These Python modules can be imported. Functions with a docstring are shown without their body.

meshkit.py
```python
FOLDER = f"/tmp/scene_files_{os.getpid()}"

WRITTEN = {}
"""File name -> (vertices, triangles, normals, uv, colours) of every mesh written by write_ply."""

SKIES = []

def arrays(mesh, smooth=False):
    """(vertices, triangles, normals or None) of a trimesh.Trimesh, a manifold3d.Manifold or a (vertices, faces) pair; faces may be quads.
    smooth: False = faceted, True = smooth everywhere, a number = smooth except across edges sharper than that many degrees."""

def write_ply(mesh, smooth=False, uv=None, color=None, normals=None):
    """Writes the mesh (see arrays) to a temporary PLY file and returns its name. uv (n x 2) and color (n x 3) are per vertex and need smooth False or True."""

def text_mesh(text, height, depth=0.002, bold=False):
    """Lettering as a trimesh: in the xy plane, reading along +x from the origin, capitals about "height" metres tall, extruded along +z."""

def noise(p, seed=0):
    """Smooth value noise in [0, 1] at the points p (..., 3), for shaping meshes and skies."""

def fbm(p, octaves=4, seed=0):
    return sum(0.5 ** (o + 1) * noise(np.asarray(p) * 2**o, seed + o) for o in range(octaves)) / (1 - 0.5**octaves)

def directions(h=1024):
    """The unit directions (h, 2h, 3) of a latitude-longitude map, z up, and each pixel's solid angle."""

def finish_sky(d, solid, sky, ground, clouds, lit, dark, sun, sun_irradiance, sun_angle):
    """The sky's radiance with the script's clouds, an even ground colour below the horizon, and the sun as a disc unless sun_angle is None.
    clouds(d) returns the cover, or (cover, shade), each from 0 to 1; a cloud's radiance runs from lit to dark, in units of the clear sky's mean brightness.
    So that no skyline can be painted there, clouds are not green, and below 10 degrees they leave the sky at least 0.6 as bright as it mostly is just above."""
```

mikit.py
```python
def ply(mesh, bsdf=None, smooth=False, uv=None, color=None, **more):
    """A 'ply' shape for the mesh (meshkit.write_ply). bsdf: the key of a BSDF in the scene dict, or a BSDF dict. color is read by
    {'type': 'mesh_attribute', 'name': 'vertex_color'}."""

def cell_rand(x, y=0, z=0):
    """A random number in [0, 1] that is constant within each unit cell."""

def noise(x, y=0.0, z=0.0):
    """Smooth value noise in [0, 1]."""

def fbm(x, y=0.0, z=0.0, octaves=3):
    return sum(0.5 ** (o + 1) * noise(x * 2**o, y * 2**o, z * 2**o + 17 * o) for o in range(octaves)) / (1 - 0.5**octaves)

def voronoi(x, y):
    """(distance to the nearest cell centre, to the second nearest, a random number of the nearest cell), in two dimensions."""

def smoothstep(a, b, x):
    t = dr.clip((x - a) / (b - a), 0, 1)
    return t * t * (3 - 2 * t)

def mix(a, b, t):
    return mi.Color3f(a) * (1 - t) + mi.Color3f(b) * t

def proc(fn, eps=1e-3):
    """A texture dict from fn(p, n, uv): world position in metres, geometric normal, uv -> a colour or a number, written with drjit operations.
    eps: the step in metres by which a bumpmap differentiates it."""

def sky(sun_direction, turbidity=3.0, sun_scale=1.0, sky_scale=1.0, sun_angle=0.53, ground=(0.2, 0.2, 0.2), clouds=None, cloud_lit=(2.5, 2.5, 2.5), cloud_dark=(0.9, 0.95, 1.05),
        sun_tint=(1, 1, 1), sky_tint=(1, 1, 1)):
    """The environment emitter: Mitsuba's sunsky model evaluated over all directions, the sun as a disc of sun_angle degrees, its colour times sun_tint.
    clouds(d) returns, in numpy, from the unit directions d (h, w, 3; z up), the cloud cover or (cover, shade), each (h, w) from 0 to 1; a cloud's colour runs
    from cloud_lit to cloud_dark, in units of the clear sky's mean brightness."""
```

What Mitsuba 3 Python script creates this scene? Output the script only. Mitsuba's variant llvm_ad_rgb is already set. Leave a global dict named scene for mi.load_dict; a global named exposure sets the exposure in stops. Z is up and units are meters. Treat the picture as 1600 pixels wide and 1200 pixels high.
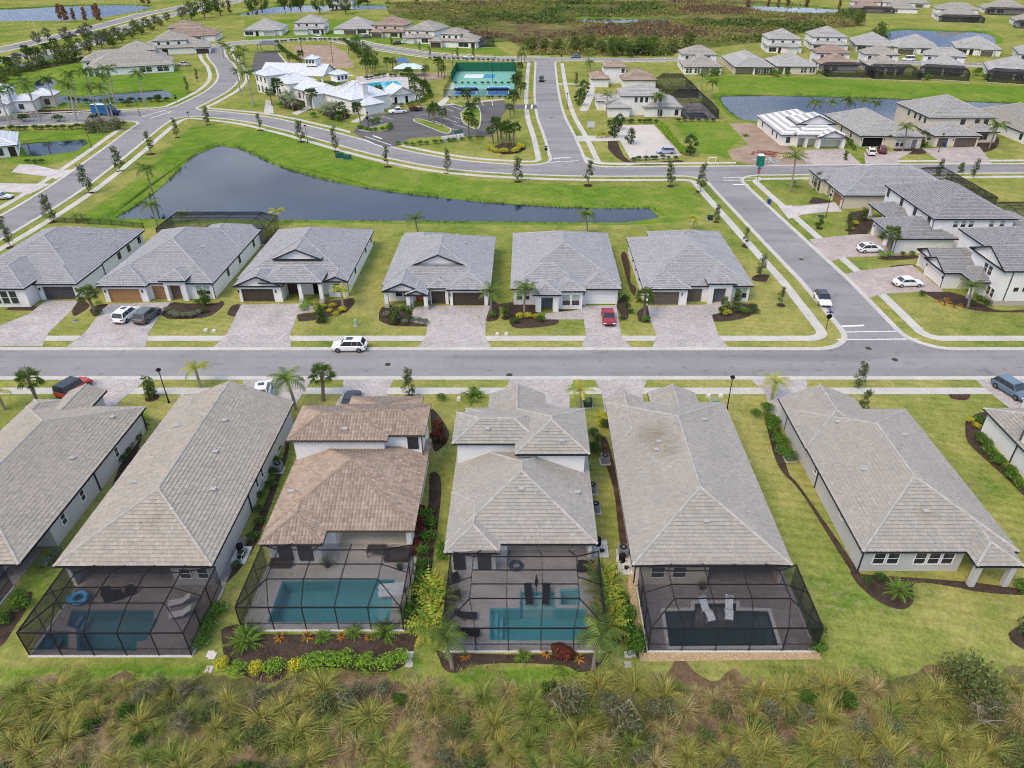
import math
import numpy as np
import trimesh
import shapely
from shapely.geometry import Polygon, LineString, Point, box as rect
from shapely.ops import unary_union
import drjit as dr
import mitsuba as mi
import mikit
import meshkit
from mikit import proc, noise, fbm, voronoi, cell_rand, smoothstep, mix

T = mi.ScalarTransform4f
scene, labels = {}, {}

# ------------------------------------------------------------------ camera, sky, exposure
CAM_H, PITCH = 49.0, math.radians(32.33)
scene['camera'] = {'type': 'perspective', 'fov': 71.61, 'fov_axis': 'x', 'near_clip': 0.5, 'far_clip': 9000.0,
                   'principal_point_offset_x': -0.0144,
                   'to_world': T().look_at(origin=[0, 0, CAM_H], target=[0, math.cos(PITCH), CAM_H - math.sin(PITCH)], up=[0, 0, 1])}


def cloud_cover(d):
    p = d / np.maximum(d[..., 2:], 0.12)
    n = meshkit.fbm(np.stack([p[..., 0] * 0.9, p[..., 1] * 0.9, p[..., 2] * 0], -1), 5, seed=3)
    n2 = meshkit.fbm(np.stack([p[..., 0] * 1.3, p[..., 1] * 1.3, p[..., 2] * 0 + 4], -1), 5, seed=9)
    low = np.clip((0.62 - d[..., 2]) / 0.4, 0, 1)
    cover = np.maximum(np.clip(0.3 + (n - 0.42) * 3.2, 0.05, 1.0), low)
    return cover, np.maximum(np.clip((n - 0.45) * 2.2, 0, 1) * (1 - low), low * np.clip(0.95 + (n2 - 0.5) * 0.9, 0, 1))


scene['sky'] = mikit.sky((-0.45, -0.45, 0.85), turbidity=3, sun_scale=0.19, sun_angle=30, clouds=cloud_cover,
                         cloud_lit=(2.2, 2.25, 2.3), cloud_dark=(0.4, 0.53, 0.8), sun_tint=(1.0, 0.95, 0.88))
exposure = 3.15

# ------------------------------------------------------------------ materials
scene['VC'] = {'type': 'twosided', 'bsdf': {'type': 'diffuse', 'reflectance': {'type': 'mesh_attribute', 'name': 'vertex_color'}}}
scene['TILE'] = {'type': 'twosided', 'bsdf': {'type': 'diffuse', 'reflectance': {'type': 'mesh_attribute', 'name': 'vertex_color'}}}
scene['METAL'] = {'type': 'twosided', 'bsdf': {'type': 'principled', 'base_color': {'type': 'mesh_attribute', 'name': 'vertex_color'}, 'roughness': 0.4, 'specular': 0.5}}
scene['PAINT'] = {'type': 'twosided', 'bsdf': {'type': 'principled', 'base_color': {'type': 'mesh_attribute', 'name': 'vertex_color'}, 'roughness': 0.3, 'specular': 0.5, 'clearcoat': 1.0, 'clearcoat_gloss': 0.95}}
scene['LEAF'] = {'type': 'principledthin', 'base_color': {'type': 'mesh_attribute', 'name': 'vertex_color'}, 'roughness': 0.5, 'diff_trans': 0.7, 'spec_trans': 0.0}
scene['GLASS'] = {'type': 'twosided', 'bsdf': {'type': 'principled', 'base_color': {'type': 'rgb', 'value': [0.03, 0.036, 0.042]}, 'roughness': 0.06, 'specular': 0.7}}
scene['SCREEN'] = {'type': 'mask', 'opacity': 0.43, 'bsdf': {'type': 'twosided', 'bsdf': {'type': 'diffuse', 'reflectance': {'type': 'rgb', 'value': [0.03, 0.03, 0.035]}}}}
scene['SCREEN_SIDE'] = {**scene['SCREEN'], 'opacity': 0.62}
scene['SCREEN_DENSE'] = {**scene['SCREEN'], 'opacity': 0.55}
scene['POOLW'] = {'type': 'thindielectric', 'int_ior': 1.25}


def ground_mat(key, fn, rough=0.9, bump=None, scale=0.02, eps=0.03):
    b = {'type': 'diffuse', 'reflectance': proc(fn)}
    if bump:
        b = {'type': 'bumpmap', 'nested_texture': proc(bump, eps), 'scale': scale, 'nested_bsdf': b}
    scene[key] = {'type': 'twosided', 'bsdf': b}


def grass_fn(p, n, uv):
    """uv.x: how lush the turf is, 0 mown and dry, 1 rich green."""
    a = fbm(p.x * 0.07, p.y * 0.07, 0.0, 3)
    b = fbm(p.x * 0.45 + 40, p.y * 0.45, 2.0, 3)
    c = noise(p.x * 2.6, p.y * 2.6, 5.0)
    d = noise(p.x * 8.5, p.y * 6.5, 9.0)
    w = dr.clip(uv.x + (b - 0.5) * 1.2 * uv.x * (1.4 - uv.x), 0, 1)
    t = a * 0.9 + b * 0.8 - 0.4 + 0.12 * w
    dry, mid, lush = mix((0.29, 0.275, 0.085), (0.2, 0.245, 0.05), w), mix((0.21, 0.232, 0.056), (0.145, 0.228, 0.03), w), mix((0.12, 0.185, 0.03), (0.095, 0.19, 0.021), w)
    col = mix(mix(dry, mid, smoothstep(0.15, 0.5, t)), lush, smoothstep(0.5, 0.88, t))
    col = mix(col, (0.24, 0.185, 0.105), smoothstep(0.62, 0.8, c * 0.45 + b * 0.55) * 0.5)
    y = (p.x * 0.21 + p.y * 0.97) / 1.3
    stripe = smoothstep(0.3, 0.5, dr.abs(y - dr.floor(y) - 0.5) * 2) * (1 - w) * noise(p.x * 0.04, p.y * 0.06, 7.0)
    return col * (0.66 + 0.26 * c + 0.42 * d + 0.16 * stripe)


ground_mat('GRASS', grass_fn)


def asphalt_fn(base, patch):
    def f(p, n, uv):
        a = fbm(p.x * 0.12, p.y * 0.3, 0.0, 3)
        b = noise(p.x * 1.7, p.y * 1.7, 3.0)
        g = noise(p.x * 14.0, p.y * 14.0, 8.0)
        v = base * (0.82 + 0.24 * a + 0.1 * b + 0.14 * g)
        v = v * (1 - patch * smoothstep(0.45, 0.75, noise(p.x * 0.05 + 3, p.y * 0.5, 6.0))) * (1 - 0.16 * smoothstep(0.84, 0.95, noise(p.x * 0.8, p.y * 1.3, 12.0))) * (1 - 0.07 * smoothstep(0.4, 1.0, dr.abs(dr.abs(p.y - 82.7) - 1.7) * -1 + 1.2) * smoothstep(3.4, 3.0, dr.abs(p.y - 82.7)))
        return mi.Color3f(v * 1.02, v * 0.985, v * 0.975)
    return f


ground_mat('ASPHALT', asphalt_fn(0.265, 0.14), 0.85)
ground_mat('ASPHALT_DARK', asphalt_fn(0.13, 0.12), 0.85)


def concrete_fn(p, n, uv):
    a = fbm(p.x * 0.35, p.y * 0.35, 0.0, 3)
    b = noise(p.x * 6.0, p.y * 6.0, 3.0)
    slab = cell_rand(dr.floor(p.x / 1.5), dr.floor(p.y / 1.5))
    v = 0.4 + 0.1 * a + 0.06 * b + 0.04 * slab
    jx, jy = p.x / 1.5, p.y / 1.5
    joint = dr.minimum(dr.abs(jx - dr.floor(jx) - 0.5), dr.abs(jy - dr.floor(jy) - 0.5))
    v = v * (0.86 + 0.14 * smoothstep(0.0, 0.03, joint))
    return mi.Color3f(v * 1.04, v * 1.0, v * 0.9)


ground_mat('CONCRETE', concrete_fn, 0.85)


def paver_fn(base, spread):
    def f(p, n, uv):
        w, h = 0.32, 0.22
        j = dr.floor(p.y / h)
        x = p.x / w + 0.5 * (j - 2 * dr.floor(j / 2))
        i = dr.floor(x)
        r, q = cell_rand(i, j, 1), cell_rand(i, j, 2)
        fx, fy = x - i, p.y / h - j
        joint = smoothstep(0.0, 0.07, dr.minimum(dr.minimum(fx, 1 - fx) * w / h, dr.minimum(fy, 1 - fy)))
        cloud = fbm(p.x * 0.5, p.y * 0.5, 4.0, 3)
        c = mi.Color3f(base) * (1 - spread + 2 * spread * r) * (0.82 + 0.36 * cloud)
        c = mix(c, c * mi.Color3f(1.07, 0.95, 0.9), q * 0.7)
        return c * (0.72 + 0.28 * joint)
    return f


ground_mat('PAVER', paver_fn((0.43, 0.41, 0.395), 0.15), 0.85)
ground_mat('PAVER_PINK', paver_fn((0.43, 0.385, 0.36), 0.14), 0.85)
ground_mat('PAVER_DARK', paver_fn((0.25, 0.232, 0.23), 0.16), 0.8)
ground_mat('PAVER_PALE', paver_fn((0.52, 0.5, 0.48), 0.09), 0.8)


def mulch_fn(p, n, uv):
    a = noise(p.x * 9.0, p.y * 9.0, 0.0)
    b = fbm(p.x * 1.3, p.y * 1.3, 2.0, 3)
    return mix((0.028, 0.021, 0.017), (0.115, 0.082, 0.064), 0.55 * a + 0.6 * b - 0.1)


ground_mat('MULCH', mulch_fn)


def scrub_fn(p, n, uv):
    a = fbm(p.x * 0.22, p.y * 0.22, 0.0, 4)
    b = noise(p.x * 3.5, p.y * 3.5, 2.0)
    c = noise(p.x * 12.0, p.y * 8.0, 5.0)
    g = smoothstep(0.46, 0.62, fbm(p.x * 0.35 + 20, p.y * 0.35, 3.0, 3))
    col = mix(mix((0.15, 0.1, 0.06), (0.3, 0.215, 0.13), smoothstep(0.35, 0.65, a)), (0.1, 0.115, 0.035), g * 0.8)
    return col * (0.55 + 0.4 * b + 0.45 * c)


ground_mat('SCRUB', scrub_fn, 0.95)


def marsh_fn(p, n, uv):
    a = fbm(p.x * 0.03, p.y * 0.03, 0.0, 4)
    b = fbm(p.x * 0.3, p.y * 0.3, 2.0, 3)
    col = mix(mix((0.1, 0.12, 0.034), (0.17, 0.15, 0.06), smoothstep(0.35, 0.6, a)), (0.14, 0.105, 0.055), smoothstep(0.6, 0.75, fbm(p.x * 0.02 + 9, p.y * 0.02, 5.0, 3)))
    return col * (0.5 + 1.0 * b)


ground_mat('MARSH', marsh_fn, 0.95)


def dirt_fn(p, n, uv):
    a = fbm(p.x * 0.3, p.y * 0.3, 0.0, 4)
    b = noise(p.x * 5.0, p.y * 5.0, 2.0)
    return mix((0.24, 0.16, 0.12), (0.44, 0.34, 0.26), a * 0.8 + b * 0.3)


ground_mat('DIRT', dirt_fn, 0.95)
ground_mat('SAND', lambda p, n, uv: mi.Color3f(0.56, 0.52, 0.46) * (0.82 + 0.2 * fbm(p.x * 0.4, p.y * 0.4, 0.0, 4) + 0.1 * noise(p.x * 5.0, p.y * 5.0)), 0.9)
ground_mat('GRAVEL', lambda p, n, uv: mi.Color3f(0.46, 0.34, 0.2) * (0.62 + 0.7 * noise(p.x * 13.0, p.y * 13.0)), 0.9)


def stucco(key, rgb):
    ground_mat(key, lambda p, n, uv: mi.Color3f(rgb) * (0.92 + 0.1 * noise(p.x * 0.6, p.y * 0.6, p.z * 0.35)), 0.85)


stucco('ST_WHITE', (0.77, 0.77, 0.765))
stucco('ST_GREY', (0.5, 0.495, 0.49))
stucco('ST_BEIGE', (0.62, 0.565, 0.48))
scene['WATER'] = {'type': 'bumpmap', 'nested_texture': proc(lambda p, n, uv: noise(p.x * 1.1, p.y * 2.3, 0.0) + 0.35 * noise(p.x * 3.0, p.y * 5.0, 3.0), 0.05), 'scale': 0.0018,
                  'nested_bsdf': {'type': 'principled', 'base_color': proc(lambda p, n, uv: mix((0.004, 0.011, 0.026), (0.008, 0.017, 0.034), fbm(p.x * 0.05, p.y * 0.1, 0.0, 3))), 'roughness': 0.025, 'specular': 0.5}}
scene['WATER'] = {'type': 'twosided', 'bsdf': scene['WATER']}

# ------------------------------------------------------------------ mesh helpers
COUNT = {}
UPQ = np.array([[0, 1, 2], [0, 2, 3]])
BOXF = np.array([[0, 2, 1], [0, 3, 2], [4, 5, 6], [4, 6, 7], [0, 1, 5], [0, 5, 4], [1, 2, 6], [1, 6, 5], [2, 3, 7], [2, 7, 6], [3, 0, 4], [3, 4, 7]])
BOXE = (BOXF[:, :, None] == 0)


def uniq(name):
    n = COUNT.get(name, 0)
    COUNT[name] = n + 1
    return name if n == 0 else f'{name}_{n:03d}'


def tri(poly):
    v, f = trimesh.creation.triangulate_polygon(poly, engine='earcut')
    v, f = np.asarray(v), np.asarray(f)
    a, b, c = v[f[:, 0]], v[f[:, 1]], v[f[:, 2]]
    neg = ((b - a)[:, 0] * (c - a)[:, 1] - (b - a)[:, 1] * (c - a)[:, 0]) < 0
    f[neg] = f[neg][:, ::-1]
    return v, f


def polys(p):
    return [g for g in getattr(p, 'geoms', [p]) if g.geom_type == 'Polygon' and g.area > 1e-4]


class G:
    """Collects triangles with a colour per vertex."""

    def __init__(s):
        s.V, s.F, s.C, s.n = [], [], [], 0

    def add(s, v, f, c=(0.5, 0.5, 0.5)):
        v = np.asarray(v, float)
        s.V.append(v)
        s.F.append(np.asarray(f) + s.n)
        s.C.append(np.broadcast_to(np.asarray(c, float), (len(v), 3)))
        s.n += len(v)
        return s

    def box(s, x0, x1, y0, y1, z0, z1, c=(0.5, 0.5, 0.5)):
        return s.add([(x0, y0, z0), (x1, y0, z0), (x1, y1, z0), (x0, y1, z0), (x0, y0, z1), (x1, y0, z1), (x1, y1, z1), (x0, y1, z1)], BOXF, c)

    def quad(s, a, b, c, d, col=(0.5, 0.5, 0.5)):
        return s.add([a, b, c, d], UPQ, col)

    def bar(s, p, q, w, h, c=(0.5, 0.5, 0.5), up=(0, 0, 1)):
        """A bar of section w x h from p to q."""
        p, q = np.asarray(p, float), np.asarray(q, float)
        t = (q - p) / max(np.linalg.norm(q - p), 1e-9)
        up = np.asarray(up, float)
        if abs(t @ up) > 0.95:
            up = np.array([1.0, 0, 0])
        a = np.cross(t, up)
        a /= np.linalg.norm(a)
        b = np.cross(a, t)
        o = [(-a * w - b * h) / 2, (a * w - b * h) / 2, (a * w + b * h) / 2, (-a * w + b * h) / 2]
        return s.add([p + k for k in o] + [q + k for k in o], BOXF[:, ::-1], c)

    def tube(s, pts, radii, n=6, c=(0.5, 0.5, 0.5), cap=True):
        p = np.asarray(pts, float)
        t = np.gradient(p, axis=0)
        t /= np.linalg.norm(t, axis=1, keepdims=True) + 1e-12
        ref = np.array([1.0, 0, 0]) if abs(t[0, 2]) > 0.7 else np.array([0, 0, 1.0])
        a = np.cross(t, ref)
        a /= np.linalg.norm(a, axis=1, keepdims=True) + 1e-12
        b = np.cross(t, a)
        th = np.arange(n) * 2 * np.pi / n
        r = np.broadcast_to(radii, (len(p),))[:, None, None]
        v = (p[:, None] + r * (np.cos(th)[None, :, None] * a[:, None] + np.sin(th)[None, :, None] * b[:, None])).reshape(-1, 3)
        i, j = np.meshgrid(np.arange(len(p) - 1), np.arange(n), indexing='ij')
        q = np.stack([i * n + j, i * n + (j + 1) % n, (i + 1) * n + (j + 1) % n, (i + 1) * n + j], -1).reshape(-1, 4)
        f = np.vstack([q[:, [0, 1, 2]], q[:, [0, 2, 3]]])
        if cap:
            k = np.arange(1, n - 1)
            e = (len(p) - 1) * n
            f = np.vstack([f, np.stack([k * 0, k + 1, k], 1), np.stack([k * 0 + e, k + e, k + 1 + e], 1)])
        return s.add(v, f, c)

    def flat(s, poly, z, c=(0.5, 0.5, 0.5)):
        for g in polys(poly):
            v, f = tri(g)
            s.add(np.c_[v, np.full(len(v), z)], f, c)
        return s

    def prism(s, poly, z0, z1, c=(0.5, 0.5, 0.5), bottom=False):
        for g in polys(poly):
            v, f = tri(g)
            s.add(np.c_[v, np.full(len(v), z1)], f, c)
            if bottom:
                s.add(np.c_[v, np.full(len(v), z0)], f[:, ::-1], c)
            for ring in [shapely.geometry.polygon.orient(g).exterior] + list(shapely.geometry.polygon.orient(g).interiors):
                r = np.asarray(ring.coords)[:-1]
                k = len(r)
                i = np.arange(k)
                j = (i + 1) % k
                s.add(np.vstack([np.c_[r[i], np.full(k, z0)], np.c_[r[j], np.full(k, z0)], np.c_[r[j], np.full(k, z1)], np.c_[r[i], np.full(k, z1)]]),
                      np.vstack([np.stack([i, i + k, i + 2 * k], 1), np.stack([i, i + 2 * k, i + 3 * k], 1)]), c)
        return s

    def mesh(s):
        return np.vstack(s.V), np.vstack(s.F), np.vstack(s.C)

    def copy_in(s, other, m):
        v, f, c = other.mesh()
        return s.add(v @ m[:3, :3].T + m[:3, 3], f, c)


USES_COLOUR = ('VC', 'TILE', 'METAL', 'PAINT', 'LEAF')


def ply(g, bsdf, smooth=False, uv=None):
    v, f, c = g.mesh() if isinstance(g, G) else g
    if bsdf == 'LEAF':
        c = np.clip(c * 1.6, 0, .9)
    return mikit.ply((v, f), bsdf, smooth=smooth, uv=np.c_[c[:, 0], c[:, 0] * 0] if bsdf == 'GRASS' else None, color=c if bsdf in USES_COLOUR else None)


def label(key, text=None, cat=None, group=None, kind=None):
    d = {k: v for k, v in (('label', text), ('category', cat), ('group', group), ('kind', kind)) if v}
    if d:
        labels[key] = d
    return key


def thing(name, text, cat, group=None):
    return label(uniq(name), text, cat, group)


def solo(name, g, bsdf, text, cat, group=None, kind=None, smooth=False):
    k = label(uniq(name), text, cat, group, kind)
    scene[k] = ply(g, bsdf, smooth)
    return k


def struct(name, g, bsdf, text):
    return solo(name, g, bsdf, text, None, kind='structure')


def part(parent, name, g, bsdf, smooth=False, text=None, kind=None, tw=None):
    if isinstance(g, G) and not g.n:
        return None
    k = uniq(parent + '__' + name)
    scene[k] = dict(g) if isinstance(g, dict) else ply(g, bsdf, smooth)
    if tw is not None:
        scene[k]['to_world'] = tw
    if text or kind:
        label(k, text, None, None, kind)
    return k


def vary(rng, c, n, amt):
    return np.clip(np.asarray(c) * (1 + amt * rng.standard_normal((n, 1))) * (1 + amt * 0.3 * rng.standard_normal((n, 3))), 0.004, 0.9)


def smooth_line(pts, n=12):
    """Catmull-Rom through the points."""
    p = np.asarray(pts, float)
    p = np.vstack([2 * p[0] - p[1], p, 2 * p[-1] - p[-2]])
    out = []
    for i in range(1, len(p) - 2):
        for t in np.linspace(0, 1, n, endpoint=False):
            a, b, c, d = p[i - 1:i + 3]
            out.append(0.5 * (2 * b + (c - a) * t + (2 * a - 5 * b + 4 * c - d) * t * t + (3 * b - a - 3 * c + d) * t ** 3))
    return np.vstack(out + [p[-2]])


def smooth_ring(pts, n=6):
    p = np.asarray(pts, float)
    q = smooth_line(np.vstack([p[-2:], p, p[:2]]), n)
    return Polygon(q[2 * n:-2 * n]).buffer(0)

# ------------------------------------------------------------------ the setting: ground, water, roads
ROADS = [([(-420, 82.7), (420, 82.7)], 6.9),
         ([(50.4, 82.7), (50.2, 98), (50.0, 110), (48.9, 126), (46.9, 158), (46.0, 176)], 7.4),
         (smooth_line([(-117.03,242.78),(-109.1,242.78),(-99.68,239.85),(-83.88,232.36),(-65,217.72),(-42.32,197.56),(-28.75,187.08),(-16.59,180.41),(-3.64,176.95),(12.08,174.98),(27.74,174.7),(48.25,175.26),(75.37,176.38),(123.45,177.52),(147.28,177.52)]), 7.4),
         (smooth_line([(-114.28,247.79),(-115,227.88),(-109.13,188.33),(-105.19,157.85),(-104.21,135.17),(-104.43,119.11),(-103.72,102.05)]), 7.6),
         (smooth_line([(-115.14,244.76),(-114.42,261.73),(-115.26,283.51),(-120.64,308.78),(-132.59,338.47),(-145.89,365.42),(-155.39,389.51),(-158.8,411.51),(-146.89,424.76),(-114.92,435.95),(-99.16,428.89),(-83.13,408.95),(-63.44,389.51),(-45.65,373.85),(-25,364.39),(8.05,360.32),(52.64,359.32),(96.75,357.32),(139.71,353.4),(176.01,349.56),(219.8,340.28),(255.99,331.44)]), 7.4),
         (smooth_line([(8.67,361.33),(7.5,297.06),(7.3,259.5),(7.88,234.19),(9.51,209.09),(11.03,175.82)]), 8.0),
         (smooth_line([(-116.61,241.8),(-127.66,237.94),(-140.52,235.12),(-153.11,232.36),(-167.42,229.65),(-191.3,224.4)]), 15.0),
         ([(-274.07,334.92),(-265.15,391.84),(-266.4,444.7),(-270.77,505),(-279.67,582.81),(-275.98,648.58),(-273.27,711.57)], 9.0),
         ([(-252.24,305.78),(-243.51,357.32),(-237.04,384.91),(-232.99,416.72),(-250.9,497.56),(-257.59,559.02),(-255.57,642.57),(-253.47,711.57)], 9.0)]
road_area = unary_union([LineString(c).buffer(w / 2, cap_style='flat') for c, w in ROADS[:7]])
road_area = road_area.buffer(6.0).buffer(-6.0)
boulevard = unary_union([LineString(c).buffer(w / 2, cap_style='flat') for c, w in ROADS[7:]])
parking = Polygon([(-50.86,215.31),(-51.43,237.94),(-29.48,253.53),(-7.84,262.86),(-7,256.21),(4.15,255.67),(4.05,248.82),(-6.37,247.79),(-7.81,238.89),(-9.73,209.85),(-22.72,211.39),(-33.37,208.34),(-35.67,199.63),(-38.66,197.56),(-48.42,210.62)])
parking2 = Polygon([(-133.95,382.65),(-124.59,387.2),(-107.95,345.79),(-107.5,328.02),(-116.8,324.66)])
asphalt_all = unary_union([road_area, boulevard, parking, parking2])

DRIVES = {'PAVER': [[(-76.24,102.05),(-71.07,102.05),(-70.2,98.21),(-69.65,91.35),(-68.27,87.36),(-79.64,87.36),(-79.53,91.35),(-76.08,97.34)],
                    [(-65.53,100.9),(-56.17,101.59),(-55.93,97.56),(-55.1,91.35),(-53.67,87.17),(-64.75,87.17),(-64.33,91.35),(-65.61,98.87)],
                    [(-44.75,100.67),(-35.34,101.13),(-33.81,100.67),(-32.84,98.43),(-35.01,97.34),(-34.31,90.38),(-33.09,86.99),(-43.97,86.99),(-43.63,91.35),(-44.56,98.65)],
                    [(-15,100.22),(-5.7,100.22),(-6.17,95.42),(-6,90.19),(-4.83,86.44),(-15.48,86.44),(-14.57,89.99),(-14.74,93.76),(-17.57,95),(-17.44,99.76)],
                    [(2.84,97.56),(2.61,95.63),(5.31,95.63),(8.59,95.63),(8.59,90.19),(7.43,86.44),(14.95,86.44),(13.67,90.19),(14.02,100.44),(8.4,100.22),(8.11,98.87)],
                    [(18.9,100.22),(27.99,100.67),(28.95,101.36),(30.87,101.82),(30.18,97.99),(28.21,97.12),(27.7,90.19),(28.55,86.44),(17.45,86.44),(18.75,90.19),(18.59,95.42)],
                    [(-58.41,78.82),(-49.54,78.82),(-50.88,71.56),(-55.73,71.56)], [(-37.02,78.66),(-27.99,78.66),(-28.52,72.68),(-35,72.68)], [(-23.98,78.66),(-17.3,78.66),(-17.76,75.44),(-16.32,69.53),(-23.98,69.53),(-23.23,75.59)],
                    [(-2.26,78.66),(6.1,78.66),(5.44,75.59),(5.13,69.53),(-3.29,69.53),(-2.68,75.59)], [(8.77,78.66),(15.79,78.66),(14.62,75.59),(14.36,70.88),(9.47,70.88),(9.5,75.59)],
                    [(29.04,78.82),(36.65,78.82),(35.57,75.59),(33.31,70.2),(29.46,70.2),(30.21,75.59)], [(58.41,78.98),(66.56,79.29),(63.85,71.56),(59.16,71.56),(58.64,75.59)]],
          'PAVER_PINK': [[(53.73,128.89),(64.06,131.62),(67.04,131.62),(68.08,121.21),(64.35,120.61),(56.96,120),(53.35,117.65)], [(53.09,112.06),(58.32,114.24),(67.66,116.49),(67.76,105.39),(64.12,105.39),(57.58,104.66),(53.62,102.52)],
                         [(75.08,195.52),(86.04,196.19),(84.56,181.59),(72.77,179.83),(70.35,185.22)], [(89.89,192.85),(103.29,194.18),(101.23,191.54),(94.79,184.61),(94.88,180.41),(85.22,180.41)],
                         [(107.13,196.87),(123.87,198.94),(117.43,180.41),(105.19,180.41)]],
          'PAVER_PALE': [[(53.87,149.35),(58.4,148.5),(66.87,151.08),(66.03,144.77),(62.55,144.77),(57.33,143.16),(53.42,140.41)], [(-128.1,181),(-124.55,181),(-114.41,175.26),(-111.38,177.52),(-111.58,168.24),(-114.76,170.35),(-125.83,174.14)], [(-127.82,165.66),(-116.73,164.65),(-110.77,164.65),(-111.13,156.46),(-113.39,157.85),(-123.67,159.27)]]}
drive_area = unary_union([Polygon(p).buffer(0) for v in DRIVES.values() for p in v])
curb = road_area.buffer(0.85).difference(asphalt_all).difference(boulevard.buffer(3))
no_walk = unary_union([Polygon([(-165.72,233.27),(-118.74,246.77),(-109.17,224.4),(-150.56,209.09),(-173.45,198.24),(-204.21,238.89)]), Polygon([(56.27,194.84),(92.57,201.75),(83.16,178.09),(52.1,178.09)]), Polygon([(10.62,345.79),(72.34,369.59),(84.84,438.83),(13.25,438.83)]),
                       Polygon([(223.07,345.79),(62.3,345.79),(73.16,411.51),(261.98,411.51)])])
walk = road_area.buffer(4.25).difference(road_area.buffer(2.75)).difference(asphalt_all.buffer(1.0)).difference(no_walk).difference(drive_area.buffer(0.02))
walk = unary_union([g for g in polys(walk) if g.area > 3])
extra_walk = unary_union([Polygon([(-31.29,256.21),(-28.65,269.83),(-29.25,297.06),(-28,297.06),(-26.94,268.65),(-28.35,252.99)]), Polygon([(-76.49,241.8),(-73.15,257.3),(-71.07,255.13),(-74.03,238.89)]), Polygon([(-91.35,262.86),(-88.77,261.73),(-82.1,241.8),(-85.43,241.8)]),
                          LineString([(-122.57,380.42),(-111.59,353.4),(-100.8,331.44),(-82.11,324.66),(-71.96,314.96)]).buffer(1.2), LineString([(12.94,295.66),(22.15,295.66)]).buffer(1.3), LineString([(10.36,207.59),(24.07,208.34)]).buffer(3.2),
                          LineString([(18.84,246.77),(22.78,271.03),(24.82,291.5)]).buffer(1.4), LineString([(13.78,189.61),(18.19,182.19),(25.85,181)]).buffer(0.8),
                          LineString([(-29.21,250.89),(-51.57,236.52),(-53.23,229.65)]).buffer(1.3), LineString([(-28.89,254.06),(-8.57,265.15)]).buffer(0.9)]).difference(asphalt_all)
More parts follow.
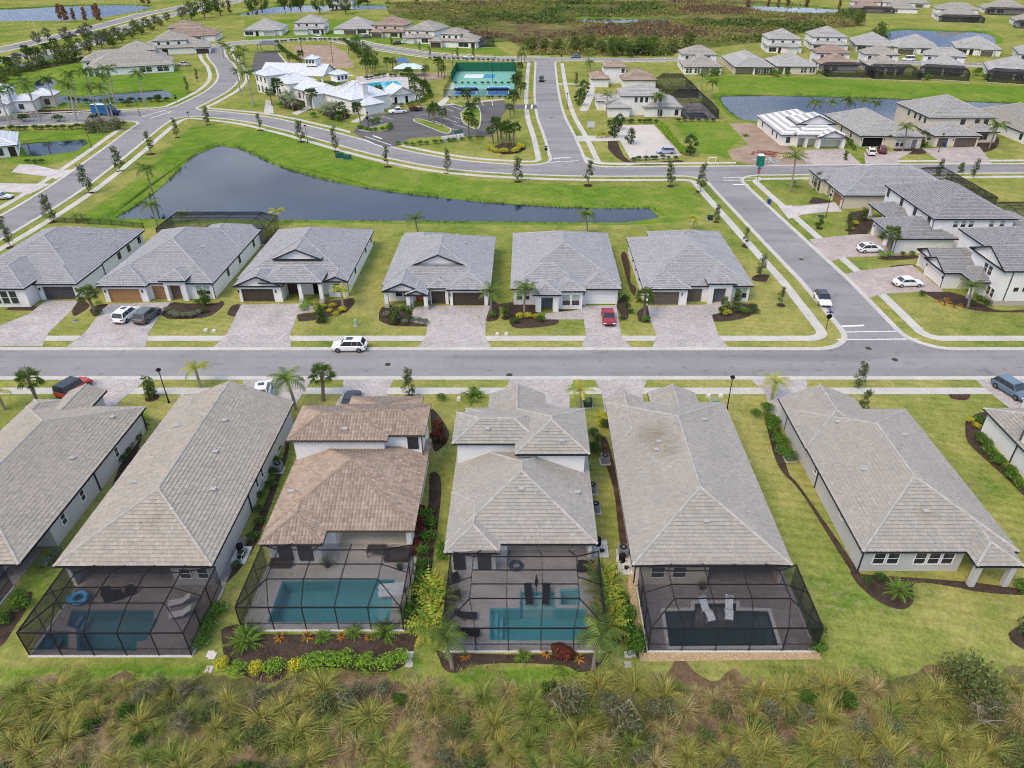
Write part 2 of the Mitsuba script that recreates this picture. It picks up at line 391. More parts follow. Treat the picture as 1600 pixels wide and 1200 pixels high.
for kind_, lst in DRIVES.items():
    g_ = G()
    for p_ in lst:
        p_ = Polygon(p_).buffer(0).difference(road_area.buffer(0.84))
        g_.prism(p_, -0.1, 0.035)
    struct('driveway_paving', g_, kind_, {'PAVER': 'greyish brick paved driveways', 'PAVER_PINK': 'pinkish brick paved driveways', 'PAVER_PALE': 'pale concrete driveways'}[kind_])

LAKES = {'lake': ([(-86.53,142.37),(-84.88,147.24),(-84.87,160.71),(-86.44,174.14),(-88.51,191.54),(-86.68,202.11),(-82.36,202.46),(-76.05,196.87),(-64.2,183.39),(-54.54,174.7),(-42.63,166.68),(-32.74,161.68),(-23.46,157.85),(-14.6,155.08),(-6.01,152.39),(3.73,150.21),(14.69,149.14),(25.01,149.35),(27.63,147.66),(28.13,144.77),(27.02,141.97),(24.37,140.03),(13.88,139.26),(3.5,139.26),(-16.01,139.84),(-29.09,140.22),(-42.14,140.22),(-55.19,140.22),(-65.7,140.41),(-74.93,140.61),(-81.56,140.8)],
                  'large slate blue retention lake behind the middle row of houses'),
         'lake_right': ([(70.1,274.67),(83.65,276.52),(99.65,275.28),(117.14,272.23),(136.3,268.65),(153.36,266.31),(172.97,261.17),(194.83,254.06),(174.56,224.4),(151.21,224.4),(128.72,226.13),(100.01,227.88),(80.28,227.88),(68.87,233.27),(67.09,246.77),(68.11,264)], 'long dark lake between two rows of houses'),
         'far_lake_right': ([(181.92,422.05),(217.28,476.42),(237.13,490.32),(253.52,483.27),(273.34,476.42),(267.35,447.69),(248.68,416.72),(218.11,391.84),(190.23,387.2),(176.58,396.6)], 'far lake behind the upper right houses'),
         'marsh_pond': ([(35.41,550.01),(45.85,559.02),(70.04,554.48),(102.95,559.02),(101.98,543.44),(76.03,532.8),(53.37,520.54),(39.23,528.65)], 'small pond in the marsh'),
         'far_pond_right': ([(167.12,660.94),(198.75,660.94),(242.65,636.66),(236.32,603.27),(202.97,592.88),(178.48,625.15)], 'narrow pond at the top right'),
         'far_lake_left': ([(-443.79,614.03),(-415.02,630.85),(-396.71,642.57),(-377.61,664.1),(-334.53,673.75),(-302.9,648.58),(-297.76,608.6),(-298.18,568.31),(-312.9,537.01),(-338.86,537.01),(-387.9,532.8)], 'far lake at the top left beyond the boulevard'),
         'far_pond_middle': ([(-207.57,573.07),(-211.47,625.15),(-198.45,667.29),(-161.95,670.5),(-118.64,667.29),(-110.94,630.85),(-130.92,622.33),(-165.76,603.27),(-186.05,590.33)], 'far pond above the clubhouse'),
         'entry_pond': ([(-192.07,294.26),(-197.9,310.31),(-194.44,313.39),(-185.32,299.92),(-179.05,286.13),(-170.23,275.9),(-158.75,274.05),(-148.68,282.21),(-137.53,286.79),(-130.36,278.39),(-127.58,267.47),(-139.49,262.86),(-151.76,260.61),(-165.72,261.73),(-178.15,273.44)], 'pond beside the gated entry road'),
         'corner_pond': ([(-142.38,204.63),(-134.16,207.59),(-126.64,210.23),(-123.57,206.1),(-122.04,196.19),(-124.32,192.19),(-127.92,189.61),(-132.38,190.89)], 'small pond behind the house at the left edge')}
holes = []
for nm, (pts, txt) in LAKES.items():
    shore = smooth_ring(pts)
    rng = np.random.default_rng(len(nm))
    ring = shore.exterior
    m = int(ring.length / 1.2)
    q = np.array([ring.interpolate(i / m, normalized=True).coords[0] for i in range(m)])
    q = q + 0.3 * (meshkit.fbm(np.c_[q * 0.5, np.zeros(m)], 3, seed=2)[:, None] - 0.5) * 2.2
    shore = Polygon(q).buffer(0)
    shore = max(polys(shore), key=lambda a: a.area)
    hole = shore.buffer(2.6).simplify(0.15)
    holes.append(hole)
    inner = shore.buffer(-1.5)
    g_ = G()
    for outer, inn, z0, z1 in ((hole, shore, 0.0, -0.5), (shore, inner, -0.5, -1.3)):
        for r_ in polys(outer.difference(inn)):
            v_, f_ = tri(r_)
            d_ = shapely.distance(shapely.points(v_), outer.exterior)
            g_.add(np.c_[v_, np.where(d_ < 1e-4, z0, z1)], f_, (1, 1, 1))
    struct(nm + '_bank', g_, 'GRASS', 'grassy bank of the ' + txt)
    struct(nm, G().flat(shore.buffer(0.6), -0.62), 'WATER', txt)
holes = unary_union(holes)

POOLS = {'teal': [[(-39.03,41.13),(-31.94,41.13),(-31.57,40.18),(-31.08,40.18),(-31.25,37.93),(-31.91,37.87),(-31.64,36.94),(-36.35,36.94),(-37.59,39.07),(-38.61,39.46)], [(-40.24,38.94),(-38.11,38.94),(-37.12,37.13),(-39.79,37.06)]],
         'blue': [[(-21.94,44.38),(-11.86,44.53),(-11.6,39.79),(-21.85,39.79)]],
         'aqua': [[(-3.2,41.3),(-0.61,41.3),(-0.56,43.1),(2.48,43.1),(2.48,41.3),(5.2,41.2),(4.94,37.99),(-3.05,37.99)]],
         'spa': [[(2.95,43.39),(4.71,43.39),(4.65,41.61),(2.82,41.61)]],
         'dark': [[(11.8,40.99),(14.39,41.06),(14.54,41.82),(18.15,41.82),(17.96,41.06),(20.68,40.99),(20.51,37.49),(11.63,37.43)]],
         'club': [[(-63.72,295.66),(-58.75,299.92),(-51.63,302.82),(-48.53,295.66),(-48.17,283.51),(-44.87,271.03),(-47.06,261.73),(-50.94,258.39),(-55.53,262.86),(-58.22,271.03),(-58.71,283.51)]]}
POOLS = {k: [Polygon(p) for p in v] for k, v in POOLS.items()}
pool_holes = unary_union([p for v in POOLS.values() for p in v])

land = rect(-3500, -400, 3500, 6000).difference(holes).difference(pool_holes)
scrub_zone = Polygon([(-55.66,34.04),(-40.86,34.15),(-34.7,33.76),(-27.86,33.93),(-24.35,34.49),(-19.38,33.71),(-15.04,34.15),(-9.9,34.6),(-7.8,33.76),(-1.13,33.49),(3.82,34.09),(10.35,34.6),(12.04,35.63),(13.1,34.6),(16.13,33.71),(23.64,34.04),(31.29,34.49),(39.32,35.4),(54.69,35.63),(38.99,16.5),(-40.65,16.5)]).buffer(0)
sz_ = np.asarray(scrub_zone.segmentize(.7).exterior.coords)[:-1]
scrub_zone = Polygon(sz_ + (meshkit.fbm(np.c_[sz_ * .5, sz_[:, :1] * 0], 3, seed=21)[:, None] - .5) * np.array([1.0, 4.5])).buffer(0)
struct('ground', G().flat(land, 0.0, (0, 0, 0)), 'GRASS', 'mown yellow green lawns of the estate')
lush = unary_union([Polygon([(-91.2,139.26),(-93.65,163.15),(-95.27,178.09),(-102.35,221.02),(-97.24,227.88),(-76.88,219.36),(-52.14,194.84),(-32.34,178.09),(-9.49,166.68),(11.42,163.65),(38.02,163.15),(38.81,158.32),(38.09,143.16),(30.54,138.13),(9.89,137.57),(-28.8,138.5),(-67.25,137.75),(-83.22,133.73)]),
                    Polygon([(69.7,318.13),(123.49,308.78),(190.93,291.5),(210.16,283.51),(157.95,205.36),(142.59,209.85),(131.75,224.4),(99.39,231.45),(70.9,229.65),(70.55,243.77),(71.74,297.06)]), Polygon([(44.09,229.65),(59.6,232.36),(68.73,225.26),(67.44,216.91),(55.91,196.87),(53.87,185.22),(43.58,191.54)]),
                    Polygon([(-236.27,345.79),(-177.7,376.02),(-136.62,311.84),(-115.76,259.5),(-121.39,252.99),(-174.19,246.77)]), Polygon([(-155.46,216.91),(-127.31,221.02),(-125.72,229.65),(-115.82,185.22),(-121.56,178.09),(-133.69,182.19)]), Polygon([(-194.62,545.61),(-81.63,554.48),(-22.55,438.83),(-7.09,373.85),(-32.11,378.2),(-60.99,406.43),(-115.63,438.83),(-156.65,433.1)]),
                    Polygon([(-44.06,35.99),(-25.12,35.87),(-24.9,34.6),(-27.88,33.98),(-34.73,33.82),(-42.85,34.15)]), Polygon([(-6.75,35.63),(0.87,35.87),(8.95,35.34),(8.85,34.6),(-1.13,33.6),(-6.1,34.04)])]).intersection(land)
lush = lush.difference(asphalt_all).difference(scrub_zone)
g_ = G()
for p_ in polys(lush):
    fd_ = 2.5 if p_.area > 400 else .7
    core = p_.buffer(-fd_).simplify(.2)
    for q_ in polys(p_.difference(core)):
        q_ = q_.segmentize(4.0)
        v_, f_ = tri(q_)
        d_ = shapely.distance(shapely.points(v_), shapely.union_all([p_.exterior.difference(holes.buffer(4)).difference(asphalt_all.buffer(6))]))
        g_.add(np.c_[v_, np.full(len(v_), .004)], f_, np.clip(d_ / fd_, 0, 1)[:, None] * np.ones(3))
    g_.flat(core, .004, (1, 1, 1))
struct('grass_verge', g_, 'GRASS', 'bright green grass round the lakes')
struct('scrubland', G().flat(scrub_zone.intersection(land), 0.012), 'SCRUB', 'dry scrubby ground along the bottom')
marsh = Polygon([(-123.16,693.89),(-24.33,711.57),(201.98,711.57),(253.46,625.15),(247.4,582.81),(216.04,505),(182.99,483.27),(154.03,453.79),(128.41,422.05),(110.25,411.51),(75.52,387.2),(69.29,369.59),(2.16,373.85),(-8.04,427.51),(-26.3,411.51),(-32.51,453.79),(-56.3,524.57),(-96.5,563.63)]).buffer(0)
struct('marsh_ground', G().flat(marsh.intersection(land), 0.008), 'MARSH', 'olive and brown marsh at the top of the view')
struct('meadow', G().flat(Polygon([(-353.54,532.8),(-310.58,532.8),(-279.83,573.07),(-285.38,636.66),(-271.11,603.27),(-282.71,528.65),(-280.05,450.72),(-280.75,416.72),(-294.1,387.2),(-387.87,520.54)]).intersection(land).difference(boulevard), 0.006, (.25, .25, .25)), 'GRASS', 'rough meadow between lake and boulevard')
g_ = G()
for p_ in polys(unary_union([road_area, boulevard])):
    g_.flat(p_, 0.016)
struct('road', g_, 'ASPHALT', 'grey asphalt streets')
g_ = G().flat(unary_union([parking, parking2]).difference(road_area), 0.014)
struct('parking_lot', g_, 'ASPHALT_DARK', 'dark asphalt clubhouse parking lot')
struct('kerb', G().prism(curb, -0.1, 0.07), 'CONCRETE', 'pale concrete kerbs')
struct('pavement', G().prism(unary_union([walk, extra_walk]), -0.1, 0.04), 'CONCRETE', 'pale concrete pavements')
b_ = boulevard.buffer(2.6).difference(boulevard.buffer(0.6))
struct('boulevard_pavement', G().prism(b_, -0.1, 0.05), 'CONCRETE', 'pale concrete edging of the boulevard')
struct('sand_lot', G().prism(Polygon([(25.69,224.4),(38.86,225.26),(40.97,190.25),(36.78,186.45),(26.77,185.83)]), -0.1, 0.05), 'SAND', 'pale sand parking lot')
struct('bare_earth', G().flat(Polygon([(61.92,227),(68.84,227.88),(72.4,211.39),(71.28,195.52),(75.1,193.51),(72.01,180.41),(57.51,180.41),(53.05,185.22),(53.7,194.18),(61.35,201.04)]), 0.009), 'DIRT', 'bare pinkish earth of the building plot')
struct('clay_court', G().flat(Polygon([(-122.98,406.43),(-102.16,411.51),(-89.19,382.65),(-75.08,336.69),(-78.9,334.92),(-85.87,334.92),(-93.66,349.56),(-105.52,361.33)]), 0.01).flat(Polygon([(-49.36,323.01),(-33.02,321.37),(-34.13,305.78),(-41.1,299.92)]), 0.01), 'DIRT', 'bare ground of the fenced dog park')
struct('stone_strip', G().prism(Polygon([(9.41,36.82),(23.62,36.82),(23.57,36.22),(9.04,35.99),(8.95,43.83),(9.55,45.87),(10.08,45.87),(9.65,43.46)]), -0.1, 0.03), 'GRAVEL', 'tan pebble strip round the screened pool')

isl_ = unary_union([smooth_ring(p, 4) for p in ([(-34.95,229.65),(-33.63,233.27),(-23.7,221.86),(-22.41,216.11),(-24.51,214.52)], [(-21.54,240.82),(-19.19,255.13),(-16.17,251.94),(-14.4,235.12),(-14.35,220.19),(-16.95,221.86),(-20.06,229.65)], [(-49.82,218.54),(-46.13,216.11),(-41.5,217.72),(-41.12,223.55),(-42.66,227),(-46.24,221.86)], [(-26.46,258.39),(-22.53,261.73),(-19.91,256.21),(-21.77,251.94)])])
struct('island_kerb', G().prism(isl_.difference(isl_.buffer(-.35)), -.1, .12), 'CONCRETE', 'pale kerbs of the planted parking islands')
struct('parking_island', G().flat(isl_.buffer(-.33), .09, (.6, .6, .6)), 'GRASS', 'grassy planted islands in the parking lot')

# painted road markings
g_ = G()
WHITE = (0.78, 0.78, 0.76)


def mark(a, b, w, z=0.021):
    g_.flat(LineString([a, b]).buffer(w / 2, cap_style='flat'), z, WHITE)


for a_, b_, w_ in (((44.34,89.23), (56.2,89.51), 0.22), ((45.57,91.55), (54.95,91.85), 0.22), ((46.24,93.35), (50.06,93.66), 0.45), ((6.8,186.77), (11.33,187.7), 0.6), ((4.72,182.79), (13.47,184.61), 0.35), ((46.67,169.81), (56.16,169.81), 0.3),
                   ((46.36,167.2), (53.61,167.2), 0.3), ((47.82,163.9), (51.53,163.9), 0.6), ((-47.96,208.34), (-38.02,196.87), 0.3), ((-46.58,210.62), (-37.19,200.34), 0.3), ((-44.33,211.39), (-41.09,207.59), 0.6), ((-122.72,236.99), (-119.58,246.77), 0.35), ((-118.81,234.19), (-116.61,244.76), 0.35),
                   ((-0.22,255.67), (-0.43,248.82), 0.5), ((1.75,255.67), (1.6,248.82), 0.5)):
    mark(a_, b_, w_)
for x_ in range(12):
    mark((-47.27,229.65), (-47.27,229.65), 0.1)
for px0, px1 in (((-49.85,236.05), (-44.69,229.65)), ((-46.52,237.94), (-41.94,232.36)), ((-28.67,251.94), (-24.16,244.76)), ((-26.06,254.06), (-21.88,247.79)), ((-29.6,231.45), (-24.99,225.26)), ((-26.56,235.12), (-21.11,227.88)), ((-23.77,237.94), (-18.93,230.55)), ((-25.8,223.55), (-20.53,218.54)), ((-23,227), (-17.42,220.19)),
                 ((-16.35,262.86), (-14.55,254.06)), ((-12.31,262.86), (-11.51,254.06)), ((-35.86,237.94), (-32.1,240.82))):
    mark(px0, px1, 0.18)
solo_mark = struct('road_marking', g_, 'VC', 'white painted stop lines and parking lines')

# planted beds of dark mulch
BEDS = [[(-70,98.21),(-70.82,101.59),(-70.16,102.05),(-68.29,100.22),(-68.31,97.99),(-68.89,96.69)], [(-80.51,99.76),(-76.59,100.22),(-76.03,99.09),(-76.37,98.65),(-80.65,98.87)], [(-55.75,97.12),(-55.97,101.36),(-53.66,101.13),(-48.93,101.13),(-48.46,102.05),(-47.46,100.67),(-48.05,96.91),(-50.55,95.84),(-54.22,95.84)], [(-67.48,98.65),(-67.21,100.44),(-65.52,100.67),(-65.14,97.56),(-65.87,96.69)], [(-45.69,97.12),(-46.09,100.22),(-44.85,100.67),(-44.33,97.99),(-44.39,96.48)],
        [(-35.05,97.12),(-32.39,98.21),(-32.3,100.22),(-31.82,101.59),(-29.2,102.52),(-27.67,102.99),(-27.14,100.9),(-27.82,97.99),(-29.53,96.91),(-31.17,95.63),(-34.28,95)], [(-22.63,97.56),(-22.1,100.22),(-17.91,98.87),(-16.8,95),(-14.93,95.42),(-14.71,93.56),(-17.34,93.35),(-20.25,93.76),(-22.25,95.42)], [(-6.28,99.76),(-5.37,102.05),(-4.52,100.9),(-4.17,96.27),(-5.28,95),(-6.07,95.42)],
        [(-5.3,100.22),(-2.12,101.59),(1.7,100.22),(1.67,97.56),(2.71,95.84),(4.72,95.42),(4.29,93.97),(1.13,92.95),(-2.18,93.35),(-3.09,99.76)], [(3.93,97.99),(4.85,98.87),(8.11,98.87),(7.92,97.34),(4.2,97.12)], [(13.9,100.22),(15.99,104.42),(15.45,96.48),(14.43,96.05)], [(16.85,97.56),(18.13,99.76),(18.93,99.76),(18.72,95),(16.8,95)],
        [(27.82,97.12),(30.33,98.21),(31.7,100.22),(35.54,101.13),(35.97,99.76),(34.37,97.12),(31.5,95.42),(27.75,95)], [(28.2,100.22),(28.95,100.44),(28.8,98.87),(28.01,98.87)], [(16.98,120.61),(18.09,122.13),(18,114.8),(17.33,109.42),(17.96,106.87),(17.17,103.94),(16.8,109.42)],
        [(64.15,105.88),(68.28,105.39),(70.39,103.46),(72.44,98.87),(76.89,98.87),(80.58,98.43),(80.3,97.99),(70.59,98.21),(67.19,100.22),(65.01,102.52)], [(62.69,119.41),(66.66,120.61),(70.49,120.91),(69.57,119.41),(64.03,118.52)], [(63.48,115.92),(67.79,116.78),(67.34,115.08),(63.43,114.52)], [(66.62,143.16),(71.99,145.58),(69.41,137.38),(64.89,130.59),(62.18,130.59),(63.7,135.54)], [(60.62,150.21),(66.18,151.08),(63.23,154.63)],
        [(41.99,126.9),(40.79,126.9),(40.05,124.96),(41.3,124.32)], [(41.42,112.06),(38.92,112.06),(37.91,109.94),(40.12,109.42)],
        [(-44.89,38.05),(-44.73,40.32),(-43.93,43.1),(-43.13,42.03),(-42.84,39.01),(-42.92,37.43)], [(-41.61,48.94),(-40.74,48.43),(-43.69,63.3),(-45.74,68.87),(-47.12,70.2),(-45.19,63.89)], [(-28.12,43.1),(-26.73,47.29),(-27.02,61.58),(-27.6,65.09),(-26.83,63.89),(-26.14,56.27),(-25.8,48.1),(-26.97,43.83)],
        [(-25.5,39.01),(-23.58,39.66),(-23.42,38.69),(-10.25,38.69),(-9.11,38.94),(-9.39,36.34),(-11.23,35.05),(-17.93,35.63),(-19.08,34.37),(-21.04,34.26),(-24.23,36.22)], [(-9.76,39.01),(-9.12,39.01),(-8.71,42.74),(-8.95,57.28),(-10.4,59.38),(-9.97,53.37),(-10.28,42.74)], [(-11.8,71.56),(-10.19,69.53),(-8.97,66.32),(-9.62,63.89),(-10.63,63.89)],
        [(-7.79,38.05),(-6.36,36.82),(6.05,36.82),(6.68,38.05),(9.12,40.65),(8.64,39.01),(5.69,35.63),(4.13,35.05),(2.89,35.63),(-1.17,35.87),(-4.21,35.63),(-5.68,34.94),(-6.75,35.63)], [(8.32,63.89),(9.3,65.09),(10.07,48.1),(9.47,45.71),(8.86,48.1),(9.08,57.28)], [(9.15,43.1),(9.6,39.01),(9.75,36.7),(9.05,36.1),(8.53,38.05),(8.54,41.34)],
        [(28.5,69.53),(29.95,69.53),(28.27,60.14),(28.76,56.98),(30.25,45.48),(29.87,45.1),(29.47,46.02),(28.53,56.27),(27.51,59.92),(27.69,63.89)], [(30.3,45.17),(38.87,44.34),(43.81,43.46),(46.09,43.02),(43.66,42.74),(39.92,43.1),(37.96,43.68),(34.75,44.12),(33.74,42.17),(32.41,41.2),(30.88,41.75),(29.68,43.61),(29.43,45.48)], [(39.94,38.69),(41.84,39.66),(43.99,39.66),(41.85,36.22),(40.34,37.13),(39.73,38.05)],
        [(52.13,68.87),(54.89,70.88),(55.68,70.2),(52.5,65.09),(51.97,56.77),(51.38,55.77),(51.15,58.85),(50.4,63.89),(50.8,66.32)], [(53.51,75.89),(55.12,76.64),(55.97,75.14),(54.8,73.68),(53.03,74.11)], [(23.99,216.91),(25.43,209.09),(26.54,184),(39.05,185.22),(38.07,181.59),(26.24,181.59),(22.05,196.87)], [(17.75,209.09),(22.82,214.52),(24.15,209.09),(19.39,206.84)],
        [(-9.2,196.87),(-6.76,202.46),(-3.2,202.46),(-0.17,198.24),(-1.88,192.85),(-6.42,190.89)], [(-36.1,227.88),(-33.71,232.36),(-23.62,221.02),(-22.52,215.31),(-24.96,215.31),(-34.52,223.55)], [(-21.33,240.82),(-19.19,255.13),(-16.11,250.89),(-14.75,234.19),(-14.4,221.02),(-17.01,222.7),(-20.06,229.65)], [(-50.5,221.02),(-49.76,232.36),(-45.96,227.88),(-40.65,221.86),(-40.48,216.11),(-45.46,214.52)],
        [(-87.44,268.65),(-76.8,262.86),(-70.16,254.06),(-73.9,243.77),(-81.79,252.99)], [(-69.42,246.77),(-59.03,242.78),(-56.17,234.19),(-60.59,231.45)], [(-163.21,240.82),(-161.49,246.77),(-144.56,246.77),(-141.73,243.77),(-144.57,238.89),(-158.31,236.05)], [(-219.66,328.02),(-194.38,438.83),(-189.7,427.51),(-213.61,318.13)],
        [(118.29,201.75),(133.55,216.91),(134.83,209.09),(125.1,194.84),(115.47,192.85)], [(99.32,196.87),(107.13,196.87),(105.47,191.54),(97.84,191.54)], [(-61.93,81.41),(-60.22,81.41),(-58.91,78.98),(-60.59,78.98)]]
bed_union = unary_union([smooth_ring(p, 4) for p in BEDS]).difference(asphalt_all).difference(drive_area).difference(pool_holes)
struct('mulch_bed', G().flat(bed_union, 0.02), 'MULCH', 'dark brown mulch planting beds')

# swimming pools: basins with steps, and the water in them
PC = {'teal': (0.05, 0.16, 0.19), 'blue': (0.09, 0.34, 0.37), 'aqua': (0.09, 0.4, 0.44), 'spa': (0.2, 0.5, 0.54), 'dark': (0.02, 0.055, 0.06), 'club': (0.14, 0.62, 0.74)}
LAB = {'teal': 'dark teal swimming pool with spa inside the screened cage at lower left', 'blue': 'long turquoise lap pool with sun shelf behind the brown tiled house', 'aqua': 'bright turquoise pool with square sun shelf between two black loungers',
       'spa': 'small square pale blue spa beside the turquoise pool', 'dark': 'dark bottomed pool with two white loungers on its shelf', 'club': 'large free form bright blue clubhouse swimming pool'}
for k_, ps_ in POOLS.items():
    key = thing('swimming_pool' if k_ != 'spa' else 'spa_pool', LAB[k_], 'pool')
    b_, w_, s_, c_ = G(), G(), G(), G()
    for p_ in ps_:
        b_.flat(p_.buffer(0.02), -1.25, PC[k_])
        for r_ in polys(p_.buffer(0.02).difference(p_.buffer(-0.12))):
            b_.prism(r_, -1.25, -0.02, np.array(PC[k_]) * 1.1)
        w_.flat(p_.buffer(-0.001), -0.12)
        c_.prism(p_.buffer(0.3, join_style='mitre').difference(p_), -0.05, 0.06, (0.5, 0.49, 0.47) if k_ != 'teal' else (0.25, 0.21, 0.2))
        x0_, y0_, x1_, y1_ = p_.bounds
        side = {'teal': (x0_, x0_ + 1.5), 'blue': (x1_ - 2.2, x1_), 'aqua': (x0_, x0_ + 1.3), 'dark': (x1_ - 1.4, x1_)}.get(k_)
        if side:
            for n_ in range(3):
                a_ = (side[1] - side[0]) * (n_ + 1) / 3
                r_ = rect(side[0], y0_, side[0] + a_, y1_) if side[0] == x0_ else rect(side[1] - a_, y0_, side[1], y1_)
                s_.prism(p_.intersection(r_).buffer(-0.13), -1.25, -0.9 + 0.55 * (2 - n_) / 2, np.minimum(np.array(PC[k_]) * (1.25 + 0.15 * (2 - n_)), 0.8))
    if k_ == 'aqua':
        s_.prism(Polygon([(-0.61,41.3),(-0.56,43.1),(2.48,43.1),(2.48,41.3)]).buffer(-0.12), -1.25, -0.3, (0.3, 0.55, 0.56))
    if k_ == 'dark':
        s_.prism(Polygon([(14.2,40.12),(14.54,41.82),(18.15,41.82),(17.72,40.12)]).buffer(-0.12), -1.25, -0.3, (0.1, 0.11, 0.115))
    if k_ == 'blue':
        s_.prism(Polygon([(-12.84,39.79),(-13.41,44.53),(-11.86,44.53),(-11.6,39.79)]).buffer(-0.12), -1.25, -0.42, (0.2, 0.45, 0.47))
    part(key, 'basin', b_, 'VC')
    part(key, 'water', w_, 'POOLW')
    part(key, 'coping', c_, 'VC')
    part(key, 'step', s_, 'VC')
# ------------------------------------------------------------------ houses
DARK, BLACK, WHITE_T, BRONZE = (0.035, 0.038, 0.042), (0.015, 0.015, 0.017), (0.76, 0.76, 0.75), (0.075, 0.06, 0.052)
PAL = {'grey': [(0.355, 0.332, 0.29), (0.375, 0.35, 0.305), (0.34, 0.322, 0.285)],
       'warm': [(0.37, 0.335, 0.28), (0.395, 0.355, 0.3), (0.35, 0.32, 0.27), (0.41, 0.365, 0.3)],
       'stone': [(0.385, 0.378, 0.36), (0.41, 0.402, 0.38), (0.365, 0.36, 0.345)],
       'blue': [(0.335, 0.338, 0.345), (0.36, 0.36, 0.365), (0.315, 0.32, 0.328), (0.375, 0.373, 0.372)],
       'slate': [(0.28, 0.28, 0.286), (0.305, 0.305, 0.308), (0.26, 0.262, 0.266)],
       'brown': [(0.36, 0.285, 0.225), (0.33, 0.26, 0.205), (0.39, 0.31, 0.25), (0.3, 0.235, 0.19), (0.375, 0.295, 0.235)],
       'tan': [(0.33, 0.25, 0.205), (0.29, 0.22, 0.18), (0.36, 0.28, 0.23)],
       'white': [(0.78, 0.78, 0.79)], 'metal': [(0.58, 0.6, 0.63)]}
CAP = {'grey': (0.41, 0.39, 0.36), 'warm': (0.42, 0.39, 0.345), 'stone': (0.42, 0.405, 0.38), 'blue': (0.37, 0.372, 0.378), 'slate': (0.31, 0.31, 0.313), 'brown': (0.3, 0.225, 0.175), 'tan': (0.38, 0.3, 0.25), 'white': (0.7, 0.7, 0.7), 'metal': (0.7, 0.71, 0.73)}


STAINS = [(12.6, 61.0, 1.6), (13.6, 58.2, 1.5), (13.2, 60, 1.2), (14.2, 56.6, 1.0), (-33.5, 47.2, .8), (36.4, 48.3, .8)]


